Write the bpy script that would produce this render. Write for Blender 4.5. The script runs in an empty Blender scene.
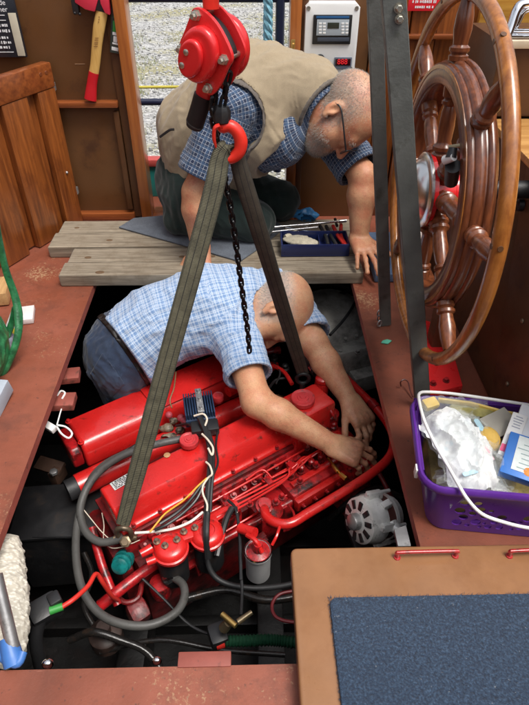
import bpy, bmesh, math, random
import numpy as np
from mathutils import Vector, Matrix, noise as mnoise

random.seed(7)
rng = np.random.default_rng(7)
S = bpy.context.scene
COL = S.collection

# ------------------------------------------------------------------ camera
PITCH, YAW, ROLL, FPX, CAMH = math.radians(39.5), math.radians(1.5), math.radians(0.3), 580.0, 1.2
_f = Vector((math.sin(YAW) * math.cos(PITCH), math.cos(YAW) * math.cos(PITCH), -math.sin(PITCH)))
_r0 = Vector((math.cos(YAW), -math.sin(YAW), 0))
_u0 = _r0.cross(_f)
_r = _r0 * math.cos(ROLL) + _u0 * math.sin(ROLL)
_u = -_r0 * math.sin(ROLL) + _u0 * math.cos(ROLL)
EYE = Vector((0, 0, CAMH))
cam_d = bpy.data.cameras.new("camera")
cam = bpy.data.objects.new("camera", cam_d)
COL.objects.link(cam)
m = Matrix((_r, _u, -_f)).transposed().to_4x4()
m.translation = EYE
cam.matrix_world = m
cam_d.sensor_width = 36
cam_d.lens = FPX / 705 * 36
cam_d.clip_start = 0.02
cam_d.clip_end = 500
S.camera = cam

# ------------------------------------------------------------------ light
SUN_EL, SUN_AZ = math.radians(66), math.radians(128)      # azimuth from +y towards +x
world = bpy.data.worlds.new("World")
S.world = world
world.use_nodes = True
wn = world.node_tree
sky = wn.nodes.new("ShaderNodeTexSky")
sky.sky_type = 'NISHITA'
sky.sun_disc = False
sky.sun_elevation = SUN_EL
sky.sun_rotation = SUN_AZ
sky.dust_density = 4.0
sky.air_density = 1.0
hsv = wn.nodes.new("ShaderNodeHueSaturation")
hsv.inputs["Saturation"].default_value = 0.35               # a white, clouded sky
wn.links.new(sky.outputs[0], hsv.inputs["Color"])
wn.links.new(hsv.outputs[0], wn.nodes["Background"].inputs[0])
wn.nodes["Background"].inputs[1].default_value = 0.15
sd = bpy.data.lights.new("sun", 'SUN')
sd.energy = 2.0
sd.angle = math.radians(26)
sd.color = (1.0, 0.96, 0.9)
sun = bpy.data.objects.new("sun", sd)
COL.objects.link(sun)
sdir = Vector((math.sin(SUN_AZ) * math.cos(SUN_EL), math.cos(SUN_AZ) * math.cos(SUN_EL), math.sin(SUN_EL)))
sun.rotation_euler = sdir.to_track_quat('Z', 'Y').to_euler()
sun.location = sdir * 8
S.view_settings.view_transform = 'Standard'
S.view_settings.look = 'None'
S.view_settings.gamma = 1
S.view_settings.exposure = 0.5
S.cycles.max_bounces = 6


def px(u, v, z=None, Y=None, X=None):
    """A point of the place: the sight line through a spot of the photograph, met with a known height, depth or side plane."""
    d = _r * ((u - 264.5) / FPX) + _u * ((352.5 - v) / FPX) + _f
    t = (z - CAMH) / d.z if z is not None else (Y / d.y if Y is not None else X / d.x)
    return EYE + d * t


# ------------------------------------------------------------------ materials
def _nt(name):
    mt = bpy.data.materials.new(name)
    mt.use_nodes = True
    return mt, mt.node_tree.nodes, mt.node_tree.links, mt.node_tree.nodes["Principled BSDF"]


def _coord(N, L, scale=(1, 1, 1), kind="Object", attr=None):
    mp = N.new("ShaderNodeMapping")
    mp.inputs["Scale"].default_value = scale
    if attr:
        a = N.new("ShaderNodeAttribute")
        a.attribute_name = attr
        L.new(a.outputs["Vector"], mp.inputs[0])
    else:
        tc = N.new("ShaderNodeTexCoord")
        L.new(tc.outputs[kind], mp.inputs[0])
    return mp.outputs[0]


def _noise(N, L, vec, scale, detail=5, rough=0.6):
    n = N.new("ShaderNodeTexNoise")
    n.inputs["Scale"].default_value = scale
    n.inputs["Detail"].default_value = detail
    n.inputs["Roughness"].default_value = rough
    L.new(vec, n.inputs["Vector"])
    return n.outputs["Fac"]


def _ramp(N, L, fac, stops):
    r = N.new("ShaderNodeValToRGB")
    e = r.color_ramp.elements
    while len(e) < len(stops):
        e.new(0.5)
    for q, (p, c) in zip(e, stops):
        q.position = p
        q.color = (*c, 1) if len(c) == 3 else c
    L.new(fac, r.inputs[0])
    return r.outputs[0]


def _mix(N, L, fac, a, b, mode='MIX'):
    mx = N.new("ShaderNodeMix")
    mx.data_type = 'RGBA'
    mx.blend_type = mode
    for sock, val in ((0, fac), (6, a), (7, b)):
        if isinstance(val, (int, float)):
            mx.inputs[sock].default_value = val
        elif isinstance(val, tuple):
            mx.inputs[sock].default_value = (*val, 1)
        else:
            L.new(val, mx.inputs[sock])
    return mx.outputs[2]


def _math(N, L, op, a, b=None):
    n = N.new("ShaderNodeMath")
    n.operation = op
    for i, val in enumerate((a, b)):
        if val is None:
            continue
        if isinstance(val, (int, float)):
            n.inputs[i].default_value = val
        else:
            L.new(val, n.inputs[i])
    return n.outputs[0]


def _bump(N, L, P, h, strength, dist=0.002):
    b = N.new("ShaderNodeBump")
    b.inputs["Strength"].default_value = strength
    b.inputs["Distance"].default_value = dist
    L.new(h, b.inputs["Height"])
    L.new(b.outputs[0], P.inputs["Normal"])


def M(name, col, rough=0.5, metal=0.0, var=0.2, scale=6, dirt=None, dscale=14, damt=(0.55, 0.7), bump=0.15, bscale=90, coat=0.0, rvar=0.12, bdist=0.002):
    """Painted, moulded or cast surface: base colour with uneven tone, optional dirt of another colour, fine relief and uneven gloss."""
    mt, N, L, P = _nt(name)
    v = _coord(N, L)
    n1 = _noise(N, L, v, scale)
    dark = tuple(c * (1 - var) for c in col)
    lite = tuple(min(1, c * (1 + var)) for c in col)
    c = _ramp(N, L, n1, [(0.3, dark), (0.7, lite)])
    if dirt:
        n2 = _noise(N, L, v, dscale, 8, 0.7)
        f = _ramp(N, L, n2, [(damt[0], (0, 0, 0)), (damt[1], (1, 1, 1))])
        c = _mix(N, L, f, c, dirt)
    L.new(c, P.inputs["Base Color"])
    n3 = _noise(N, L, v, scale * 2.3, 6)
    rr = _ramp(N, L, n3, [(0.3, (max(0.03, rough - rvar),) * 3), (0.7, (min(1, rough + rvar),) * 3)])
    L.new(rr, P.inputs["Roughness"])
    P.inputs["Metallic"].default_value = metal
    P.inputs["Coat Weight"].default_value = coat
    P.inputs["Coat Roughness"].default_value = 0.12
    if bump:
        _bump(N, L, P, _noise(N, L, v, bscale, 4), bump, bdist)
    return mt


def WOOD(name, dark, lite, axis=0, fine=60, rough=0.45, coat=0.0, stain=None, bump=0.25, stretch=14):
    mt, N, L, P = _nt(name)
    sc = [fine, fine, fine]
    sc[axis] = fine / stretch
    v = _coord(N, L, tuple(sc))
    n1 = _noise(N, L, v, 1.0, 6, 0.65)
    v2 = _coord(N, L, tuple(s * 0.22 for s in sc))
    n2 = _noise(N, L, v2, 1.0, 3, 0.5)
    wv = N.new("ShaderNodeMath")
    wv.operation = 'SINE'
    L.new(_math(N, L, 'MULTIPLY', n2, 38.0), wv.inputs[0])
    g = _math(N, L, 'ADD', _math(N, L, 'MULTIPLY', wv.outputs[0], 0.06), n1)
    c = _ramp(N, L, g, [(0.28, dark), (0.5, tuple((a + b) / 2 for a, b in zip(dark, lite))), (0.72, lite)])
    if stain:
        v3 = _coord(N, L)
        f = _ramp(N, L, _noise(N, L, v3, 9, 7, 0.7), [(0.5, (0, 0, 0)), (0.72, (0.8,) * 3)])
        c = _mix(N, L, f, c, stain)
    L.new(c, P.inputs["Base Color"])
    P.inputs["Roughness"].default_value = rough
    P.inputs["Coat Weight"].default_value = coat
    P.inputs["Coat Roughness"].default_value = 0.15
    _bump(N, L, P, g, bump, 0.0015)
    return mt


def PLAID(name, base, lines, thread=900, rough=0.85):
    """Woven check: lines = (pitch, width, offset, colour, strength) laid both along and across the cloth's own coordinates."""
    mt, N, L, P = _nt(name)
    v = _coord(N, L, attr="cloth")
    sp = N.new("ShaderNodeSeparateXYZ")
    L.new(v, sp.inputs[0])
    wob = _noise(N, L, _coord(N, L), 5, 2)
    c = _ramp(N, L, wob, [(0.3, tuple(x * 0.88 for x in base)), (0.7, tuple(min(1, x * 1.1) for x in base))])
    for pitch, w, off, colr, st in lines:
        for ax in (0, 1):
            t = _math(N, L, 'FRACT', _math(N, L, 'ADD', _math(N, L, 'DIVIDE', sp.outputs[ax], pitch), 40 + off))
            fm = _math(N, L, 'MULTIPLY', _math(N, L, 'LESS_THAN', t, w), st)
            c = _mix(N, L, fm, c, colr)
    L.new(c, P.inputs["Base Color"])
    P.inputs["Roughness"].default_value = rough
    P.inputs["Sheen Weight"].default_value = 0.15
    n = _noise(N, L, _coord(N, L), 70, 5)
    _bump(N, L, P, n, 0.35, 0.003)
    return mt


def CLOTH(name, col, var=0.25, scale=20, rough=0.9, weave=500, bump=0.4, worn=None):
    mt, N, L, P = _nt(name)
    v = _coord(N, L)
    c = _ramp(N, L, _noise(N, L, v, scale, 6, 0.65), [(0.3, tuple(x * (1 - var) for x in col)), (0.7, tuple(x * (1 + var) for x in col))])
    sp = _ramp(N, L, _noise(N, L, v, weave, 2), [(0.35, (0.75,) * 3), (0.65, (1.2,) * 3)])
    c = _mix(N, L, 1.0, c, sp, 'MULTIPLY')
    if worn:
        f = _ramp(N, L, _noise(N, L, v, 7, 4), [(0.5, (0, 0, 0)), (0.75, (0.7,) * 3)])
        c = _mix(N, L, f, c, worn)
    L.new(c, P.inputs["Base Color"])
    P.inputs["Roughness"].default_value = rough
    P.inputs["Sheen Weight"].default_value = 0.2
    _bump(N, L, P, _noise(N, L, v, weave * 0.5, 5), bump, 0.0012)
    return mt


def SKIN(name, col, red, hair):
    mt, N, L, P = _nt(name)
    v = _coord(N, L)
    c = _ramp(N, L, _noise(N, L, v, 20, 6, .7), [(0.36, red), (0.60, col)])
    c = _mix(N, L, _ramp(N, L, _noise(N, L, v, 75, 3, .5), [(.66, (0, 0, 0)), (.74, (.35,) * 3)]), c, tuple(q * .5 for q in red))
    sp = _ramp(N, L, _noise(N, L, v, 260, 3), [(0.3, (0.8,) * 3), (0.6, (1.08,) * 3)])
    c = _mix(N, L, 0.6, c, sp, 'MULTIPLY')
    a = N.new("ShaderNodeAttribute")
    a.attribute_name = "hair"
    nz = _noise(N, L, v, 420, 3, 0.8)
    f = _math(N, L, 'MULTIPLY', a.outputs["Fac"], _math(N, L, 'ADD', _math(N, L, 'MULTIPLY', nz, 0.9), 0.35))
    f.node.use_clamp = True
    c = _mix(N, L, f, c, hair)
    L.new(c, P.inputs["Base Color"])
    P.inputs["Roughness"].default_value = 0.5
    P.inputs["Subsurface Weight"].default_value = 0.12
    P.inputs["Subsurface Radius"].default_value = (0.008, 0.003, 0.0015)
    P.inputs["Subsurface Scale"].default_value = 1.0
    g = N.new("ShaderNodeAttribute")
    g.attribute_name = "grime"
    gn = _ramp(N, L, _noise(N, L, v, 60, 6, 0.7), [(.35, (0.25,) * 3), (.65, (1, 1, 1))])
    gf = _math(N, L, 'MULTIPLY', g.outputs["Fac"], gn)
    c2 = _mix(N, L, gf, c, (0.09, 0.05, 0.035))
    L.new(c2, P.inputs["Base Color"])
    hgt = _math(N, L, 'ADD', _math(N, L, 'MULTIPLY', _noise(N, L, v, 48, 5, .7), 1.3), _noise(N, L, v, 190, 6))
    _bump(N, L, P, hgt, 0.45, 0.0014)
    return mt


def PLAIN(name, col, rough=0.5, metal=0.0, trans=0.0, alpha=1.0, emit=0.0):
    mt, N, L, P = _nt(name)
    P.inputs["Base Color"].default_value = (*col, 1)
    P.inputs["Roughness"].default_value = rough
    P.inputs["Metallic"].default_value = metal
    P.inputs["Transmission Weight"].default_value = trans
    P.inputs["Alpha"].default_value = alpha
    if emit:
        P.inputs["Emission Color"].default_value = (*col, 1)
        P.inputs["Emission Strength"].default_value = emit
    return mt


def DECKPAINT(name):
    """Worn red oxide deck paint with sawdust, scuffs and brown blotches."""
    mt, N, L, P = _nt(name)
    v = _coord(N, L)
    c = _ramp(N, L, _noise(N, L, v, 3.5, 6), [(0.25, (0.12, 0.036, 0.020)), (0.5, (0.225, 0.063, 0.034)), (0.62, (0.265, 0.076, 0.043)), (0.8, (0.33, 0.105, 0.066))])
    f = _ramp(N, L, _noise(N, L, v, 11, 8, 0.75), [(0.52, (0, 0, 0)), (0.72, (0.8,) * 3)])
    c = _mix(N, L, f, c, (0.12, 0.04, 0.024))
    vs_ = _coord(N, L, (1.0, 7.0, 1.0))
    scf = _ramp(N, L, _noise(N, L, vs_, 16, 8, 0.8), [(0.63, (0, 0, 0)), (0.70, (0.55,) * 3)])
    c = _mix(N, L, scf, c, (0.40, 0.17, 0.12))
    drk = _ramp(N, L, _noise(N, L, v, 60, 3, 0.6), [(0.66, (0, 0, 0)), (0.72, (0.7,) * 3)])
    c = _mix(N, L, drk, c, (0.07, 0.03, 0.022))
    big = _noise(N, L, v, 2.6, 2)
    chips = _noise(N, L, _coord(N, L, (1, 1, 1)), 120, 4, 0.7)
    g = _math(N, L, 'ADD', _math(N, L, 'MULTIPLY', big, 0.75), _math(N, L, 'MULTIPLY', chips, 0.5))
    f2 = _ramp(N, L, g, [(0.76, (0, 0, 0)), (0.82, (0.7,) * 3)])
    c = _mix(N, L, f2, c, (0.42, 0.27, 0.15))
    L.new(c, P.inputs["Base Color"])
    L.new(_ramp(N, L, _noise(N, L, v, 8, 5), [(0.3, (0.35,) * 3), (0.7, (0.65,) * 3)]), P.inputs["Roughness"])
    _bump(N, L, P, _noise(N, L, v, 140, 6, 0.7), 0.35, 0.002)
    return mt


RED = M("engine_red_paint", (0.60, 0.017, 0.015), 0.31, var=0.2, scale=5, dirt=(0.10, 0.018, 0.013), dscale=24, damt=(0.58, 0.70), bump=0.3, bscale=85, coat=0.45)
REDROUGH = M("cast_red_paint", (0.42, 0.011, 0.014), 0.34, var=0.35, scale=14, dirt=(0.03, 0.009, 0.008), dscale=20, damt=(0.46, 0.62), bump=0.5, bscale=80, coat=0.2)  # grime, and the red itself darkened for shade on the engine's sides
REDDARK = M("grimy_shaded_red_casting", (0.17, 0.007, 0.008), 0.42, var=0.4, scale=16, dirt=(0.02, 0.008, 0.007), dscale=18, damt=(0.45, 0.65), bump=0.6, bscale=70)  # grime plus the shade of the lower engine, both put into the colour
HOISTRED = M("hoist_red_enamel", (0.72, 0.02, 0.022), 0.3, var=0.08, scale=9, dirt=(0.22, 0.03, 0.02), dscale=40, damt=(0.66, 0.75), bump=0.08, coat=0.4)
ORANGERED = M("hook_orange_red", (0.8, 0.035, 0.02), 0.35, var=0.1, dirt=(0.2, 0.04, 0.03), dscale=60, damt=(0.64, 0.72))
DECK = DECKPAINT("red_deck_paint")
DECKEDGE = M("deck_edge_paint", (0.28, 0.07, 0.05), 0.6, var=0.3, dirt=(0.06, 0.03, 0.02), dscale=30)
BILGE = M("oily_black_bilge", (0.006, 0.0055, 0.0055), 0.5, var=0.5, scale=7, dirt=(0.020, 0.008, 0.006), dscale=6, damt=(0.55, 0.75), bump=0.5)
BLACKSTEEL = M("black_painted_steel", (0.009, 0.009, 0.010), 0.5, var=0.3, dirt=(0.025, 0.016, 0.011), bump=0.3)
RUSTY = M("rusty_steel", (0.05, 0.022, 0.011), 0.7, var=0.4, dirt=(0.02, 0.015, 0.012), bump=0.5)
BROWN = M("brown_bulkhead_paint", (0.13, 0.055, 0.018), 0.42, var=0.16, scale=3, dirt=(0.075, 0.03, 0.012), dscale=5, bump=0.12, bscale=120)
BROWN2 = M("brown_cabinet_paint", (0.10, 0.042, 0.016), 0.4, var=0.25, scale=3, dirt=(0.05, 0.02, 0.008), dscale=6, bump=0.15, bscale=100)
JAMB = WOOD("varnished_jamb", (0.26, 0.07, 0.018), (0.45, 0.15, 0.035), axis=2, rough=0.3, coat=0.5, bump=0.1)
MAHOG_Z = WOOD("varnished_mahogany_upright", (0.115, 0.030, 0.008), (0.33, 0.098, 0.021), axis=2, rough=0.33, coat=0.35, stain=(0.09, 0.022, 0.008), bump=0.12)
MAHOG_X = WOOD("varnished_mahogany_rail", (0.13, 0.030, 0.009), (0.32, 0.09, 0.022), axis=0, rough=0.33, coat=0.35, bump=0.12)
WHEELWOOD = WOOD("dark_varnished_wheel_wood", (0.080, 0.021, 0.009), (0.23, 0.068, 0.023), axis=2, rough=0.32, coat=0.5, stain=(0.05, 0.014, 0.008), bump=0.1, fine=80)
SPOKEWOOD = WOOD("turned_spoke_wood", (0.10, 0.026, 0.010), (0.27, 0.085, 0.030), axis=2, rough=0.32, coat=0.5, bump=0.1, fine=80)
RINGWOOD = WOOD("honey_varnished_ring", (0.23, 0.070, 0.014), (0.50, 0.19, 0.038), axis=2, rough=0.28, coat=0.6, stain=(0.16, 0.045, 0.012), bump=0.15, fine=70)
TIMBER = WOOD("weathered_pine", (0.135, 0.108, 0.076), (0.34, 0.285, 0.21), axis=0, fine=95, rough=0.85, stain=(0.14, 0.10, 0.062), bump=0.6, stretch=16)
TIMBEREND = WOOD("weathered_pine_end", (0.22, 0.20, 0.17), (0.36, 0.33, 0.28), axis=1, fine=80, rough=0.9)
TANPAINT = M("tan_hatch_paint", (0.27, 0.128, 0.056), 0.36, var=0.2, scale=5, dirt=(0.21, 0.09, 0.034), dscale=6, damt=(0.5, 0.75), bump=0.12, bscale=140, coat=0.25)
MATGREY = CLOTH("grey_blue_matting", (0.095, 0.11, 0.135), weave=300)
GALV = M("bare_grey_metal", (0.42, 0.42, 0.42), 0.4, metal=0.8, var=0.25, dirt=(0.12, 0.11, 0.10), bump=0.2)
CHROME = PLAIN("chrome", (0.82, 0.82, 0.83), 0.08, 1.0)
STEEL = M("bright_tool_steel", (0.62, 0.62, 0.63), 0.22, metal=1.0, var=0.12)
ZINC = M("zinc_bolt", (0.55, 0.53, 0.45), 0.35, metal=0.9, var=0.2)
BRASS = M("worn_brass", (0.55, 0.36, 0.12), 0.35, metal=0.9, var=0.25)
ALU = M("cast_aluminium", (0.82, 0.82, 0.78), 0.5, metal=0.35, var=0.22, scale=16, dirt=(0.13, 0.12, 0.11), dscale=30, damt=(0.55, 0.7), bump=0.4)
COPPER = M("copper_winding", (0.16, 0.06, 0.05), 0.5, metal=0.4)
BLACKRUB = M("black_rubber", (0.014, 0.014, 0.015), 0.55, var=0.3, bump=0.2)
GREYHOSE = M("grey_rubber_hose", (0.075, 0.073, 0.068), 0.5, var=0.2, dirt=(0.035, 0.033, 0.03), dscale=25, bump=0.25, bscale=200)
BLACKPL = M("black_plastic", (0.015, 0.015, 0.016), 0.4, var=0.2)
CHAIN = M("black_chain_steel", (0.02, 0.02, 0.022), 0.32, metal=0.6, var=0.3)
WHITEPL = M("white_plastic", (0.78, 0.78, 0.76), 0.4, var=0.05)
CREAMWIRE = PLAIN("cream_wire", (0.72, 0.62, 0.5), 0.45)
YELLOWIRE = PLAIN("yellow_wire", (0.75, 0.36, 0.03), 0.45)
REDWIRE = PLAIN("red_wire", (0.6, 0.03, 0.02), 0.45)
GREENPL = PLAIN("green_plastic", (0.04, 0.28, 0.05), 0.45)
BLUEPL = M("blue_plastic", (0.05, 0.16, 0.45), 0.42, var=0.1)
NAVY = M("navy_paint", (0.012, 0.016, 0.045), 0.4, var=0.2)
GANTRY = M("grimy_dark_grey_steel", (0.105, 0.110, 0.100), 0.55, var=0.25, scale=10, dirt=(0.05, 0.052, 0.042), dscale=16, bump=0.35, bscale=120)
PURPLE = M("purple_plastic", (0.095, 0.022, 0.24), 0.36, var=0.08, coat=0.15, bump=0.06)
GREYMACH = M("grey_machinery_paint", (0.30, 0.29, 0.26), 0.55, var=0.25, dirt=(0.04, 0.036, 0.03), dscale=8, damt=(0.45, 0.7), bump=0.3)
TEAL = M("teal_paint", (0.02, 0.22, 0.2), 0.4)


# ------------------------------------------------------------------ builders
WL = {}


def basis(z, up=(0, 0, 1)):
    z = Vector(z).normalized()
    up = Vector(up)
    if abs(z.dot(up)) > 0.98 * up.length:
        up = Vector((1, 0, 0)) if abs(z.x) < 0.9 else Vector((0, 1, 0))
    x = up.cross(z).normalized()
    return x, z.cross(x).normalized(), z


def spline(pts, n=8, closed=False):
    P = [Vector(p) for p in pts]
    out = []
    k = len(P)
    rngk = range(k if closed else k - 1)
    for i in rngk:
        p0 = P[(i - 1) % k] if closed or i > 0 else P[0] * 2 - P[1]
        p1, p2 = P[i], P[(i + 1) % k]
        p3 = P[(i + 2) % k] if closed or i + 2 < k else P[-1] * 2 - P[-2]
        for j in range(n):
            t = j / n
            out.append(0.5 * ((2 * p1) + (p2 - p0) * t + (2 * p0 - 5 * p1 + 4 * p2 - p3) * t * t + (3 * p1 - p0 - 3 * p2 + p3) * t ** 3))
    if not closed:
        out.append(P[-1])
    return out


class MB:
    def __init__(self):
        self.v, self.f, self.m, self.c, self.mi = [], [], [], {}, 0

    def raw(self, vs, fs):
        o = len(self.v)
        self.v += [tuple(v) for v in vs]
        for f in fs:
            self.f.append(tuple(i + o for i in f))
            self.m.append(self.mi)
        return self

    def bm(self, b, mat=None):
        b.verts.index_update()
        vs = [(mat @ v.co if mat else v.co.copy()) for v in b.verts]
        self.raw(vs, [[v.index for v in f.verts] for f in b.faces])
        b.free()
        return self

    def box(self, c, size, ax=None, bev=0.0, seg=2):
        b = bmesh.new()
        bmesh.ops.create_cube(b, size=1)
        for v in b.verts:
            v.co = Vector((v.co.x * size[0], v.co.y * size[1], v.co.z * size[2]))
        if bev:
            bmesh.ops.bevel(b, geom=b.edges[:], offset=min(bev, min(size) * 0.45), segments=seg, affect='EDGES', profile=0.6)
        if ax is None:
            ax = (Vector((1, 0, 0)), Vector((0, 1, 0)), Vector((0, 0, 1)))
        mt = Matrix(ax).transposed().to_4x4()
        mt.translation = Vector(c)
        return self.bm(b, mt)

    def prism(self, pts, o, ax, depth, bev=0.0, seg=2):
        """Outline in the plane (ax[0], ax[1]) at o, thickness along ax[2] from 0 to depth."""
        b = bmesh.new()
        vs = [b.verts.new((p[0], p[1], 0)) for p in pts]
        f = b.faces.new(vs)
        b.normal_update()
        if f.normal.z > 0:
            f.normal_flip()
        r = bmesh.ops.extrude_face_region(b, geom=[f])
        for e in r['geom']:
            if isinstance(e, bmesh.types.BMVert):
                e.co.z += depth
        bmesh.ops.recalc_face_normals(b, faces=b.faces[:])
        if bev:
            sharp = [e for e in b.edges if e.calc_face_angle(0) > 0.9]
            bmesh.ops.bevel(b, geom=sharp, offset=bev, segments=seg, affect='EDGES', profile=0.6)
        mt = Matrix([Vector(a) for a in ax]).transposed().to_4x4()
        mt.translation = Vector(o)
        return self.bm(b, mt)

    def tube(self, pts, r, n=8, closed=False, sm=0, caps=True, flat=1.0, ref=None):
        P = spline(pts, sm, closed) if sm else [Vector(p) for p in pts]
        k = len(P)
        if isinstance(r, (list, tuple)):
            src = r
            rs = []
            for i in range(k):
                t = i / (k - 1) * (len(src) - 1)
                a = min(int(t), len(src) - 2)
                rs.append(src[a] + (src[a + 1] - src[a]) * (t - a))
        else:
            rs = [r] * k
        prev = None
        vs, fs = [], []
        for i in range(k):
            a = P[(i - 1) % k] if closed or i > 0 else P[i]
            c = P[(i + 1) % k] if closed or i < k - 1 else P[i]
            t = (c - a)
            t = t.normalized() if t.length > 1e-9 else Vector((0, 0, 1))
            if ref is not None:
                x = Vector(ref) - t * Vector(ref).dot(t)
                x.normalize()
            elif prev is None:
                x = basis(t)[0]
            else:
                x = (prev - t * prev.dot(t)).normalized()
            prev = x
            y = t.cross(x)
            for j in range(n):
                th = 2 * math.pi * j / n
                vs.append(P[i] + x * (math.cos(th) * rs[i]) + y * (math.sin(th) * rs[i] * flat))
        for i in range(k if closed else k - 1):
            q = (i + 1) % k
            for j in range(n):
                w = (j + 1) % n
                fs.append((i * n + j, i * n + w, q * n + w, q * n + j))
        if caps and not closed:
            fs.append(tuple(range(n - 1, -1, -1)))
            fs.append(tuple((k - 1) * n + j for j in range(n)))
        return self.raw(vs, fs)

    def lathe(self, o, axis, prof, n=24, caps=True):
        """prof: (height along axis, radius)."""
        x, y, z = basis(axis)
        o = Vector(o)
        vs, fs = [], []
        for h, r in prof:
            for j in range(n):
                th = 2 * math.pi * j / n
                vs.append(o + z * h + (x * math.cos(th) + y * math.sin(th)) * max(r, 1e-5))
        for i in range(len(prof) - 1):
            for j in range(n):
                w = (j + 1) % n
                fs.append((i * n + j, i * n + w, (i + 1) * n + w, (i + 1) * n + j))
        if caps:
            fs.append(tuple(range(n - 1, -1, -1)))
            fs.append(tuple((len(prof) - 1) * n + j for j in range(n)))
        return self.raw(vs, fs)

    def ring(self, o, axis, prof, n=64):
        """A closed ring: prof is a closed outline of (along axis, radius)."""
        x, y, z = basis(axis)
        o = Vector(o)
        k = len(prof)
        vs, fs = [], []
        for j in range(n):
            th = 2 * math.pi * j / n
            for h, r in prof:
                vs.append(o + z * h + (x * math.cos(th) + y * math.sin(th)) * r)
        for j in range(n):
            w = (j + 1) % n
            for i in range(k):
                q = (i + 1) % k
                fs.append((j * k + i, w * k + i, w * k + q, j * k + q))
        return self.raw(vs, fs)

    def ball(self, c, r, ax=None, nu=14, nv=9):
        rr = (r, r, r) if isinstance(r, (int, float)) else r
        ax = ax or (Vector((1, 0, 0)), Vector((0, 1, 0)), Vector((0, 0, 1)))
        c = Vector(c)
        vs = [c + ax[2] * rr[2]]
        for i in range(1, nv):
            p = math.pi * i / nv
            for j in range(nu):
                t = 2 * math.pi * j / nu
                vs.append(c + ax[0] * (rr[0] * math.sin(p) * math.cos(t)) + ax[1] * (rr[1] * math.sin(p) * math.sin(t)) + ax[2] * (rr[2] * math.cos(p)))
        vs.append(c - ax[2] * rr[2])
        fs = []
        for j in range(nu):
            w = (j + 1) % nu
            fs.append((0, 1 + j, 1 + w))
            b = 1 + (nv - 2) * nu
            fs.append((len(vs) - 1, b + w, b + j))
            for i in range(nv - 2):
                a = 1 + i * nu
                fs.append((a + j, a + nu + j, a + nu + w, a + w))
        return self.raw(vs, fs)

    def ribbon(self, pts, wd, width, th, sm=0, nw=6, crown=0.0):
        """A flat strap: path, width direction(s), width(s), thickness; stores cloth coordinates."""
        P = spline(pts, sm) if sm else [Vector(p) for p in pts]
        k = len(P)
        wl = wd if isinstance(wd, list) else [wd, wd]
        ws = width if isinstance(width, list) else [width, width]
        s = 0.0
        rows = []
        base = len(self.v)
        for i in range(k):
            t = i / (k - 1)
            q = t * (len(wl) - 1)
            a = min(int(q), len(wl) - 2)
            w = Vector(wl[a]).lerp(Vector(wl[a + 1]), q - a)
            q2 = t * (len(ws) - 1)
            a2 = min(int(q2), len(ws) - 2)
            ww = ws[a2] + (ws[a2 + 1] - ws[a2]) * (q2 - a2)
            tan = (P[min(i + 1, k - 1)] - P[max(i - 1, 0)]).normalized()
            w = (w - tan * w.dot(tan)).normalized()
            nr = tan.cross(w)
            if i:
                s += (P[i] - P[i - 1]).length
            row = []
            for side in (1, -1):
                for j in range(nw + 1):
                    f = (j / nw - 0.5) * side
                    row.append(P[i] + w * (f * ww) + nr * (side * th * 0.5 * (1 - 0.5 * abs(2 * f) ** 6) + crown * (1 - 4 * f * f)))
                    self.c[base + len(rows) * 2 * (nw + 1) + len(row) - 1] = (f, s, side)
            rows.append(row)
        n = 2 * (nw + 1)
        vs = [p for r in rows for p in r]
        fs = []
        for i in range(k - 1):
            for j in range(n):
                w2 = (j + 1) % n
                fs.append((i * n + j, i * n + w2, (i + 1) * n + w2, (i + 1) * n + j))
        fs.append(tuple(range(n - 1, -1, -1)))
        fs.append(tuple((k - 1) * n + j for j in range(n)))
        return self.raw(vs, fs)

    def build(self, name, mat, parent=None, label=None, cat=None, group=None, kind=None, angle=38, flip=True):
        v = np.array([tuple(p) for p in self.v], dtype=np.float64)
        if parent is None:
            base = np.array([(v[:, 0].min() + v[:, 0].max()) / 2, (v[:, 1].min() + v[:, 1].max()) / 2, v[:, 2].min()])
        else:
            base = (v.min(0) + v.max(0)) / 2
        me = bpy.data.meshes.new(name)
        me.from_pydata((v - base).tolist(), [], self.f)
        mats = mat if isinstance(mat, (list, tuple)) else [mat]
        for q in mats:
            me.materials.append(q)
        if len(mats) > 1:
            me.polygons.foreach_set("material_index", self.m)
        me.polygons.foreach_set("use_smooth", [True] * len(self.f))
        if flip:
            b = bmesh.new()
            b.from_mesh(me)
            bmesh.ops.recalc_face_normals(b, faces=b.faces[:])
            b.to_mesh(me)
            b.free()
        me.set_sharp_from_angle(angle=math.radians(angle))
        if self.c:
            at = me.attributes.new("cloth", 'FLOAT_VECTOR', 'POINT')
            arr = np.zeros((len(v), 3), np.float32)
            for i, q in self.c.items():
                arr[i] = q
            at.data.foreach_set("vector", arr.ravel())
        return link(name, me, Vector(base), parent, label, cat, group, kind)


def link(name, data, base, parent=None, label=None, cat=None, group=None, kind=None):
    o = bpy.data.objects.new(name, data)
    COL.objects.link(o)
    o.location = base - (WL[parent] if parent else Vector((0, 0, 0)))
    if parent:
        o.parent = parent
    WL[o] = Vector(base)
    for k, val in (("label", label), ("category", cat), ("group", group), ("kind", kind)):
        if val:
            o[k] = val
    return o


def thing(name, label, cat, loc, group=None):
    return link(name, None, Vector(loc), None, label, cat, group)


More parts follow.
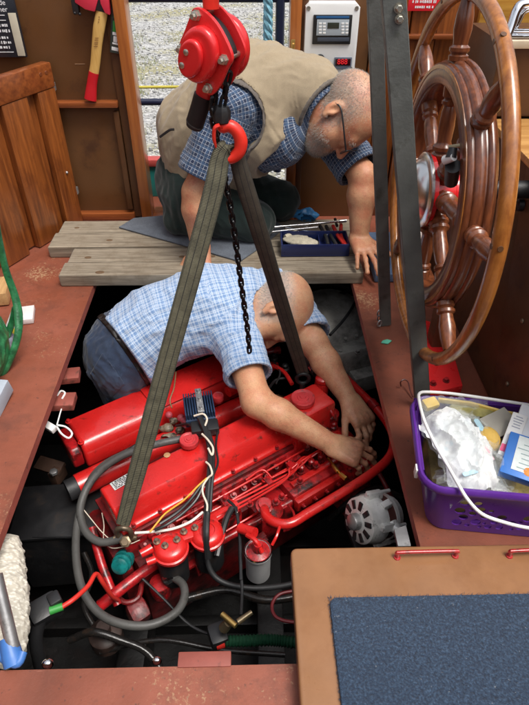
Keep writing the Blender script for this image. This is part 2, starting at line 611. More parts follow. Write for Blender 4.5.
def text(s, name, size, o, ax, mat, parent, align='LEFT', ext=0.0003):
    cu = bpy.data.curves.new(name, 'FONT')
    cu.body = s
    cu.size = size
    cu.align_x = align
    cu.extrude = ext
    cu.resolution_u = 3
    cu.materials.append(mat)
    tmp_ = bpy.data.objects.new("tmp", cu)
    COL.objects.link(tmp_)
    bpy.context.view_layer.update()
    me = bpy.data.meshes.new_from_object(tmp_.evaluated_get(bpy.context.evaluated_depsgraph_get()))
    bpy.data.objects.remove(tmp_)
    me.transform(Matrix([Vector(a) for a in ax]).transposed().to_4x4())
    return link(name, me, Vector(o), parent)


def bolt(o, axis, r, h, mat, parent, name="bolt"):
    b = MB()
    b.lathe(o, axis, [(0, r * 1.5), (h * 0.25, r * 1.5), (h * 0.25, r)], 16, True)
    b.lathe(Vector(o) + Vector(axis).normalized() * h * 0.25, axis, [(0, r), (h * 0.6, r), (h * 0.75, r * 0.8)], 6, True)
    return b.build(name, mat, parent, angle=25)


def copy_part(src, loc, parent):
    """Another of the same piece: shares the mesh, stands at a world position."""
    o = src.copy()
    COL.objects.link(o)
    o.parent = parent
    o.location = Vector(loc) - (WL[parent] if parent else Vector((0, 0, 0)))
    WL[o] = Vector(loc)
    return o


# ------------------------------------------------------------------ smooth bodies grown from a distance field
class Field:
    def __init__(self, lo, hi, h):
        self.lo = np.array(lo, np.float32)
        self.h = h
        self.n = np.ceil((np.array(hi) - self.lo) / h).astype(int) + 1
        self.d = np.full(tuple(self.n), 0.05, np.float32)
        self.g = [self.lo[i] + h * np.arange(self.n[i], dtype=np.float32) for i in range(3)]
        self.bones = []

    def _sub(self, lo, hi):
        a = np.clip(np.floor((np.array(lo) - self.lo) / self.h).astype(int), 0, self.n)
        b = np.clip(np.ceil((np.array(hi) - self.lo) / self.h).astype(int) + 1, 0, self.n)
        if np.any(b <= a):
            return None
        sl = tuple(slice(a[i], b[i]) for i in range(3))
        X = self.g[0][sl[0]][:, None, None]
        Y = self.g[1][sl[1]][None, :, None]
        Z = self.g[2][sl[2]][None, None, :]
        return sl, X, Y, Z

    def _put(self, sl, f, k, op):
        d = self.d[sl]
        if op == 'sub':
            f = -f
            if k > 0:
                hh = np.clip(0.5 - 0.5 * (f - d) / k, 0, 1)
                self.d[sl] = f * (1 - hh) + d * hh + k * hh * (1 - hh)
            else:
                self.d[sl] = np.maximum(d, f)
        elif k > 0:
            hh = np.clip(0.5 + 0.5 * (f - d) / k, 0, 1)
            self.d[sl] = f * (1 - hh) + d * hh - k * hh * (1 - hh)
        else:
            self.d[sl] = np.minimum(d, f)

    def cap(self, a, b, ra, rb=None, k=0.03, op='add', cuts=(), bone=None, flat=None, hollow=0):
        """Tapered capsule; cuts are (point, outward normal) planes; flat=(axis, factor) squeezes it along an axis."""
        rb = ra if rb is None else rb
        a = np.array(a, np.float32)
        b = np.array(b, np.float32)
        R = max(ra, rb)
        mg = R + k + 0.03
        s = self._sub(np.minimum(a, b) - mg, np.maximum(a, b) + mg)
        if s is None:
            return
        sl, X, Y, Z = s
        ab = b - a
        L2 = float(ab @ ab) + 1e-9
        px_, py_, pz_ = X - a[0], Y - a[1], Z - a[2]
        t = np.clip((px_ * ab[0] + py_ * ab[1] + pz_ * ab[2]) / L2, 0, 1)
        dx, dy, dz = px_ - t * ab[0], py_ - t * ab[1], pz_ - t * ab[2]
        if flat is not None:
            ax = np.array(flat[0], np.float32)
            ax = ax / np.linalg.norm(ax)
            q = dx * ax[0] + dy * ax[1] + dz * ax[2]
            g = q * (1 / flat[1] - 1)
            f = (np.sqrt((dx + g * ax[0]) ** 2 + (dy + g * ax[1]) ** 2 + (dz + g * ax[2]) ** 2) - (ra + (rb - ra) * t))
            f = f * min(1.0, 0.5 + 0.5 * flat[1])
        else:
            f = np.sqrt(dx * dx + dy * dy + dz * dz) - (ra + (rb - ra) * t)
        for p, nn in cuts:
            p = np.array(p, np.float32)
            nn = np.array(nn, np.float32)
            nn = nn / np.linalg.norm(nn)
            f = np.maximum(f, (X - p[0]) * nn[0] + (Y - p[1]) * nn[1] + (Z - p[2]) * nn[2])
        self._put(sl, f, k, op)
        if bone is not None:
            self.bones.append((a, b, ra, rb, np.array(bone, np.float32)))

    def ell(self, c, r, ax=None, k=0.02, op='add', cuts=()):
        c = np.array(c, np.float32)
        A = np.array(ax if ax is not None else np.eye(3), np.float32)
        r = np.array(r, np.float32)
        mg = float(r.max()) + k + 0.03
        s = self._sub(c - mg, c + mg)
        if s is None:
            return
        sl, X, Y, Z = s
        X, Y, Z = X - c[0], Y - c[1], Z - c[2]
        q = [(X * A[i][0] + Y * A[i][1] + Z * A[i][2]) for i in range(3)]
        k0 = np.sqrt(sum((q[i] / r[i]) ** 2 for i in range(3)))
        k1 = np.sqrt(sum((q[i] / r[i] ** 2) ** 2 for i in range(3))) + 1e-6
        f = k0 * (k0 - 1) / k1
        for p, nn in cuts:
            p = np.array(p, np.float32) - c
            nn = np.array(nn, np.float32)
            nn = nn / np.linalg.norm(nn)
            f = np.maximum(f, (X - p[0]) * nn[0] + (Y - p[1]) * nn[1] + (Z - p[2]) * nn[2])
        self._put(sl, f.astype(np.float32), k, op)

    def cut(self, p, n):
        p, n = np.array(p, np.float32), np.array(n, np.float32)
        n = n / np.linalg.norm(n)
        X, Y, Z = self.g[0][:, None, None], self.g[1][None, :, None], self.g[2][None, None, :]
        np.maximum(self.d, (X - p[0]) * n[0] + (Y - p[1]) * n[1] + (Z - p[2]) * n[2], out=self.d)

    def seam(self, p, n, r, amp=.0016, width=.003):
        """A stitched seam: a shallow groove where a plane meets the cloth, within r of the point."""
        p = np.array(tuple(p), np.float32)
        n = np.array(tuple(n), np.float32)
        n = n / np.linalg.norm(n)
        s = self._sub(p - r, p + r)
        if s is None:
            return
        sl, X, Y, Z = s
        q = (X - p[0]) * n[0] + (Y - p[1]) * n[1] + (Z - p[2]) * n[2]
        rr = (X - p[0]) ** 2 + (Y - p[1]) ** 2 + (Z - p[2]) ** 2
        self.d[sl] += (amp * np.exp(-(q / width) ** 2) - .5 * amp * np.exp(-((q - 2.5 * width) / width) ** 2)) * (rr < r * r)

    def wrinkle(self, amp, wave, seed=0, aniso=None, where=None):
        idx = np.argwhere(np.abs(self.d) < 0.02)
        p = self.lo + idx.astype(np.float32) * self.h
        r2 = np.random.default_rng(seed)
        q = p / wave * 2 * np.pi
        if aniso is not None:
            ax = np.array(aniso[0], np.float32)
            ax /= np.linalg.norm(ax)
            q = q + np.outer(q @ ax, ax) * (aniso[1] - 1)
        w = np.zeros_like(q)
        for _ in range(3):
            dr = r2.normal(size=(3, 3)).astype(np.float32) * 0.35
            w += np.sin(q @ dr + r2.uniform(0, 6, 3).astype(np.float32))
        q = q + w * 0.9
        tot = np.zeros(len(p), np.float32)
        for i in range(4):
            dr = r2.normal(size=3).astype(np.float32)
            dr /= np.linalg.norm(dr)
            s = 1 - np.abs(np.sin(q @ dr * (0.5 + 0.35 * i) + r2.uniform(0, 6)))
            tot += (s - 0.36) / (1 + 0.4 * i)
        tot *= amp / 1.5
        if where is not None:
            tot *= where(p)
        self.d[tuple(idx.T)] -= tot

    def build(self, name, mat, parent=None, hair=None, grime=None, attr_cloth=False, smooth=1, **kw):
        D = self.d
        h = self.h
        s = D < 0
        n = np.array(D.shape)
        c = np.zeros(tuple(n - 1), np.int8)
        for dx in (0, 1):
            for dy in (0, 1):
                for dz in (0, 1):
                    c += s[dx:n[0] - 1 + dx, dy:n[1] - 1 + dy, dz:n[2] - 1 + dz]
        act = np.argwhere((c > 0) & (c < 8))
        idm = np.full(tuple(n - 1), -1, np.int32)
        idm[tuple(act.T)] = np.arange(len(act))
        acc = np.zeros((len(act), 3), np.float32)
        cnt = np.zeros(len(act), np.float32)
        corners = [(a, b, q) for a in (0, 1) for b in (0, 1) for q in (0, 1)]
        val = {cc: D[act[:, 0] + cc[0], act[:, 1] + cc[1], act[:, 2] + cc[2]] for cc in corners}
        for c0 in corners:
            for ax in range(3):
                if c0[ax] == 0:
                    c1 = list(c0)
                    c1[ax] = 1
                    c1 = tuple(c1)
                    v0, v1 = val[c0], val[c1]
                    mk = (v0 < 0) != (v1 < 0)
                    t = np.where(mk, v0 / np.where(mk, v0 - v1, 1), 0)
                    p = np.tile(np.array(c0, np.float32), (len(act), 1))
                    p[:, ax] = t
                    acc += p * mk[:, None]
                    cnt += mk
        V = self.lo + (act + acc / cnt[:, None]) * h
        F = []
        for ax in range(3):
            s0 = [slice(None)] * 3
            s1 = [slice(None)] * 3
            s0[ax] = slice(0, -1)
            s1[ax] = slice(1, None)
            a0, a1 = s[tuple(s0)], s[tuple(s1)]
            e = np.argwhere(a0 != a1)
            u, w = (ax + 1) % 3, (ax + 2) % 3
            ok = (e[:, u] > 0) & (e[:, w] > 0) & (e[:, u] < n[u] - 1) & (e[:, w] < n[w] - 1)
            e = e[ok]
            ins = a0[tuple(e.T)]

            def idx(du, dw):
                q = e.copy()
                q[:, u] -= du
                q[:, w] -= dw
                return idm[tuple(q.T)]
            q4 = np.stack([idx(1, 1), idx(0, 1), idx(0, 0), idx(1, 0)], 1)
            q4[~ins] = q4[~ins][:, ::-1]
            F.append(q4)
        F = np.concatenate(F)
        # a little relaxing takes the grid out of the surface
        for _ in range(smooth):
            nb = np.zeros_like(V)
            ct = np.zeros(len(V), np.float32)
            for i, j in ((0, 1), (1, 2), (2, 3), (3, 0)):
                np.add.at(nb, F[:, i], V[F[:, j]])
                np.add.at(nb, F[:, j], V[F[:, i]])
                np.add.at(ct, F[:, i], 1)
                np.add.at(ct, F[:, j], 1)
            V = V * 0.4 + 0.6 * nb / np.maximum(ct, 1)[:, None]
        base = np.array([(V[:, 0].min() + V[:, 0].max()) / 2, (V[:, 1].min() + V[:, 1].max()) / 2, V[:, 2].min()]) if parent is None else (V.min(0) + V.max(0)) / 2
        me = bpy.data.meshes.new(name)
        me.vertices.add(len(V))
        me.vertices.foreach_set("co", (V - base).astype(np.float32).ravel())
        me.loops.add(len(F) * 4)
        me.loops.foreach_set("vertex_index", F.astype(np.int32).ravel())
        me.polygons.add(len(F))
        me.polygons.foreach_set("loop_start", np.arange(0, len(F) * 4, 4, dtype=np.int32))
        me.update(calc_edges=True)
        me.polygons.foreach_set("use_smooth", [True] * len(F))
        me.materials.append(mat)
        if hair is not None:
            at = me.attributes.new("hair", 'FLOAT', 'POINT')
            at.data.foreach_set("value", hair(V).astype(np.float32))
        if grime is not None:
            at = me.attributes.new("grime", 'FLOAT', 'POINT')
            at.data.foreach_set("value", grime(V).astype(np.float32))
        if self.bones:
            best = np.full(len(V), 1e9, np.float32)
            uv = np.zeros((len(V), 3), np.float32)
            off = 0.0
            for a, b, ra, rb, ref in self.bones:
                ab = b - a
                L = np.linalg.norm(ab)
                ax = ab / L
                q = V - a
                t = q @ ax
                tc = np.clip(t / L, 0, 1)
                dv = q - np.outer(tc * L, ax)
                dist = np.linalg.norm(dv, axis=1) - (ra + (rb - ra) * tc)
                rf = ref - ax * (ref @ ax)
                rf /= np.linalg.norm(rf)
                sd_ = np.cross(ax, rf)
                ang = np.arctan2(q @ sd_, q @ rf)
                mk = dist < best
                best[mk] = dist[mk]
                uv[mk, 0] = (t + off)[mk]
                uv[mk, 1] = (ang * (ra + rb) / 2)[mk]
                off += 0.0137
            at = me.attributes.new("cloth", 'FLOAT_VECTOR', 'POINT')
            at.data.foreach_set("vector", uv.ravel())
        return link(name, me, Vector(base.tolist()), parent, **kw)


V3 = Vector
XA, YA, ZA = V3((1, 0, 0)), V3((0, 1, 0)), V3((0, 0, 1))


def frame(a_deg, tilt, roll=0):
    R_ = Matrix.Rotation(math.radians(a_deg), 3, 'Z') @ Matrix.Rotation(math.radians(tilt), 3, 'X') @ Matrix.Rotation(math.radians(roll), 3, 'Y')
    return tuple(R_ @ e for e in (XA, YA, ZA))



# ================================================================== the setting
HX0, HX1, HY0, HY1 = -0.598, 0.383, 0.490, 2.14
b = MB()
ox0, ox1, oy0, oy1 = -2.6, 2.2, -1.6, 2.72
T = -0.028
b.raw([(ox0, oy0, 0), (ox1, oy0, 0), (ox1, oy1, 0), (ox0, oy1, 0), (HX0, HY0, 0), (HX1, HY0, 0), (HX1, HY1, 0), (HX0, HY1, 0)],
      [(0, 1, 5, 4), (1, 2, 6, 5), (2, 3, 7, 6), (3, 0, 4, 7)])
b.mi = 1
b.raw([(HX0, HY0, 0), (HX1, HY0, 0), (HX1, HY1, 0), (HX0, HY1, 0), (HX0, HY0, T), (HX1, HY0, T), (HX1, HY1, T), (HX0, HY1, T)],
      [(0, 1, 5, 4), (1, 2, 6, 5), (2, 3, 7, 6), (3, 0, 4, 7)])
b.raw([(ox0, oy0, T), (ox1, oy0, T), (ox1, oy1, T), (ox0, oy1, T), (HX0, HY0, T), (HX1, HY0, T), (HX1, HY1, T), (HX0, HY1, T)],
      [(4, 5, 1, 0), (5, 6, 2, 1), (6, 7, 3, 2), (7, 4, 0, 3)])
b.build("deck", [DECK, DECKEDGE], kind="structure", flip=False)

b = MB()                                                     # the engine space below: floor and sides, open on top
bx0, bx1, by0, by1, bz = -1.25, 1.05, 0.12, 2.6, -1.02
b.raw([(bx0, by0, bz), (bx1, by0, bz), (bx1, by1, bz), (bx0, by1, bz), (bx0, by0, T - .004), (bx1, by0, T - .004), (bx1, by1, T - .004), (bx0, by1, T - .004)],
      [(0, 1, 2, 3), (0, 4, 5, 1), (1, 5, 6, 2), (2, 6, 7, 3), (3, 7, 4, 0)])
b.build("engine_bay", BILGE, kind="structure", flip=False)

GZ = -0.55
b = MB()
b.raw([(-120, 2.75, GZ), (120, 2.75, GZ), (120, 300, GZ), (-120, 300, GZ)], [(0, 1, 2, 3)])


def GRAVEL():
    mt, N, L, P = _nt("gravel_ground")
    v = _coord(N, L)
    vo = N.new("ShaderNodeTexVoronoi")
    vo.inputs["Scale"].default_value = 26
    L.new(v, vo.inputs["Vector"])
    sep = N.new("ShaderNodeSeparateColor")
    L.new(vo.outputs["Color"], sep.inputs[0])
    c = _ramp(N, L, sep.outputs[0], [(0.0, (0.26, 0.255, 0.25)), (0.5, (0.36, 0.355, 0.345)), (1.0, (0.48, 0.475, 0.46))])
    f = _ramp(N, L, _noise(N, L, v, 0.9, 5, 0.6), [(0.46, (0, 0, 0)), (0.60, (0.8,) * 3)])
    c = _mix(N, L, f, c, (0.28, 0.255, 0.12))
    L.new(c, P.inputs["Base Color"])
    P.inputs["Roughness"].default_value = 0.9
    _bump(N, L, P, vo.outputs["Distance"], 1.0, 0.02)
    return mt


b.build("gravel_ground", GRAVEL(), kind="structure", flip=False)

b = MB()                                                     # loose stones lying on the quay
tmp = bmesh.new()
bmesh.ops.create_icosphere(tmp, subdivisions=1, radius=1)
iv = [v.co.copy() for v in tmp.verts]
tmp.verts.index_update()
ifc = [[v.index for v in f.verts] for f in tmp.faces]
tmp.free()
for i in range(15000):
    y = 3.0 + 11.5 * rng.random() ** 1.5
    x = rng.uniform(-0.30, 0.16) * y + rng.uniform(-0.3, 0.1)
    r = rng.uniform(0.008, 0.017) * (0.8 + y * 0.03)
    sx, sy, sz = r * rng.uniform(.8, 1.4), r * rng.uniform(.8, 1.3), r * rng.uniform(.45, .8)
    a = rng.uniform(0, 6.28)
    ca, sa = math.cos(a), math.sin(a)
    b.mi = int(rng.choice([0, 0, 1, 1, 2, 3]))
    b.raw([(x + ca * q.x * sx - sa * q.y * sy, y + sa * q.x * sx + ca * q.y * sy, GZ + sz * 0.5 + q.z * sz) for q in iv], ifc)
STONES = [M("stone_%s" % n, c, 0.85, var=0.25, scale=3, bump=0.2) for n, c in (("grey", (0.30, 0.30, 0.295)), ("pale", (0.40, 0.395, 0.385)), ("white", (0.52, 0.515, 0.50)), ("dark", (0.17, 0.165, 0.16)))]
b.build("gravel_stones", STONES, kind="stuff", label="loose grey and white gravel stones on the quay outside", flip=False, angle=50)

b = MB()                                                     # yellowed grass in tufts between the stones
for i in range(900):
    y = 3.2 + 6.5 * rng.random()
    x = rng.uniform(-0.27, 0.12) * y
    if mnoise.noise(V3((x * 0.9, y * 0.8, 3.0))) < 0.0:
        continue
    for j in range(14):
        px_, py_ = x + rng.normal(0, .05), y + rng.normal(0, .05)
        a = rng.uniform(0, 6.28)
        hgt = rng.uniform(.02, .06)
        dx, dy = math.cos(a) * .003, math.sin(a) * .003
        lx, ly = rng.normal(0, .022, 2)
        b.mi = int(rng.integers(0, 2))
        b.raw([(px_ - dx, py_ - dy, GZ), (px_ + dx, py_ + dy, GZ), (px_ + lx, py_ + ly, GZ + hgt)], [(0, 1, 2)])
b.build("dry_grass", [PLAIN("straw_grass", (0.32, 0.28, 0.11), 0.9), PLAIN("green_grass", (0.16, 0.20, 0.05), 0.9)], kind="stuff", label="short yellowed grass growing among the gravel", flip=False)

# ------------------------------------------------------------------ boat side seen through the doorway
BY = 2.42                                                    # plane of the wheelhouse's rear bulkhead
t = thing("boat_bulwark", "red topped teal bulwark just outside the doorway", "bulwark", (-0.4, 2.66, 0.0))
b = MB(); b.box((-0.78, 2.66, 0.075), (1.0, 0.03, 0.15), bev=.004); b.build("side_plank", TEAL, t)
b = MB(); b.box((-0.78, 2.66, 0.168), (1.0, 0.06, 0.034), bev=.01); b.build("capping", M("faded_red_capping", (0.45, 0.07, 0.06), 0.5), t)

rl = thing("guard_rail", "navy blue tube rail with uprights beyond the doorway", "rail", (-0.1, 2.95, 0.0))
z1 = px(150, 102, Y=2.95).z
b = MB(); b.tube([(-1.2, 2.95, z1), (0.5, 2.95, z1)], 0.016, 12); b.build("rail_tube", NAVY, rl)
ztop = px(250, 0, Y=2.95).z + 0.004
b = MB(); b.tube([(-0.7, 2.95, ztop), (0.4, 2.95, ztop)], 0.014, 12); b.build("rail_tube", NAVY, rl)
for u_, v_ in ((280, 20), (209, 5)):
    xx = px(u_, v_, Y=2.95).x
    b = MB(); b.tube([(xx, 2.95, 0.0), (xx, 2.95, ztop + .2)], 0.021, 14); b.build("upright", NAVY, rl)
yl = MB(); yl.tube([(-1.2, 3.05, z1 + .038), (0.5, 3.05, z1 + .045)], 0.007, 8)
yl.build("mooring_line", PLAIN("yellow_line", (0.65, 0.55, 0.08), 0.7), label="thin yellow line stretched above the navy rail tube", cat="line")
b = MB()                                                     # light blue rope hanging beside the upright, two strands laid round each other
x0 = px(268, 20, Y=2.9)
for ph in (0, 2.1, 4.2):
    b.tube([(x0.x + .012 * math.cos(ph + s * 1.1), 2.9 + .012 * math.sin(ph + s * 1.1), ztop + .12 - s * .018) for s in range(46)], 0.012, 6)
b.build("hanging_rope", M("light_blue_rope", (0.22, 0.48, 0.60), 0.8, var=.25, scale=60), label="light blue rope hanging down beside the navy upright", cat="rope")

# ------------------------------------------------------------------ added unseen walls at the sides and behind the viewer, blocking low sky light
for nm_, c_, sz_, lb_ in (("added_side_wall", (-1.62, .72, .65), (.05, 3.38, 1.30), "added brown wall along the left side, unseen, blocking low sky light"),
                          ("added_side_wall", (1.62, .72, .65), (.05, 3.38, 1.30), "added brown wall along the right side, unseen, blocking low sky light"),
                          ("added_end_wall", (0, -1.0, .75), (3.18, .05, 1.50), "added brown wall behind the viewer, unseen, blocking low sky light")):
    w = MB(); w.box(c_, sz_, bev=.004)
    w.build(nm_, BROWN, label=lb_, cat="wall")

# ------------------------------------------------------------------ rear bulkhead, left of the doorway
JX = -0.462
bh = thing("wheelhouse_bulkhead", "brown painted bulkhead with wooden ledge left of the doorway", "bulkhead", (-0.95, BY, 0))
zl = px(90, 103, Y=BY).z
b = MB(); b.box((-0.985, BY + .02, (zl + 1.35) / 2), (0.93, .03, 1.35 - zl), bev=.002); b.build("panel", BROWN, bh)
b = MB(); b.box((-0.985, BY + .026, zl / 2 + .01), (0.93, .026, zl - .02), bev=.002); b.build("panel", BROWN, bh)
b = MB(); b.box((-0.985, BY - .006, zl), (0.93, .05, .022), bev=.005); b.build("ledge", MAHOG_X, bh)
b = MB(); b.box((-0.985, BY - .0005, .018), (0.93, .05, .03), bev=.004); b.build("sill_batten", MAHOG_X, bh)
b = MB(); b.box((-0.535, BY - .001, zl / 2 + .01), (0.022, .03, zl - .08), bev=.004); b.build("edge_strip", BROWN2, bh)
b = MB(); b.box((JX - .0415, BY + .014, .68), (.036, .04, 1.34), bev=.003); b.build("edge_strip", BROWN2, bh)
b = MB(); b.box((JX, BY + .004, .68), (.045, .09, 1.36), bev=.006); b.build("door_jamb", JAMB, bh)
b = MB(); b.box((-0.16, BY + .02, .012), (.56, .10, .022), bev=.004); b.build("threshold", MAHOG_X, bh)
for v_ in (86, 190):
    p = px(53 if v_ < 100 else 76, v_, Y=BY - .012)
    b = MB(); b.box(p, (.022, .012, .03), bev=.003); b.tube([p + V3((.004, -.006, -.016)), p + V3((.004, -.006, .016))], .005, 10)
    b.build("hinge", GALV, bh)
for u_ in (80, 121):
    b = MB(); b.box(px(u_, 64, Y=BY + .0045), (.038 if u_ < 100 else .022, .0016, .002)); b.build("scratch", PLAIN("bare_scratch", (0.36, 0.2, 0.11), .7), bh)

# ------------------------------------------------------------------ panelled half door folded against the left side
A0, A1 = V3((-0.766, 2.395, 0)), V3((-0.902, 2.137, 0))
dd = (A1 - A0).normalized()
nn = V3((-dd.y, dd.x, 0))
if nn.x < 0:
    nn = -nn
DH = 0.655
dr = thing("panelled_door", "varnished wooden door with upright boards standing at the left edge", "door", A0 + dd * .35)
dax = (dd, ZA, dd.cross(ZA))


def dbox(s0, s1, z0, z1, d0, d1, name, mat, bev=.004):
    o = A0 + dd * ((s0 + s1) / 2) + ZA * ((z0 + z1) / 2) + nn * ((d0 + d1) / 2)
    q = MB()
    q.box(o, (s1 - s0, z1 - z0, abs(d1 - d0)), (dd, ZA, nn), bev)
    return q.build(name, mat, dr)


for i, (s0, s1) in enumerate(((0.0, .092), (.145, .27), (.325, .45), (.51, .62))):
    dbox(s0, s1, 0.004, DH - .088, -.018, .02, "stile", MAHOG_Z)
for s0, s1 in ((.093, .144), (.271, .324), (.451, .509)):
    dbox(s0, s1, 0.01, DH - .089, -.018, -.006, "board", MAHOG_Z, .002)
dbox(-.002, .62, DH - .087, DH, -.02, .023, "top_rail", MAHOG_X, .006)
b = MB()
for s in (.03, .06):
    p = A0 + dd * s + ZA * (DH - .03) + nn * .0235
    b.lathe(p, nn, [(0, .007), (.0012, .0065)], 12)
b.build("dowel", SPOKEWOOD, dr)
p = px(66, 163, Y=2.40)
b = MB(); b.ball(A0 + dd * .035 + ZA * .24 + nn * .021, .006); b.build("knob", GALV, dr)

# ------------------------------------------------------------------ right-hand bulkhead with post
rb = thing("right_bulkhead", "varnished wood bulkhead right of the doorway behind the wheel", "bulkhead", (0.6, BY, 0))
b = MB(); b.box((.170, BY + .004, .68), (.042, .09, 1.36), bev=.006); b.build("door_jamb", JAMB, rb)
b = MB(); b.box((.204, BY + .012, .68), (.024, .07, 1.36), bev=.003); b.build("edge_strip", BROWN2, rb)
b = MB(); b.box((.335, BY + .02, .68), (.236, .03, 1.36), bev=.002); b.build("panel", BROWN, rb)
xs = [.455, .505, .60, .70, .79, .90, 1.02, 1.16]
for i in range(len(xs) - 1):
    b = MB(); b.box(((xs[i] + xs[i + 1]) / 2, BY + (.012 if i % 2 == 0 else .022), .62), (xs[i + 1] - xs[i] - .004, .03, 1.24), bev=.004)
    b.build("board", MAHOG_Z, rb)
b = MB(); b.box((.80, BY + .046, .62), (.76, .012, 1.24)); b.build("backing_panel", BROWN2, rb)
zr = px(425, 40, Y=BY - .02).z
b = MB(); b.box((.76, BY - .012, zr + .01), (.60, .025, .016), bev=.003); b.build("moulding", MAHOG_X, rb)
p = px(293, 44, Y=BY - .045)
b = MB(); b.box(p, (.016, .012, .032), bev=.003); b.tube([p + V3((0, -.008, -.01)), p + V3((0, -.014, .004))], .004, 8); b.build("latch", BRASS, rb)

# sign on the right bulkhead
p0, p1 = px(407, 11, Y=BY - .02), px(443, -6, Y=BY - .02)
sg = thing("red_sign", "small red notice sign with pale lettering at the top of the right bulkhead", "sign", (p0.x, BY - .02, p0.z))
b = MB(); b.box(((p0.x + p1.x) / 2, BY - .02, (p0.z + p1.z) / 2), (p1.x - p0.x, .006, p1.z - p0.z), bev=.002)
b.build("plate", PLAIN("red_sign_face", (0.75, 0.02, 0.03), .4), sg)
WHITEINK = PLAIN("white_print", (0.8, 0.8, 0.8), .6)
for row, (zz, hh) in enumerate(((.030, .010), (.013, .008))):
    xx = p0.x + .014 + row * .012
    w = MB()
    while xx < p1.x - .02 - row * .012:
        ww = random.uniform(.003, .008)
        w.box((xx + ww / 2, BY - .0234, p0.z + zz), (ww, .0008, hh * random.uniform(.7, 1)))
        xx += ww + random.choice((.002, .002, .006))
    w.build("lettering", WHITEINK, sg)

# ------------------------------------------------------------------ control box right of the doorway
c0, c1 = px(303, 74, Y=BY - .05), px(361, 3, Y=BY - .05)
cw, ch = c1.x - c0.x, c1.z - c0.z
cy = BY - .05
cbx = thing("control_box", "white electric control box with black framed display on the right bulkhead", "control box", (c0.x + cw / 2, BY, c0.z))
b = MB(); b.prism([(0.0, 0), (cw - .012, 0), (cw, .02), (cw, ch - .014), (cw - .014, ch), (.012, ch), (0, ch - .012)], (c0.x, cy, c0.z), (XA, ZA, -YA), -.075, .006)
b.build("case", WHITEPL, cbx)
for fx, fz in ((.05, .93), (.93, .93), (.06, .06), (.92, .08)):
    b = MB(); p = V3((c0.x + cw * fx, cy, c0.z + ch * fz)); b.lathe(p, -YA, [(0, .0075), (.002, .007), (.0022, .003), (.001, .0028)], 14); b.build("screw", ZINC, cbx)


def crect(u0, v0, u1, v1, th, name, mat, d=0.0, bev=.003):
    a, q = px(u0, v1, Y=cy), px(u1, v0, Y=cy)
    w = MB()
    w.box(((a.x + q.x) / 2, cy - d - th / 2 + .0005, (a.z + q.z) / 2), (q.x - a.x, th, q.z - a.z), bev=bev)
    return w.build(name, mat, cbx)


crect(312, 14.5, 352.5, 44, .008, "display_frame", BLACKPL)
crect(316, 19, 349, 35, .002, "keypad", M("grey_keypad", (0.36, 0.40, 0.43), .5, var=.08), .008, .0008)
crect(317, 37, 349, 41, .002, "button_strip", PLAIN("keypad_dark", (0.05, 0.06, 0.08), .4), .008, .0008)
crect(327, 22, 339, 28, .0015, "screen", PLAIN("lcd", (0.035, 0.04, 0.03), .25), .0098, .0004)
crect(316, 15.6, 349, 18, .0014, "title_strip", PLAIN("title_blue", (0.02, 0.10, 0.25), .4), .0081, .0004)
for i in range(8):
    q = crect(318.5 + (i % 2) * 4, 22 + (i // 2) * 3.1, 321.5 + (i % 2) * 4, 24 + (i // 2) * 3.1, .0012, "key", WHITEPL, .0098, .0003)
    q = crect(341 + (i % 2) * 4, 22 + (i // 2) * 3.1, 344 + (i % 2) * 4, 24 + (i // 2) * 3.1, .0012, "key", WHITEPL, .0098, .0003)
crect(333.5, 57, 352, 69, .006, "meter_frame", M("grey_meter", (0.12, 0.14, 0.18), .4))
crect(335, 58.5, 350.5, 65, .002, "meter_window", PLAIN("meter_dark", (0.03, 0.004, 0.006), .2), .006, .0004)
p = px(337, 64.2, Y=cy - .009)
text("888", "digits", .026, p, (XA, ZA, -YA), PLAIN("led_red", (0.9, 0.02, 0.03), .4, emit=.12), cbx)
p = px(320, 59, Y=cy)
b = MB(); b.lathe(p, -YA, [(0, .017), (.006, .017), (.007, .014), (.014, .013), (.016, .010)], 24); b.build("push_button", BLACKPL, cbx)

# ------------------------------------------------------------------ axe hanging on the left bulkhead
ay = BY - .03
hd = thing("hatchet", "hatchet with red tipped yellow handle hanging on the brown bulkhead", "axe", px(92, 100, Y=ay))
hp = [px(u_, v_, Y=ay) for u_, v_ in ((90.5, 99.5), (92, 84), (95, 66), (97, 45), (99, 28), (102, 12), (103, 4))]
hw = [.023, .0185, .018, .019, .0215, .021, .018]


def axe_piece(i0, i1, name, mat, f0=0.0):
    P = spline(hp, 6)
    L = len(P) - 1
    a, c = int(i0 * L), int(i1 * L)
    P2 = P[a:c + 1]
    rs = []
    for k in range(a, c + 1):
        q = k / L * (len(hw) - 1)
        j = min(int(q), len(hw) - 2)
        rs.append(hw[j] + (hw[j + 1] - hw[j]) * (q - j))
    w = MB()
    w.tube(P2, [r + f0 for r in rs], 16, flat=.62, ref=XA)
    return w.build(name, mat, hd)


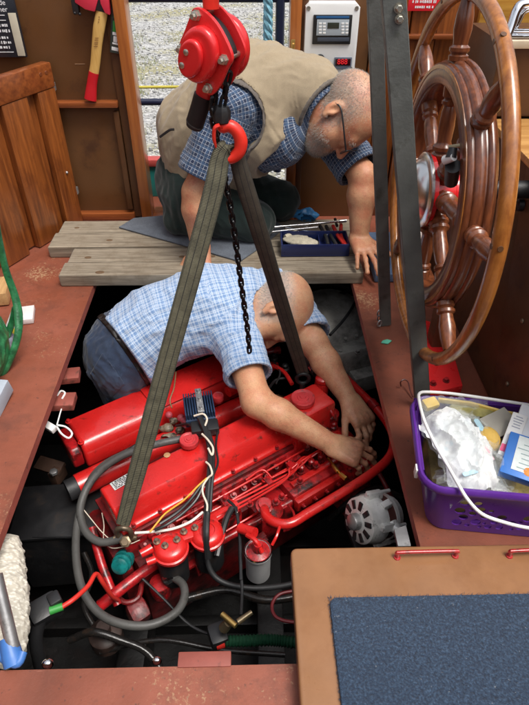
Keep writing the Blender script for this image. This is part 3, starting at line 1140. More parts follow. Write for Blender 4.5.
axe_piece(.30, 1, "handle", WOOD("ash_handle", (0.56, 0.30, 0.07), (0.78, 0.50, 0.16), axis=2, fine=50, rough=.4, coat=.3, bump=.06))
axe_piece(0, .305, "grip_end", M("red_dipped_paint", (0.55, 0.012, 0.02), .35, var=.08), .0008)
for (u_, v_, s) in ((93.5, 16, .014),):
    pass
b = MB()
for vv in (38, 40, 42.5, 44, 46.5, 17, 19.5, 22):
    pp = px(96.5 + (30 - vv) * -.0 + (40 - vv) * .12, vv, Y=ay - .0142)
    b.box(pp, (.014 if vv > 30 else .004, .0006, .002))
b.build("stamp", PLAIN("brown_stamp", (0.22, 0.10, 0.03), .7), hd, kind="stuff")
o = px(80, 12, Y=ay)
sc = (px(81, 12, Y=ay) - o).length
hx = lambda u_, v_: ((u_ - 80) * sc, (12 - v_) * sc)
b = MB(); b.prism([hx(*q) for q in ((80, -8), (80, 4), (88, 8), (97, 10), (109, 13), (110, 5), (111, -8))], V3(o) + YA * .012, (XA, ZA, -YA), .026, .003)
b.build("head", M("dark_axe_steel", (0.05, 0.05, 0.055), .4, metal=.7), hd)
b = MB(); b.prism([hx(*q) for q in ((79, -9), (78, 3), (87, 9), (96, 11), (101, 1), (98, -9))], V3(o) + YA * .017, (XA, ZA, -YA), .037, .003)
b.prism([hx(*q) for q in ((103, 4), (103, -9), (112, -9), (110.5, 14), (106, 12))], V3(o) + YA * .017, (XA, ZA, -YA), .037, .003)
b.build("sheath", M("red_axe_sheath", (0.62, 0.03, 0.06), .45, var=.1), hd)
b = MB(); b.prism([hx(*q) for q in ((74, -8), (74, 12), (79.5, 14), (80.5, 4), (81, -8))], V3(o) + YA * .014, (XA, ZA, -YA), .03, .002)
b.ball(px(75, 13, Y=ay - .012), .006); b.ball(px(80, 14, Y=ay - .012), .005)
b.build("wall_bracket", BLACKPL, hd)

# carded packet beside the axe
q0, q1 = px(115, 53, Y=ay + .012), px(117, 8, Y=ay + .012)
pk = thing("carded_packet", "narrow dark packet with green and white marks hanging beside the hatchet", "packet", q0)
up = (q1 - q0).normalized(); rt = up.cross(YA).normalized(); rt = rt if rt.x > 0 else -rt
LN = (q1 - q0).length
b = MB(); b.box((q0 + q1) / 2, (.036, LN, .008), (rt, up, rt.cross(up)), .002); b.build("card", M("dark_green_card", (0.03, 0.045, 0.04), .3, coat=.4), pk)
for s, w_, h_, mt in ((.10, .024, .012, WHITEPL), (.22, .02, .006, WHITEPL), (.32, .014, .020, WHITEPL), (.44, .022, .010, WHITEPL), (.60, .022, .036, GREENPL), (.82, .020, .010, GREENPL), (.9, .02, .004, WHITEPL)):
    b = MB(); b.box(q0 + up * LN * s - YA * .0045, (w_, h_, .0012), (rt, up, rt.cross(up)), .0003); b.build("print", mt, pk)

# dark extinguisher notice at the top left, leaning on the bulkhead above the door
q0 = px(-22, 57, Y=BY - .02); q1 = px(27, 54, Y=BY - .02); q2 = px(19, -8, Y=BY - .02)
nt = thing("extinguisher_sign", "black notice with white lettering about an extinguisher at the top left corner", "sign", q0)
w_ = (q1 - q0).length; h_ = (q2 - q1).length
b = MB(); b.box(q0 + XA * w_ / 2 + ZA * h_ / 2, (w_, .012, h_), bev=.002); b.build("plate", M("black_notice", (0.016, 0.019, 0.026), .35, var=.2, coat=.3), nt)
b = MB(); b.box(q0 + XA * (w_ - .018) + ZA * .075 - YA * .0072, (.028, .003, .14), bev=.001); b.build("cream_strip", M("cream_card", (0.55, 0.50, 0.38), .6), nt)
tx = q0 - YA * .0066
for s, sz, x_, z_ in (("dioxide", .0235, w_ - .032, .170), ("Extinguisher", .0235, w_ - .030, .149)):
    text(s, "lettering", sz, tx + XA * x_ + ZA * z_, (XA, ZA, -YA), WHITEINK, nt, 'RIGHT')
for hh, x1_, z_, n_ in ((.011, w_ - .044, .102, 9), (.011, w_ - .040, .084, 12), (.009, w_ - .052, .062, 7), (.010, w_ - .046, .046, 11), (.009, w_ - .055, .030, 6)):
    w = MB(); xx = x1_
    for _ in range(n_):
        ww = random.uniform(.003, .009)
        w.box(tx + XA * (xx - ww / 2) + ZA * (z_ + .004), (ww, .0008, hh * random.uniform(.65, 1)))
        xx -= ww + random.choice((.002, .002, .005))
    w.build("lettering", WHITEINK, nt)
for z_ in (.138, .122, .018):
    b = MB(); b.box(tx + XA * (w_ / 2 - .01) + ZA * z_, (w_ - .07, .0008, .0022)); b.build("rule", WHITEINK, nt)

# ------------------------------------------------------------------ scaffold planks across the rear of the hatch
KNOT = M("dark_wood_knot", (0.12, 0.07, 0.035), .8, var=.3, scale=60)


def plank(x0, x1, y0, y1, z0, z1, label, seed):
    q = thing("wooden_plank", label, "plank", ((x0 + x1) / 2, (y0 + y1) / 2, z0), "planks laid across the hatch")
    w = MB()
    nx, ny = 40, 8
    r2 = random.Random(seed)
    ym = y0 + (y1 - y0) * r2.uniform(.46, .54)
    for ya, yb, xo in ((y0, ym - .0012, 0), (ym + .0012, y1, r2.uniform(.002, .012))):
        w = MB()
        w.box(((x0 + xo + x1) / 2, (ya + yb) / 2, (z0 + z1) / 2), (x1 - x0 - xo, yb - ya, z1 - z0), bev=.003)
        for _ in range(3):                                       # nail heads and knots standing a hair proud
            kx, ky = r2.uniform(x0 + .05, x1 - .05), r2.uniform(ya + .015, yb - .015)
        w.build("board", TIMBER, q)
        for _ in range(3):
            kx, ky, kr = r2.uniform(x0 + .05, x1 - .05), r2.uniform(ya + .02, yb - .02), r2.uniform(.006, .012)
            w = MB(); w.prism([(kx + kr * 1.6 * math.cos(a), ky + kr * math.sin(a)) for a in [2 * math.pi * k / 12 for k in range(12)]], (0, 0, z1 - .001), (XA, YA, ZA), .0018, .0006, 1); w.build("knot", KNOT, q)
        w = MB(); w.box((x0 + xo - .0012, (ya + yb) / 2, (z0 + z1) / 2), (.003, yb - ya - .008, z1 - z0 - .008), bev=.001); w.build("sawn_end", TIMBEREND, q)
    return q


plank(-.716, .420, 1.858, 2.062, .002, .048, "weathered plank along the hatch edge, nearer of the two, carrying the tool tray", 1)
plank(-.812, .45, 2.072, 2.30, .002, .048, "weathered plank under the grey mat, behind the other plank", 2)
b = MB()
pts = [px(u_, v_, z=.0505) for u_, v_ in ((119, 228), (134, 219), (190, 214), (262, 214), (285, 228), (262, 247), (240, 262), (222, 257), (205, 252))]
b.prism([(p.x, p.y) for p in pts], (0, 0, .050), (XA, YA, ZA), .006, .002)
b.build("kneeling_mat", MATGREY, label="grey blue mat laid on the planks under the kneeling man", cat="mat")
b = MB()
p = px(372, 228, z=.03); q = px(398, 283, z=.03)
b.box(((p.x + q.x) / 2 + .02, (p.y + q.y) / 2, .02), (.17, .34, .036), bev=.008)
b.build("blue_cushion", CLOTH("faded_blue_cloth", (0.09, 0.15, 0.26)), label="faded blue pad on the red deck behind the gantry leg", cat="pad")

# ------------------------------------------------------------------ lifting frame: two angle-iron legs and a head beam above the picture
ga = thing("lifting_gantry", "dark grey steel lifting gantry whose two tall legs stand on the right deck", "gantry", (.46, 1.44, 0))
apx = []
for B, tp, wd_, nm in ((px(423.5, 408, z=.003), px(394.5, 0, Y=1.19), .043, 1), (px(386, 326, z=.003), px(375.5, 0, Y=1.56), .036, 2)):
    ax_ = (tp - B).normalized()
    top = B + ax_ * (1.55 / ax_.z)
    apx.append(top)
    xr = (XA - ax_ * XA.dot(ax_)).normalized()
    yr = ax_.cross(xr)                                      # away from the viewer
    w = MB()
    h = wd_ / 2
    w.prism([(-h, 0), (h, 0), (h, .006), (-h + .006, .006), (-h + .006, .024), (-h, .024)], B, (xr, yr, ax_), (top - B).length, .0012, 1)
    leg = w.build("leg", GANTRY, ga)
    if nm == 1:
        q = px(403, 12, Y=1.27)
        for vv in (10, 21):
            s_ = (px(400, vv, Y=1.17) - B).dot(ax_)
            bolt(B + ax_ * s_ + xr * .006 - yr * .0005, -yr, .006, .010, ZINC, ga)
b = MB()
b.box((apx[0] + apx[1]) / 2 + ZA * .04, (.08, .5, .08), bev=.004)
b.tube([(apx[0] + apx[1]) / 2 + ZA * .10, V3((-.065, 1.30, 1.66)), V3((-.7, 1.26, 1.66))], .035, 12)
b.build("head_beam", GANTRY, ga)
# small shackle chain and green tape at the foot of the rear leg
b = MB()
for i, (u_, v_) in enumerate(((379.2, 313), (379.4, 318), (379.6, 323.5))):
    p = px(u_, v_, z=.035 - i * .008)
    b.tube([p + V3((.007 * math.cos(a), (.0 if i % 2 else .003) * math.cos(a), .012 * math.sin(a))) for a in [2 * math.pi * k / 14 for k in range(14)]], .0028, 6, closed=True)
b.build("shackle_chain", GALV, label="tiny galvanised chain hanging at the foot of the rear gantry leg", cat="chain")
b = MB()
p = px(386, 342, z=.003)
b.prism([(p.x - .018, p.y - .006), (p.x + .004, p.y - .012), (p.x + .02, p.y + .004), (p.x + .006, p.y + .012), (p.x - .010, p.y + .006)], (0, 0, .002), (XA, YA, ZA), .004, .001)
b.build("green_tape", PLAIN("mint_tape", (0.12, 0.50, 0.34), .4), label="scrap of mint green tape lying on the red deck beside the gantry legs", cat="tape")

# ------------------------------------------------------------------ ship's wheel
WC = V3((.46, 1.36, .596))
AX = V3((-1, 0, 0))
sw = thing("ships_wheel", "large varnished wooden ship's wheel with turned spokes and pale outer ring", "ship's wheel", (WC.x, WC.y, 0.0))
rim = [(.027, .243), (.0275, .262), (.027, .279), (.023, .285), (.017, .2865), (.0125, .285), (.010, .290), (.002, .2925), (-.007, .292), (-.0105, .2875), (-.0135, .2875), (-.016, .293), (-.023, .295), (-.0285, .292), (-.031, .286), (-.036, .281), (-.040, .276), (-.040, .246), (-.036, .240), (-.012, .238), (.010, .237), (.022, .239)]
b = MB(); b.ring(WC, AX, rim, 96); b.build("inner_rim", WHEELWOOD, sw, angle=50)
b = MB(); b.ring(WC, AX, [(-.002, .2805), (.0282, .2802), (.0284, .276), (.0281, .272), (-.002, .272)], 96); b.build("inlay_line", RINGWOOD, sw)
b = MB(); b.ring(WC, AX, [(.016 * math.cos(a), .420 + .0165 * math.sin(a)) for a in [2 * math.pi * k / 14 for k in range(14)]], 110); b.build("outer_ring", RINGWOOD, sw)
for dg in (100, 152, 40, 205):                                 # dark plugs over the ring's joints
    ph = math.radians(dg)
    rd = V3((0, -math.sin(ph), -math.cos(ph)))
    w = MB(); w.lathe(WC + rd * .4355 - XA * .004, rd, [(0, .006), (.0014, .0055)], 12); w.build("joint_plug", BROWN2, sw)
    w = MB(); w.lathe(WC + rd * .420 + AX * .0150, AX, [(0, .006), (.0014, .0055)], 12); w.build("joint_plug", BROWN2, sw)
for k in range(8):
    ph = math.radians(6 + 45 * k)
    dr_ = V3((0, -math.sin(ph), -math.cos(ph)))
    w = MB()
    w.lathe(WC, dr_, [(.045, .019), (.075, .019), (.080, .024), (.088, .025), (.094, .019), (.098, .0245), (.106, .025), (.112, .018), (.118, .0165), (.150, .0185), (.185, .0165), (.196, .014), (.200, .0195), (.207, .020), (.212, .015), (.216, .0195), (.224, .020), (.242, .020)], 18)
    w.build("spoke", SPOKEWOOD, sw)
    w = MB()
    w.lathe(WC, dr_, [(.290, .021), (.300, .0215), (.304, .017), (.309, .022), (.316, .022), (.321, .016), (.328, .0165), (.350, .020), (.378, .0185), (.398, .0145), (.406, .013)], 18)
    w.build("handle", SPOKEWOOD, sw)
b = MB()
hub = WC + V3((-.030, 0, 0))
b.lathe(hub, AX, [(0, .090), (.006, .090), (.009, .087), (.011, .076), (.020, .072), (.032, .058), (.041, .038), (.046, .016), (.047, .001)], 40, False)
b.build("hub_cap", PLAIN("polished_hub_metal", (0.80, 0.80, 0.78), .27, 1.0), sw)
b = MB(); b.lathe(hub + V3((.001, 0, 0)), -AX, [(0, .088), (.010, .087), (.014, .062), (.06, .058), (.065, .05)], 40); b.build("hub", HOISTRED, sw)

pe = thing("wheel_pedestal", "steering pedestal with red gear housing and red foot behind the ship's wheel", "pedestal", (.6, 1.38, 0))
b = MB(); b.lathe(WC + V3((.046, 0, 0)), -AX, [(-.02, .040), (.012, .040), (.014, .052), (.05, .056), (.062, .054), (.07, .044)], 32); b.build("gear_housing", HOISTRED, pe)
b = MB(); b.tube([WC + V3((.116, 0, 0)), WC + V3((.238, 0, 0))], .022, 16); b.build("shaft", BLACKSTEEL, pe)
b = MB(); b.prism([(-.03, 0), (.03, 0), (.03, .56), (-.03, .56)], (.57, WC.y + .10, .03), (YA, ZA, XA), .05, .008); b.build("column", BROWN2, pe)
q = [px(u_, v_, z=.032) for u_, v_ in ((428, 322), (446, 327), (463, 386), (430, 391))]
b = MB(); b.prism([(q[0].x - .02, q[0].y + .02), (q[1].x, q[1].y), (q[2].x, q[2].y), (q[3].x - .03, q[3].y - .02)], (0, 0, .002), (XA, YA, ZA), .032, .006); b.build("foot", HOISTRED, pe)
for u_, v_ in ((446, 381), (433, 384), (441, 336)):
    bolt(px(u_, v_, z=.034), ZA, .007, .012, REDROUGH, pe)

lv = thing("throttle_lever", "small lever with white and black grip above the wheel hub", "lever", px(452, 172, X=.42))
b = MB(); b.tube([px(451, 182, X=.44), px(453, 166, X=.425)], [.015, .017], 14); b.build("lever_base", BLACKPL, lv)
b = MB(); b.tube([px(454, 157, X=.42), px(445, 160, X=.41)], [.008, .010], 14); b.build("white_grip", WHITEPL, lv)
b = MB(); b.tube([px(449, 147, X=.42), px(463, 145, X=.44)], .004, 8); b.build("lever_rod", M("brass_cream", (0.5, 0.45, 0.28), .35, metal=.5), lv)
b = MB(); b.tube([px(451, 158, X=.417), px(453, 148, X=.42)], [.012, .009], 12); b.build("black_collar", BLACKPL, lv)

# ------------------------------------------------------------------ brown cabinet along the right side
cb = thing("side_cabinet", "brown painted cabinet with screw heads along the right side behind the wheel", "cabinet", (.95, 1.6, 0))
b = MB(); b.box((.99, 1.45, .32), (.58, 1.35, .636), bev=.004); b.build("carcass", BROWN2, cb)
f0, f1, f2, f3 = px(497, 388, X=.698), px(529, 165, X=.698), px(700, 165, X=.698), px(700, 388, X=.698)
b = MB()
b.prism([(f0.y, .004), (f1.y, f1.z), (.82, f1.z), (.82, .004)], (.6985, 0, 0), (YA, ZA, XA), -.007, .0015); b.build("side_panel", BROWN2, cb)
for u_, v_ in ((522, 321), (507, 384), (477, 387)):
    p = px(u_, v_, X=.690)
    b = MB(); b.ball(p, (.004, .007, .007)); b.build("screw", M("dull_screw", (0.25, 0.19, 0.13), .4, metal=.7), cb)
p = px(522, 205, X=.690)
b = MB(); b.lathe(p, AX, [(0, .016), (.012, .015), (.016, .010)], 16); b.build("knob", BLACKPL, cb)
b = MB(); b.box((1.0, 1.40, .648), (.62, .62, .020), bev=.005); b.build("top_board", WOOD("pale_varnished_top", (0.42, 0.19, 0.05), (0.68, 0.38, 0.13), axis=0, rough=.3, coat=.5), cb)
b = MB(); b.box((1.0, 1.085, .644), (.61, .012, .03), bev=.003); b.build("red_edge", HOISTRED, cb)

ub = thing("brown_locker", "brown wooden locker with a chrome rail on top at the upper right", "locker", (.95, 1.9, .64))
k0, k1 = px(502, 43, Y=1.72), px(509, 120, Y=1.72)
b = MB(); b.box((k0.x + .22, 1.86, (k0.z + .659) / 2), (.44, .28, k0.z - .659), bev=.004); b.build("locker_case", BROWN2, ub)
b = MB(); b.box((k0.x + .215, 1.715, k0.z - .002), (.45, .016, .02), bev=.003); b.build("pale_trim", M("cream_trim", (0.6, 0.5, 0.36), .5), ub)
cr = thing("chrome_rail", "bright chrome two-tier rail on the brown locker, upper right corner", "rail", (k0.x + .1, 1.74, k0.z + .01))
for (ua, va, uc, vc) in ((506, 38, 517, 8),):
    b = MB(); b.tube([px(506, 39, Y=1.75), px(511, 26, Y=1.76), px(517, 9, Y=1.77), px(524, 4, Y=1.78), px(545, 2, Y=1.78)], .012, 12, sm=4); b.build("tube", CHROME, cr)
b = MB(); b.tube([px(512, 36, Y=1.80), px(518, 22, Y=1.80), px(526, 10, Y=1.80), px(545, 8, Y=1.80)], .008, 12, sm=4); b.build("tube", CHROME, cr)
b = MB(); b.box(px(528, 37, Y=1.76), (.12, .03, .018), bev=.005); b.build("foot", CHROME, cr)
b = MB(); b.box(px(530, 30, Y=1.78), (.11, .02, .008), bev=.003); b.build("foot", CHROME, cr)

dk = thing("shade_panel", "black panel painting in the shade behind the upper part of the wheel", "shade_panel", (.72, BY - .05, .3))
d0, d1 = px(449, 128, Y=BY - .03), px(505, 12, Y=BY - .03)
b = MB(); b.box(((d0.x + d1.x) / 2 + .1, BY - .02, (d0.z + d1.z) / 2), (d1.x - d0.x + .1, .02, d1.z - d0.z), bev=.002); b.build("shade_sheet", PLAIN("painted_shade", (0.012, 0.009, 0.007), .8), dk)  # flat black sheet over the boards: shade behind the wheel painted in
b = MB(); b.box(px(478, 58, Y=BY - .05), (.13, .02, .018), bev=.004); b.build("grab_bar", M("pale_pink_wood", (0.62, 0.42, 0.34), .4), dk)
b = MB()
for (u_, v_) in ((485, 73), (489, 72), (493, 72.5), (487, 92), (490, 91)):
    b.ball(px(u_, v_, Y=BY - .04), .0065)
b.build("hook_row", ZINC, dk, kind="stuff")
y0, y1 = px(478, 24, Y=BY - .06), px(519, -20, Y=BY - .06)
b = MB(); b.box(((y0.x + y1.x) / 2 + .05, BY - .05, (y0.z + y1.z) / 2), (y1.x - y0.x + .1, .025, y1.z - y0.z), bev=.004)
b.build("wood_header", WOOD("bright_varnished_header", (0.50, 0.21, 0.03), (0.80, 0.45, 0.09), axis=0, rough=.3, coat=.5), label="bright honey coloured wooden board at the top right behind the wheel", cat="board")

# ------------------------------------------------------------------ tan hatch cover with carpet, lower right
LT = .05
lp = px(290.5, 548, z=LT)
LX0, LY1 = lp.x, lp.y


def rounded(x0, y0, x1, y1, r, n=5):
    out = []
    for cx, cy_, a0 in ((x1 - r, y1 - r, 0), (x0 + r, y1 - r, 90), (x0 + r, y0 + r, 180), (x1 - r, y0 + r, 270)):
        for k in range(n + 1):
            a = math.radians(a0 + 90 * k / n)
            out.append((cx + r * math.cos(a), cy_ + r * math.sin(a)))
    return out


hc = thing("hatch_cover", "tan painted hatch cover with inset blue carpet lying on the deck", "hatch cover", (LX0 + .6, .2, .002))
b = MB(); b.prism(rounded(LX0, -.6, 1.35, LY1, .014), (0, 0, .003), (XA, YA, ZA), LT - .003, .006, 3); b.build("board", TANPAINT, hc)
cp = px(329, 599, z=LT)


def CARPET():
    mt, N, L, P = _nt("blue_cord_carpet")
    v = _coord(N, L)
    n1 = _noise(N, L, v, 210, 4, .8)
    n2 = _noise(N, L, v, 9, 4)
    c = _ramp(N, L, n1, [(.36, (0.006, 0.014, 0.034)), (.52, (0.022, 0.050, 0.102)), (.66, (0.07, 0.13, 0.22))])
    c = _mix(N, L, _ramp(N, L, n2, [(.35, (0, 0, 0)), (.75, (.4,) * 3)]), c, (0.018, 0.042, 0.085))
    spk = _noise(N, L, v, 95, 2)
    c = _mix(N, L, _ramp(N, L, spk, [(.72, (0, 0, 0)), (.76, (.6,) * 3)]), c, (0.32, 0.34, 0.36))
    L.new(c, P.inputs["Base Color"])
    P.inputs["Roughness"].default_value = .95
    P.inputs["Sheen Weight"].default_value = .1
    _bump(N, L, P, n1, 1.0, .006)
    return mt


cpo = rounded(cp.x, -.55, 1.25, cp.y, .016)
b = MB(); b.prism(cpo, (0, 0, LT + .0005), (XA, YA, ZA), .007, .003); b.build("carpet", CARPET(), hc)
b = MB()
for i in range(900):                                          # frayed pile along the carpet edge
    if i % 2:
        x = cp.x + random.uniform(-.002, .002); y = random.uniform(.2, cp.y)
    else:
        x = random.uniform(cp.x, .9); y = cp.y + random.uniform(-.002, .002)
    a = random.uniform(0, 6.28); l_ = random.uniform(.003, .007)
    b.raw([(x - .0006, y, LT + .004), (x + .0006, y, LT + .004), (x + math.cos(a) * l_, y + math.sin(a) * l_, LT + random.uniform(.002, .012))], [(0, 1, 2)])
b.build("carpet_fringe", CARPET(), hc, kind="stuff", flip=False)


def staple(ua, ub, va, vb, v2, name):
    a = px(ua, va, z=LT); c = px(ub, vb, z=LT)
    up_ = ZA * .020
    w = MB()
    w.tube([a, a + up_ * .75, a + (c - a).normalized() * .006 + up_, c - (c - a).normalized() * .006 + up_, c + up_ * .75, c], .0042, 10, sm=4)
    w.lathe(a, ZA, [(0, .008), (.003, .0075)], 14); w.lathe(c, ZA, [(0, .008), (.003, .0075)], 14)
    return w.build(name, M("red_handle_paint", (0.42, 0.03, 0.03), .3, coat=.4, dirt=(0.10, 0.02, 0.015), dscale=60), hc)


staple(397, 455, 557.5, 556, 0, "lift_handle")
staple(509, 560, 556, 554, 0, "lift_handle")

# ------------------------------------------------------------------ purple basket and what is in it
RZ = .165
ca, cbk = px(425, 486, z=RZ), px(413.5, 398, z=RZ)             # near-left and far-left rim corners
ldir = (cbk - ca).normalized(); ldir.z = 0; ldir.normalize()
rdir = V3((ldir.y, -ldir.x, 0))
DP = (cbk - ca).length; WDT = .40
bk = thing("purple_basket", "purple plastic basket with round holes standing on the red deck", "basket", ca + rdir * WDT / 2 + ldir * DP / 2 - ZA * RZ)
INX, INY = .034, .008


def bpt(s, t, z):
    """A point on the basket: s across, t back (0..1), inset grows towards the base."""
    k, j = INX * (1 - z / RZ), INY * (1 - z / RZ)
    return ca + rdir * (k + (WDT - 2 * k) * s) + ldir * (j + (DP - 2 * j) * t) + ZA * (z - RZ)


def holed(p00, p10, p11, p01, holes, name, th=.0035):
    """A side wall with real holes: outline and circles filled, then given thickness."""
    w = bmesh.new()
    L_ = ((p10 - p00).length + (p11 - p01).length) / 2
    H_ = (p01 - p00).length
    ol = [w.verts.new((x, y, 0)) for x, y in ((0, 0), (L_ / 2, 0), (L_, 0), (L_, H_), (L_ / 2, H_), (0, H_))]
    es = [w.edges.new((ol[i], ol[(i + 1) % 6])) for i in range(6)]
    for x, y, r in holes:
        ring = [w.verts.new((x + r * math.cos(a), y + r * math.sin(a), 0)) for a in [2 * math.pi * k / 12 for k in range(12)]]
        es += [w.edges.new((ring[i], ring[(i + 1) % 12])) for i in range(12)]
    bmesh.ops.triangle_fill(w, edges=es, use_beauty=True, use_dissolve=False)
    g = w.faces[:]
    r_ = bmesh.ops.extrude_face_region(w, geom=g)
    nv = [e for e in r_['geom'] if isinstance(e, bmesh.types.BMVert)]
    for v in nv:
        v.co.z = th
    nr = (p10 - p00).cross(p01 - p00).normalized()
    for v in w.verts:
        s, t_ = v.co.x / L_, v.co.y / H_
        base = (p00 * (1 - s) + p10 * s) * (1 - t_) + (p01 * (1 - s) + p11 * s) * t_
        v.co = base - nr * v.co.z
    q = MB(); q.bm(w)
    return q.build(name, PURPLE, bk, angle=30)


def holes(L_, H_, n, seed):
    r2 = random.Random(seed)
    out = []
    tries = 0
    while len(out) < n and tries < 6000:
        tries += 1
        r = r2.choice((.009, .011, .0125, .014)) if tries < 2500 else r2.choice((.005, .0065))
        x = r2.uniform(.03, L_ - .03)
        y = r2.uniform(.022, H_ - .045)
        bell = .030 + (H_ - .075) * (.70 + .30 * math.sin(x / L_ * math.pi * 3))
        if y > bell:
            continue
        if all((x - a) ** 2 + (y - c) ** 2 > (r + q + .003) ** 2 for a, c, q in out):
            out.append((x, y, r))
    return out


HH = RZ - .004
CR = .045
fs_, fe_ = CR / WDT, CR / DP
holed(bpt(fs_, 0, .004), bpt(1, 0, .004), bpt(1, 0, RZ), bpt(fs_, 0, RZ), holes(WDT - .08, HH, 95, 3), "front_side")
holed(bpt(0, 1 - fe_, .004), bpt(0, fe_, .004), bpt(0, fe_, RZ), bpt(0, 1 - fe_, RZ), holes(DP - .13, HH, 40, 5), "end_side")
for t_, sg_ in ((0, 1), (1, -1)):                              # rounded corners
    w = MB(); vs = []; n_ = 8
    for zz in (.004, RZ * .5, RZ):
        c_ = bpt(fs_, t_ + sg_ * fe_, zz)
        ea, eb = bpt(0, t_ + sg_ * fe_, zz) - c_, bpt(fs_, t_, zz) - c_
        for th_ in (1.0, .92):
            vs += [c_ + (ea * math.cos(math.pi / 2 * k / n_) + eb * math.sin(math.pi / 2 * k / n_)) * th_ for k in range(n_ + 1)]
    N1 = n_ + 1
    fs2 = []
    for r_ in range(2):
        for k in range(n_):
            o1 = r_ * 2 * N1
            fs2 += [(o1 + k, o1 + k + 1, o1 + 2 * N1 + k + 1, o1 + 2 * N1 + k), (o1 + N1 + k + 1, o1 + N1 + k, o1 + 3 * N1 + k, o1 + 3 * N1 + k + 1)]
    w.raw(vs, fs2); w.build("corner", PURPLE, bk)
holed(bpt(1, 1, .004), bpt(0, 1, .004), bpt(0, 1, RZ), bpt(1, 1, RZ), [], "back_side")
holed(bpt(1, 0, .004), bpt(1, 1, .004), bpt(1, 1, RZ), bpt(1, 0, RZ), [], "end_side")
q = bpt(0, 0, .004) - ca; q1_ = bpt(1, 1, .004) - ca
b = MB(); b.prism(rounded(q.dot(rdir), q.dot(ldir), q1_.dot(rdir), q1_.dot(ldir), .046, 6), ca - ZA * (RZ - .003), (rdir, ldir, ZA), .004); b.build("base", PURPLE, bk)


def rimpath(o):
    out = []
    for cx, cy_, a0 in ((WDT, DP, 0), (0, DP, 90), (0, 0, 180), (WDT, 0, 270)):
        r = .045
        sx, sy = (1 if cx else -1), (1 if cy_ else -1)
        for k in range(6):
            a = math.radians(a0 + 90 * k / 5)
            out.append(ca + rdir * (cx - sx * r + (r + o) * math.cos(a)) + ldir * (cy_ - sy * r + (r + o) * math.sin(a)))
    return out


b = MB(); b.tube([p - ZA * .004 for p in rimpath(.006)], .0075, 10, closed=True, flat=1.5, ref=None)
b.build("rim", PURPLE, bk)
b = MB(); p = bpt(0, .18, RZ) - rdir * .012; b.box(p - ZA * .012, (.008, .02, .028), (rdir, ldir, ZA), .002); b.build("handle_clip", WHITEPL, bk)
# white bail handle lying over the rim
b = MB()
hpth = [px(u_, v_, z=z_) for u_, v_, z_ in ((560, 411, .19), (529, 405, .195), (490, 399, .195), (455, 394, .19), (430, 392, .185), (420, 393, .182), (419, 400, .184), (424, 420, .19), (434, 442, .19), (449, 468, .185), (458, 484, .184), (468, 500, .174), (482, 514, .155), (503, 522, .145), (529, 528, .14), (565, 531, .14))]
b.tube(hpth, .0040, 10, sm=5); b.build("bail_handle", WHITEPL, bk)

# contents
CZ = .06
cc = px(465, 446, z=.170)


def crumple(name, mat, c, fr, w_, l_, dome, amp, seed, n=64, **kw):
    """A crumpled thin sheet: a dome broken by sharp ridged folds at three sizes, its edge tucked down."""
    vs, fs = [], []
    for i in range(n):
        for j in range(n):
            x, y = i / (n - 1) * 2 - 1, j / (n - 1) * 2 - 1
            rr = min(1.25, (x * x + y * y) ** .5)
            h = dome * (1 - rr ** 2.2)
            q = V3((x * 1.5 + seed * 7.3, y * 1.9 - seed * 3.1, seed))
            q = q + V3((mnoise.noise(q * 1.3), mnoise.noise(q * 1.3 + V3((9, 2, 4))), 0)) * .45
            for k, (fq, am) in enumerate(((1.1, 1.0), (2.3, .50), (4.9, .15), (9.5, .04))):
                h += amp * am * (.32 - abs(mnoise.noise(q * fq + V3((3 * k, 5 * k, k))))) * 2
            sx = x * (1 + .12 * mnoise.noise(q * 1.7 + V3((4, 4, 4))))
            sy = y * (1 + .12 * mnoise.noise(q * 1.7 + V3((8, 1, 4))))
            vs.append(V3(c) + fr[0] * (sx * w_ / 2) + fr[1] * (sy * l_ / 2) + fr[2] * h)
    for i in range(n - 1):
        for j in range(n - 1):
            fs.append((i * n + j, (i + 1) * n + j, (i + 1) * n + j + 1, i * n + j + 1))
    w = MB(); w.raw(vs, fs)
    return w.build(name, mat, flip=False, angle=50, **kw)


def BAG():
    mt, N, L, P = _nt("white_poly_bag")
    v = _coord(N, L)
    c = _ramp(N, L, _noise(N, L, v, 14, 3), [(.3, (0.74, 0.78, 0.80)), (.6, (0.86, 0.86, 0.85)), (.85, (0.80, 0.70, 0.68))])
    f = _ramp(N, L, _noise(N, L, v, 19, 2), [(.62, (0, 0, 0)), (.7, (.5,) * 3)])
    c = _mix(N, L, f, c, (0.45, 0.68, 0.80))
    L.new(c, P.inputs["Base Color"])
    P.inputs["Roughness"].default_value = .25
    P.inputs["Subsurface Weight"].default_value = .1
    P.inputs["Subsurface Radius"].default_value = (.02, .02, .02)
    _bump(N, L, P, _noise(N, L, v, 45, 5), .6, .004)
    return mt


crumple("white_packet", BAG(), cc + ZA * -.012, frame(12, 10, 6), .135, .215, .045, .016, 1, label="soft bright white packet inside the clear bag in the purple basket", cat="packet")

def CLEARBAG():
    mt, N, L, P = _nt("clear_film")
    v = _coord(N, L)
    P.inputs["Base Color"].default_value = (0.80, 0.84, 0.80, 1)
    P.inputs["Roughness"].default_value = .09
    P.inputs["Alpha"].default_value = .20
    _bump(N, L, P, _noise(N, L, v, 60, 5), .8, .006)
    return mt


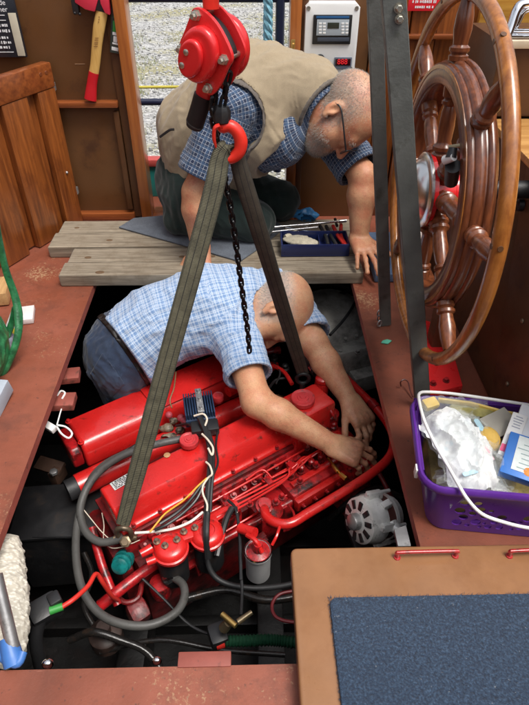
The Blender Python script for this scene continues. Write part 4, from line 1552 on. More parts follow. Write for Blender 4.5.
b = MB()
n_, m_ = 26, 10
vs, fs = [], []
for i in range(n_):
    s = i / (n_ - 1)
    for j in range(m_):
        t_ = j / (m_ - 1)
        p = bpt(0.03 + .42 * s, .97 - .10 * t_ - .25 * (1 - s) * t_, RZ + .020 - .03 * t_ + .012 * mnoise.noise(V3((s * 9, t_ * 5, 1))))
        vs.append(p + ldir * .012 * mnoise.noise(V3((s * 8, t_ * 6, 7))))
for i in range(n_ - 1):
    for j in range(m_ - 1):
        fs.append((i * m_ + j, i * m_ + j + 1, (i + 1) * m_ + j + 1, (i + 1) * m_ + j))
b.raw(vs, fs)
b.build("clear_bag", CLEARBAG(), label="crinkled clear film bag tucked along the back of the purple basket", cat="plastic bag", flip=False)


crumple("plastic_bag", CLEARBAG(), cc + ZA * -.018 + rdir * .006, frame(12, 8, 4), .165, .235, .052, .026, 2, label="crinkled clear plastic bag round the white packet in the purple basket", cat="plastic bag")
crumple("clear_bag", CLEARBAG(), bpt(.30, .20, .128), (rdir, ldir, ZA), .17, .055, .022, .016, 5, label="strip of clear plastic bag bunched along the near left corner inside the purple basket", cat="plastic bag")


for i_, (u_, v_, z_, w_, l_, m_) in enumerate(((479, 425, .186, .014, .035, (0.36, 0.62, 0.76)), (470, 473, .172, .040, .010, (0.42, 0.62, 0.72)), (488, 452, .176, .008, .045, (0.75, 0.42, 0.48)))):
    w = MB(); w.prism(rounded(-w_ / 2, -l_ / 2, w_ / 2, l_ / 2, min(w_, l_) * .4, 3), px(u_, v_, z=z_), frame(18, 12, 4), .002, .0006, 1)
    w.build("paper_slip", PLAIN("slip_tint", m_, .5), label=("small pale blue slip at the rear end of the white packet", "pale blue slip in front of the white packet", "narrow pink strip along the right side of the white packet")[i_], cat="slip")


def rbox(u_, v_, z_, size, ax, name, mat, label, cat, bev=.003, extra=None):
    t_ = thing(name, label, cat, px(u_, v_, z=z_))
    w = MB(); w.box(px(u_, v_, z=z_), size, ax, bev); w.build("body", mat, t_)
    if extra:
        extra(t_, px(u_, v_, z=z_), ax, size)
    return t_


# grey perforated plate
def holes_on(t_, o, ax, size):
    for i in range(2):
        w = MB()
        w.lathe(o + ax[0] * (.012 + .015 * i) - ax[1] * (.018 - .004 * i) + ax[2] * (size[2] / 2 - .0004), ax[2], [(0, .005), (.001, .005)], 14)
        w.build("hole", BLACKPL, t_)


rbox(500, 423, .175, (.085, .062, .006), frame(28, 12), "grey_plate", M("grey_card", (0.36, 0.34, 0.29), .5), "grey plate with two dark holes lying in the middle of the basket", "plate", .002, holes_on)
b = MB(); b.tube([px(438, 400, z=.165), px(470, 404, z=.170), px(500, 412, z=.168), px(540, 420, z=.165)], .009, 8, flat=.5, ref=ZA)
b.build("yellow_strip", PLAIN("yellow_card", (0.68, 0.48, 0.10), .5), label="long yellow strip lying along the back rim of the purple basket", cat="strip")
b = MB(); b.box(px(470, 414, z=.15), (.11, .03, .04), frame(-12, 20), .012)
b.build("olive_pouch", M("olive_cloth", (0.28, 0.25, 0.08), .8, var=.5, scale=30), label="olive and yellow pouch at the back of the basket behind the white bag", cat="pouch")
b = MB(); b.box(px(430, 404, z=.165), (.04, .03, .02), frame(20, 10), .006)
b.build("yellow_packet", M("yellow_packet", (0.70, 0.46, 0.04), .4, var=.2, scale=40), label="small bright yellow packet in the far left corner of the basket", cat="packet")
b = MB(); p = px(489, 439, z=.165); b.ball(p, (.023, .032, .027), frame(20, 10), 18, 12)
b.build("yellow_sponge", M("yellow_foam", (0.72, 0.46, 0.10), .8, var=.15, bump=.6, bscale=120), label="rounded yellow sponge between the white bag and the cartons", cat="sponge")


def carton_print(t_, o, ax, size):
    w = MB(); w.box(o + ax[2] * (size[2] / 2 + .0004) - ax[1] * size[1] * .12 + ax[0] * size[0] * .1, (size[0] * .62, size[1] * .30, .0010), ax); w.build("print", PLAIN("plum_print", (0.20, 0.02, 0.08), .4), t_)
    w = MB(); w.box(o + ax[2] * (size[2] / 2 + .0007) - ax[1] * size[1] * .33, (size[0] * .92, size[1] * .16, .0012), ax); w.build("print", PLAIN("pink_print", (0.75, 0.05, 0.18), .4), t_)
    for i in range(5):
        w = MB(); w.box(o + ax[2] * (size[2] / 2 + .0005) + ax[1] * size[1] * (.18 + .06 * i), (size[0] * random.uniform(.4, .7), .002, .001), ax); w.build("print", PLAIN("grey_print", (0.35, 0.37, 0.45), .5), t_)


rbox(512, 437, .185, (.034, .115, .026), frame(-32, 24), "slim_carton", WHITEPL, "slim white carton with plum and pink print leaning towards the upper right in the basket", "carton", .002, carton_print)


def blue_print(t_, o, ax, size):
    w = MB(); w.box(o + ax[2] * (size[2] / 2 + .0005) + ax[0] * size[0] * .12 + ax[1] * size[1] * .05, (size[0] * .7, size[1] * .82, .001), ax); w.build("label", M("pale_label", (0.66, 0.72, 0.70), .4, var=.1, scale=60), t_)
    for i in range(6):
        w = MB(); w.box(o + ax[2] * (size[2] / 2 + .0012) + ax[0] * size[0] * random.uniform(.05, .2) + ax[1] * size[1] * (-.28 + .11 * i), (size[0] * random.uniform(.3, .5), .0018, .001), ax); w.build("print", PLAIN("green_grey_print", (0.25, 0.36, 0.36), .5), t_)
    w = MB(); w.ball(o + ax[2] * (size[2] / 2) + ax[0] * size[0] * .28 - ax[1] * size[1] * .30, (.014, .011, .002), ax); w.build("print", PLAIN("orange_print", (0.75, 0.25, 0.04), .5), t_)


rbox(521, 459, .178, (.075, .105, .030), frame(-28, 20), "blue_carton", M("blue_carton_board", (0.03, 0.17, 0.55), .4, var=.08), "blue carton with a pale printed label at the right front of the basket", "carton", .002, blue_print)
b = MB(); b.box(px(527, 424, z=.20), (.05, .085, .02), frame(-30, 24), .002)
b.build("white_carton", M("white_carton_board", (0.70, 0.72, 0.74), .4, var=.06), label="plain white carton at the right edge of the picture in the basket", cat="carton")
b = MB()
q = [bpt(s, t_, .03) for s, t_ in ((.02, .02), (.98, .02), (.98, .98), (.02, .98))]
b.box((q[0] + q[2]) / 2 + ZA * .02, (WDT - .07, DP - .07, .08), (rdir, ldir, ZA), .02)
b.build("folded_cloth", M("ochre_cloth", (0.34, 0.26, 0.09), .9, var=.5, scale=22, bump=.6), label="ochre cloth bundled in the bottom of the purple basket under the cartons", cat="cloth")

# bent wire hook on the deck beside the basket
b = MB(); b.tube([px(401, 386, z=.01), px(400.5, 382, z=.03), px(404, 379.5, z=.035), px(408, 382, z=.03), px(410, 390, z=.016), px(413, 397, z=.008)], .0022, 8, sm=4)
b.build("wire_hook", M("dark_wire", (0.09, 0.02, 0.015), .4), label="thin bent dark wire hook on the red deck by the far basket corner", cat="hook")

# ------------------------------------------------------------------ things at the left edge of the deck
gb = thing("green_bag", "green woven carrier bag with a long loop handle at the left edge of the deck", "bag", px(-14, 372, z=.0))
fl = Field(px(-30, 360, z=0) - V3((.30, .22, .0)), px(-10, 320, z=.24) + V3((.14, .2, .05)), .006)
gc = px(-30, 352, z=.09)
fl.ell(gc, (.10, .17, .115), None, .03)
fl.ell(gc + V3((-.06, .03, .03)), (.10, .16, .11), None, .03)
fl.wrinkle(.009, .09, 12)


def GREENWEAVE():
    mt, N, L, P = _nt("green_woven_strip")
    v = _coord(N, L)
    n1 = _noise(N, L, v, 32, 4)
    c = _ramp(N, L, n1, [(.35, (0.01, 0.07, 0.025)), (.55, (0.025, 0.17, 0.06)), (.72, (0.06, 0.28, 0.11))])
    L.new(c, P.inputs["Base Color"])
    P.inputs["Roughness"].default_value = .4
    _bump(N, L, P, _noise(N, L, v, 220, 3), .5, .002)
    return mt


GW = GREENWEAVE()
fl.build("body", GW, gb)
b = MB()
hp_ = [px(u_, v_, Y=y_) for u_, v_, y_ in ((-6, 205, 1.50), (-1, 238, 1.52), (6, 270, 1.52), (15, 296, 1.50), (18.5, 315, 1.47), (18, 335, 1.43), (11, 358, 1.39), (0, 377, 1.36), (-14, 385, 1.36))]
b.tube(hp_, [.009, .010, .011, .012, .014, .012, .011, .011, .010], 12, sm=6, flat=.7)
b.build("loop_handle", GW, gb)
b = MB()
b.tube([px(u_, v_, Y=y_) for u_, v_, y_ in ((-8, 358, 1.42), (2, 345, 1.46), (11, 326, 1.50), (14, 308, 1.50))], [.012, .014, .013, .008], 12, sm=6, flat=.6)
b.build("folded_edge", GW, gb)
bt = thing("white_tube", "white tube with a yellow and grey band lying in the green bag", "tube", px(8, 345, z=.02))
a_, c_ = px(2, 356, z=.045), px(17, 313, z=.028)
dv = (c_ - a_)
b = MB(); b.tube([a_, a_ + dv * .42], .020, 16); b.build("grey_band", M("grey_label", (0.28, 0.30, 0.36), .4, var=.3, scale=40), bt)
b = MB(); b.tube([a_ + dv * .421, a_ + dv * .53], .0205, 16); b.build("yellow_band", PLAIN("yellow_label", (0.75, 0.62, 0.05), .4), bt)
b = MB(); b.tube([a_ + dv * .531, a_ + dv], .0198, 16); b.build("white_end", WHITEPL, bt)
b = MB(); b.box(px(26, 315, z=.012), (.055, .085, .020), frame(12, 0), .003)
b.build("paper_packet", M("white_paper", (0.72, 0.66, 0.64), .7, var=.08), label="small white paper packet on the red deck beside the green bag", cat="packet")
b = MB(); b.box(px(-2, 292, z=.03) - V3((.03, 0, 0)), (.14, .12, .05), frame(10, 0), .004)
b.build("wooden_block", WOOD("pine_block", (0.36, 0.2, 0.08), (0.58, 0.36, 0.16), axis=1), label="pale wooden block on the deck behind the green bag handle", cat="block")
b = MB(); b.box(px(-4, 398, z=.03), (.05, .10, .05), frame(-8, 10), .003)
b.build("grey_carton", M("grey_card_box", (0.36, 0.40, 0.46), .5, var=.15), label="small grey carton at the left edge below the green bag", cat="carton")

# white knitted cotton sack hanging inside the hatch at the near left
o_ = px(6, 585, z=-.12)
fl = Field(o_ - V3((.20, .22, .22)), o_ + V3((.14, .24, .17)), .004)
for u_, v_, z_, r_ in ((15, 545, -.075, .028), (13, 565, -.08, .042), (9, 590, -.075, .052), (10, 612, -.075, .050), (14, 636, -.08, .040), (18, 656, -.09, .024)):
    fl.ell(px(u_ - 8, v_, z=z_ - .03), (r_ * 1.15, r_ * 1.0, r_ * .9), None, .04)
fl.wrinkle(.006, .045, 3, ((0, 1, .2), 2.2))


def KNIT():
    mt, N, L, P = _nt("white_knitted_cotton")
    v = _coord(N, L, (1, 1, 1))
    w1 = N.new("ShaderNodeTexVoronoi"); w1.inputs["Scale"].default_value = 150
    mp = _coord(N, L, (.6, 1.3, 1)); L.new(mp, w1.inputs["Vector"])
    c = _ramp(N, L, w1.outputs["Distance"], [(.1, (0.78, 0.75, 0.66)), (.6, (0.50, 0.46, 0.38))])
    c = _mix(N, L, _ramp(N, L, _noise(N, L, v, 9, 5), [(.5, (0, 0, 0)), (.75, (.5,) * 3)]), c, (0.50, 0.44, 0.34))
    L.new(c, P.inputs["Base Color"]); P.inputs["Roughness"].default_value = .95
    _bump(N, L, P, w1.outputs["Distance"], -1.0, .006)
    return mt


fl.build("cotton_sack", KNIT(), label="lumpy white knitted cotton bundle lying at the near left of the hatch", cat="bundle")
b = MB(); b.tube([px(-4, 575, z=.12), px(15, 655, z=.012)], .013, 14)
lg = thing("ladder_leg", "bright metal tube with a blue plastic foot at the bottom left corner", "tube", px(12, 664, z=.0))
b.build("tube", GALV, lg)
b = MB()
b.tube([px(8, 638, z=.028), px(12, 655, z=.014), px(15, 664, z=.004)], [.017, .020, .021], 14)
b.tube([px(-3, 652, z=.012), px(8, 661, z=.012), px(18, 663, z=.014), px(23, 652, z=.018)], .009, 10, sm=4)
b.build("foot", BLUEPL, lg)

# timber cleats under the deck edge, with the white connector hanging from one
for i, (u0, v0, u1, v1) in enumerate(((59, 366, 71, 382), (53, 393, 73, 405))):
    p = px((u0 + u1) / 2, (v0 + v1) / 2, z=-.055)
    b = MB(); b.box(p + V3((-.02, 0, -.012)), (.13 - .02 * i, .055 + .004 * i, .024), frame(8 - 6 * i, 0), .003)
    b.build("wooden_cleat", DECKEDGE, label=("red painted wooden cleat under the left deck edge, farther of two" if i == 0 else "red painted wooden cleat with a white cord looped over it"), cat="cleat")
cn = thing("white_connector", "white cable connector with a loop of white cord under the left deck edge", "connector", px(52, 428, z=-.07))
b = MB(); b.box(px(50, 427, z=-.08), (.045, .022, .018), frame(-35, 10), .004); b.build("plug", WHITEPL, cn)
b = MB(); b.tube([px(u_, v_, z=-.07) for u_, v_ in ((60, 393), (63, 402), (60, 414), (57, 425))], .0022, 6, sm=5)
b.tube([px(u_, v_, z=-.07) for u_, v_ in ((57, 425), (66, 427), (72, 433), (69, 438), (62, 434), (57, 427))], .003, 6, sm=5)
b.tube([px(u_, v_, z=-.055) for u_, v_ in ((57, 396), (61, 391), (65, 393), (62, 399))], .003, 6, sm=4)
b.build("cord", WHITEPL, cn)

# ------------------------------------------------------------------ loose gear down in the engine space
bb = thing("battery_box", "black steel box at the left side of the engine space", "box", px(55, 520, z=-.6))
p = px(58, 512, z=-.42)
b = MB(); b.box(p - ZA * .14, (.26, .20, .28), frame(4, 0), .006); b.build("case", BLACKSTEEL, bb)
b = MB(); b.box(p + ZA * .006, (.27, .21, .014), frame(4, 0), .004); b.build("lid", BLACKSTEEL, bb)
b = MB(); b.tube([p + V3((-.05, -.1, .013)), p + V3((.1, -.105, .013))], .004, 6); b.build("lid_bar", BLACKSTEEL, bb)
rp = thing("rusty_bracket", "rusty steel bracket between the black box and the red tank", "bracket", px(52, 468, z=-.44))
b = MB(); b.box(px(50, 466, z=-.40), (.10, .05, .02), frame(-20, 15), .004); b.box(px(58, 474, z=-.42), (.03, .06, .06), frame(-20, 0), .004)
b.build("plate", RUSTY, rp)
b = MB(); b.lathe(px(54, 473, z=-.38), ZA, [(0, .014), (.01, .014), (.012, .009)], 6); b.build("nut", GALV, rp)
for x_, nm in ((-.36, "left"), (.10, "right")):
    b = MB(); b.box((x_ - .05, 1.2, -.86), (.09, 2.0, .16), frame(0, 0), .006)
    b.build("engine_bearer", BILGE, kind="structure")
bc = thing("black_connector", "black plug connector at the end of the red cable in the hatch", "connector", px(48, 612, z=-.25))
b = MB(); b.box(px(45, 610, z=-.22), (.075, .06, .05), frame(35, 10), .012); b.tube([px(40, 620, z=-.22), px(36, 640, z=-.26), px(40, 665, z=-.34)], .016, 10, sm=4)
b.box(px(55, 600, z=-.20), (.03, .035, .03), frame(35, 0), .006)
b.build("shell", BLACKPL, bc)
rc = thing("red_cable", "thick red battery cable with a green end sleeve", "cable", px(95, 585, z=-.3))
b = MB(); b.tube([px(u_, v_, z=z_) for u_, v_, z_ in ((62, 607, -.2), (74, 599, -.2), (88, 586, -.22), (96, 574, -.24), (103, 583, -.28), (112, 596, -.36), (118, 600, -.42))], .0062, 10, sm=6); b.build("cable", REDWIRE, rc)
b = MB(); b.tube([px(50, 611, z=-.2), px(63, 606.5, z=-.2)], [.0105, .0095], 10); b.build("sleeve", GREENPL, rc)
gh = thing("green_hose", "ribbed dark green hose lying deep at the near end of the hatch", "hose", px(260, 642, z=-.45))
b = MB()
Pg = spline([px(u_, v_, z=-.42) for u_, v_ in ((222, 641), (245, 641), (270, 640), (290, 642), (320, 646))], 14)
b.tube(Pg, [.017 if i % 2 else .013 for i in range(len(Pg))], 12); b.build("hose", M("dark_green_hose", (0.012, 0.06, 0.03), .4), gh)
b = MB(); b.tube([px(216, 643, z=-.42), px(224, 641, z=-.42)], .018, 12); b.build("red_clamp", REDWIRE, gh)
bv = thing("brass_tap", "brass lever tap hanging below the engine at the near end", "tap", px(230, 622, z=-.40))
b = MB(); b.tube([px(222, 614, z=-.32), px(236, 626, z=-.32)], [.008, .008], 10, sm=0); b.build("lever", BRASS, bv)
b = MB(); b.tube([px(229, 622, z=-.335), px(224, 628, z=-.37)], [.013, .015], 12); b.tube([px(238, 622, z=-.34), px(252, 612, z=-.33)], [.009, .007], 10); b.build("body", M("dull_brass", (0.26, 0.20, 0.12), .4, metal=.7), bv)
b = MB(); b.box(px(218, 636, z=-.42), (.05, .06, .05), frame(20, 0), .012); b.build("black_union", BLACKPL, bv)
bh2 = MB(); bh2.tube([px(u_, v_, z=z_) for u_, v_, z_ in ((206, 556, -.36), (212, 573, -.40), (225, 583, -.42), (250, 588, -.42), (275, 587, -.42), (300, 582, -.42), (330, 574, -.42))], .0085, 10, sm=6)
bh2.build("black_hose", BLACKRUB, label="black rubber hose running under the oil filter towards the hatch cover", cat="hose")
b = MB(); b.tube([px(u_, v_, z=-.45) for u_, v_ in ((300, 590), (280, 594), (272, 605), (276, 617), (292, 622), (310, 620))], .005, 8, sm=6)
b.build("dark_red_cable", PLAIN("dark_red_cable", (0.16, 0.012, 0.016), .5), label="dark red cable curving beside the tan hatch cover down in the hatch", cat="cable")
b = MB(); b.tube([px(u_, v_, z=z_) for u_, v_, z_ in ((236, 507, -.30), (239, 530, -.32), (240, 560, -.34), (242, 590, -.36), (241, 615, -.36))], .0045, 8, sm=6)
b.build("black_cable", BLACKPL, label="straight black cable hanging from the engine down to the brass tap", cat="cable")
b = MB(); b.tube([px(u_, v_, z=z_) for u_, v_, z_ in ((142, 578, -.40), (165, 600, -.44), (190, 625, -.47), (218, 638, -.46))], .0042, 8, sm=6)
b.build("thin_cable", BLACKPL, label="thin dark cable sloping from the engine's left end to the brass tap", cat="cable")
b = MB(); b.box((px(205, 660, z=-.01).x, HY0 + .012, -.010), (.105, .03, .026), bev=.003)
b.build("wooden_stop", DECKEDGE, label="small red wooden stop on the near edge of the hatch", cat="block")
b = MB(); b.ball(px(48, 664, z=-.012), (.012, .010, .012)); b.build("chrome_stud", CHROME, label="small chrome stud at the near hatch edge by the blue foot", cat="stud")
b = MB(); b.ball(px(157, 661, z=-.012), (.010, .008, .010)); b.build("chrome_stud", CHROME, label="small chrome stud midway along the near hatch edge", cat="stud")

# frames, pipes and cables down the sides of the engine space
for i, y_ in enumerate((.30, .62, .94, 1.26, 1.58, 1.90)):
    w = MB(); w.box((-1.16, y_, -.56), (.12, .035, .90), bev=.004); w.build("hull_frame", BLACKSTEEL, kind="structure")
    w = MB(); w.box((.96, y_, -.56), (.12, .035, .90), bev=.004); w.build("hull_frame", BLACKSTEEL, kind="structure")
    w = MB(); w.box((-.10, y_ + .1, -.985), (2.0, .04, .07), bev=.004); w.build("floor_frame", BILGE, kind="structure")
OILED = M("oily_dark_hose", (0.020, 0.018, 0.017), .25, var=.4, dirt=(0.05, 0.03, 0.02), dscale=20, bump=.3)
for lab, pts_, r_ in (("dark oily hose looping at the near left of the hatch below the red cable", ((70, 640, -.55), (92, 632, -.50), (120, 640, -.52), (150, 655, -.56), (178, 700, -.62)), .012),
                      ("thin dark pipe running along the near end of the hatch floor", ((100, 652, -.6), (160, 640, -.58), (220, 650, -.6), (285, 655, -.6)), .008),
                      ("dark cable bundle hanging down beside the black steel box", ((84, 552, -.45), (92, 575, -.5), (84, 605, -.55), (96, 630, -.6)), .009),
                      ("dark pipe passing behind the oil filter towards the tan cover", ((180, 600, -.62), (225, 590, -.62), (265, 600, -.62), (300, 596, -.62)), .014),
                      ("dark hose curving past the right end of the engine under the loop pipe", ((330, 520, -.6), (352, 500, -.5), (378, 488, -.48), (402, 498, -.5)), .012)):
    w = MB(); w.tube([px(u_, v_, z=z_) for u_, v_, z_ in pts_], r_, 10, sm=6); w.build("dark_hose", OILED, label=lab, cat="hose")
w = MB(); w.lathe(px(108, 640, z=-.62), ZA, [(0, .05), (.05, .05), (.055, .045), (.06, .02), (.09, .02)], 20); w.build("bilge_pump", M("dull_bilge_pump", (0.05, 0.03, 0.025), .5, var=.5, scale=20, dirt=(0.12, 0.05, 0.02), dscale=18), label="small round rusty pump on the hatch floor at the near left", cat="pump")
# grey machinery beyond the engine, under the planks
gm = thing("gearbox", "grey painted round gearbox casing below the planks behind the bald man's head", "gearbox", px(330, 320, z=-.7))
o = px(335, 316, z=-.20)
ga_ = V3((.1, -.35, .93)).normalized()
b = MB(); b.lathe(o - ga_ * .05, ga_, [(-.12, .17), (0, .17), (.012, .165), (.016, .15), (.05, .12), (.062, .08), (.064, .03)], 40); b.build("casing", GREYMACH, gm)
b = MB(); b.ring(o - ga_ * .03, ga_, [(0, .172), (.012, .178), (.024, .172), (.012, .166)], 40); b.build("flange", BLACKSTEEL, gm)
b = MB(); b.box(px(350, 352, z=-.30), (.22, .16, .10), frame(20, -12), .015); b.box(px(362, 376, z=-.36), (.12, .10, .08), frame(20, 0), .01); b.build("housing", GREYMACH, gm)
b = MB(); b.tube([px(u_, v_, z=-.16) for u_, v_ in ((330, 335), (342, 322), (352, 308), (358, 296))], .006, 8, sm=5)
b.tube([px(u_, v_, z=-.17) for u_, v_ in ((318, 300), (335, 296), (350, 290))], .008, 8, sm=5); b.build("pipe", BLACKRUB, gm)
for u_, v_ in ((345, 340), (356, 337), (340, 352), (357, 352), (367, 349)):
    bolt(px(u_, v_, z=-.245), ga_, .008, .014, GREYMACH, gm)

# ------------------------------------------------------------------ loose alternator beside the engine
alt = thing("alternator", "bare grey alternator lying loose at the right of the engine", "alternator", px(375, 540, z=-.4))
ao = px(358, 521, z=-.215)
aa = V3((.86, .36, -.28)).normalized()
b = MB(); b.lathe(ao, aa, [(-.004, .030), (0, .058), (.004, .0655), (.030, .068), (.036, .071), (.052, .071), (.054, .067), (.060, .067)], 30); b.build("front_housing", ALU, alt)
b = MB(); b.lathe(ao + aa * .060, aa, [(0, .063), (.028, .063)], 30); b.build("stator", COPPER, alt)
b = MB(); b.lathe(ao + aa * .088, aa, [(0, .067), (.010, .067), (.014, .060), (.034, .054), (.040, .040), (.044, .020)], 30); b.build("rear_housing", ALU, alt)
ax_, ay_, _z = basis(aa)
for k in range(10):
    th = 2 * math.pi * k / 10
    rd = ax_ * math.cos(th) + ay_ * math.sin(th)
    b = MB(); b.box(ao + rd * .046 - aa * .001, (.026, .015, .006), (rd, aa.cross(rd), aa), .002); b.build("vent", BLACKPL, alt)
b = MB(); b.lathe(ao - aa * .03, aa, [(0, .012), (.006, .022), (.012, .024), (.030, .024)], 20); b.build("shaft_nut", GALV, alt)
for k, (hh, rr) in enumerate(((.045, .074), (.05, .073), (.075, .070), (.10, .066))):
    th = (1.2, 2.6, 3.9, 5.4)[k]
    rd = ax_ * math.cos(th) + ay_ * math.sin(th)
    b = MB(); b.box(ao + aa * hh + rd * rr, (.022, .022, .05), (rd, aa.cross(rd), aa), .004); b.tube([ao + aa * (hh - .03) + rd * (rr + .006), ao + aa * (hh + .055) + rd * (rr + .006)], .005, 8); b.build("mounting_ear", ALU, alt)
b = MB(); b.tube([px(392, 524, z=-.2), px(402, 536, z=-.2)], [.018, .011], 12); b.box(px(386, 505, z=-.165), (.03, .02, .02), frame(30, 0), .003); b.build("terminal_boss", ALU, alt)
b = MB(); b.box(px(378, 515, z=-.24) - ZA * .095, (.15, .12, .02), frame(10, 0), .004)
b.build("steel_shelf", BLACKSTEEL, label="black steel shelf under the loose alternator", cat="shelf")
b = MB(); b.prism([(0, 0), (.030, 0), (.030, .055), (0, .045)], px(398, 546, z=-.002) - V3((0, .0, .0)), (XA, YA, ZA), -.012)
b.build("grey_bracket", GALV, label="small grey metal plate under the right deck edge by the basket", cat="plate")

# ------------------------------------------------------------------ the red engine
TH = math.radians(34)
EO = V3((0, 1.3, 0))
EE = V3((math.cos(TH), math.sin(TH), 0))
ES = V3((math.sin(TH), -math.cos(TH), 0))


def en(a, b_, z):
    return EO + EE * a + ES * b_ + ZA * z


EAX = (EE, -ES, ZA)
eg = thing("marine_engine", "big bright red six cylinder diesel engine slung in the open hatch", "engine", en(-.1, 0, -.8))


def ebox(a0, a1, b0, b1, z0, z1, name, mat, bev=.006, parent=None):
    w = MB(); w.box(en((a0 + a1) / 2, (b0 + b1) / 2, (z0 + z1) / 2), (a1 - a0, b1 - b0, z1 - z0), EAX, bev)
    return w.build(name, mat, parent or eg)


def esec(sec, a0, a1, name, mat, bev=.008, parent=None, seg=3):
    """A long casting: cross-section in (side, height) run along the engine."""
    w = MB(); w.prism([(-q[0], q[1]) for q in sec], en(a0, 0, 0), (-ES * 1.0, ZA, EE), a1 - a0, bev, seg)
    return w.build(name, mat, parent or eg)


# en() uses +b towards ES; the section plane runs along -ES, hence the sign above
def sec(*p):
    return [(q[0], q[1]) for q in p]


cover = esec(sec((-.122, -.312), (-.122, -.298), (-.108, -.294), (-.100, -.240), (-.088, -.224), (.004, -.222), (.020, -.238), (.030, -.292), (.044, -.297), (.044, -.312)), -.50, .27, "valve_cover", RED, .010)
ebox(-.515, .285, -.130, .052, -.330, -.3135, "cover_gasket", REDDARK, .002)
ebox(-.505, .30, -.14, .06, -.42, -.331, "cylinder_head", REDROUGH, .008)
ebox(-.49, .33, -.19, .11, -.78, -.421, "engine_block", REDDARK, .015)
for i in range(9):
    bolt(en(-.46 + .088 * i, .0385, -.2965), ZA, .0055, .012, REDROUGH, eg, "cover_bolt")
for i in range(6):
    if i == 0:
        b = MB(); b.lathe(en(-.42, .056, -.345), ES, [(0, .014), (.02, .014), (.022, .010), (.034, .010)], 10); inj = b.build("injector", REDROUGH, eg)
    else:
        copy_part(inj, WL[inj] + EE * (.13 * i), eg)
# data label
lb = [px(u_, v_, z=-.2205) for u_, v_ in ((111, 483), (132, 471), (136, 478), (115, 491))]
la = (lb[1] - lb[0]).normalized(); lb_y = (lb[0] - lb[3]).normalized()
lc = (lb[0] + lb[2]) / 2
LAX = (la, ZA.cross(la), ZA)
w = MB(); w.box(V3((lc.x, lc.y, -.2212)), (.076, .032, .002), LAX, .0006); w.build("data_label", M("white_label", (0.62, 0.62, 0.60), .4, var=.1, scale=50), eg)
w = MB()
for r_ in range(5):
    xx = -.033
    while xx < .030:
        ww = random.uniform(.003, .010)
        w.box(V3((lc.x, lc.y, -.2200)) + LAX[0] * (xx + ww / 2) + LAX[1] * (.0115 - r_ * .0058), (ww, .0030 if r_ else .0042, .0006), LAX)
        xx += ww + random.choice((.0015, .002, .005))
w.build("label_print", BLACKPL, eg)
# filler caps


def cap_(u_, v_, z_, r, name="filler_cap", mat=None):
    o_ = px(u_, v_, z=z_)
    w = MB(); w.lathe(o_ - ZA * .03, ZA, [(0, r * .7), (.012, r * .7), (.012, r * .98), (.016, r), (.028, r), (.031, r * .94), (.0295, r * .72), (.0285, r * .68), (.0285, r * .5), (.031, r * .46), (.031, r * .28), (.0335, r * .24), (.0335, .001)], 28)
    return w.build(name, mat or FADEDRED, eg, angle=30)


FADEDRED = M("faded_red_cap", (0.52, 0.035, 0.04), .45, var=.12, dirt=(0.2, 0.03, 0.03), dscale=50)
cap_(189, 439, -.196, .031)
cap_(303, 397, -.165, .041)
cap_(218, 395.5, -.22, .020)
# bare patch worn through the paint
w = MB(); p = px(167, 455, z=-.2212); w.lathe(p, ZA, [(0, .011), (.0006, .010)], 9); w.build("bare_patch", M("bare_tan_patch", (0.42, 0.22, 0.10), .6), eg)

# header tank / thermostat box near the front
p = px(306, 404, z=-.20)
q_ = p - EO
ta, tb = q_.dot(EE), q_.dot(ES)
ebox(ta - .085, ta + .085, tb - .06, tb + .06, -.36, -.188, "header_tank", RED, .014)
w = MB(); w.lathe(px(322, 381, z=-.20) - ZA * .07, ZA, [(0, .026), (.06, .026), (.068, .022), (.075, .026), (.086, .024), (.094, .012)], 20); w.build("thermostat_outlet", RED, eg)
w = MB(); w.lathe(px(331, 411, z=-.25) - ZA * .05, ZA, [(0, .030), (.04, .030), (.046, .022), (.05, .016)], 18); w.tube([px(326, 403, z=-.22), px(331, 411, z=-.22), px(336, 420, z=-.25)], .006, 8, sm=4); w.build("sender_unit", REDROUGH, eg)
w = MB(); w.tube([px(296, 342, z=-.16), px(305, 353, z=-.18), px(319, 372, z=-.19)], .027, 16); w.build("coolant_hose", BLACKRUB, eg)
w = MB(); w.tube([px(314.5, 366, z=-.187), px(317, 369.5, z=-.189)], .0282, 18); w.build("hose_clamp", STEEL, eg)

# exhaust tank at the far side
esec(sec((-.462, -.36), (-.462, -.275), (-.448, -.256), (-.330, -.250), (-.312, -.262), (-.300, -.285), (-.300, -.36)), -.475, .27, "exhaust_tank", RED, .012)
esec(sec((-.452, -.348), (-.452, -.290), (-.440, -.272), (-.325, -.268), (-.312, -.284), (-.312, -.348)), -.515, -.477, "tank_end_cap", REDROUGH, .010)
ebox(-.2, .2, -.452, -.31, -.2515, -.2465, "tank_ridge", RED, .0022)
w = MB(); w.tube([en(-.535, -.238, -.345), en(-.50, -.238, -.345), en(-.05, -.238, -.345), en(.2, -.225, -.335)], .040, 20); w.build("water_pipe", RED, eg)
w = MB(); w.tube([en(-.57, -.238, -.345), en(-.53, -.238, -.345)], .036, 18); w.build("pipe_stub", BLACKRUB, eg)
ebox(-.3, .27, -.30, -.14, -.62, -.40, "exhaust_manifold", REDDARK, .02)
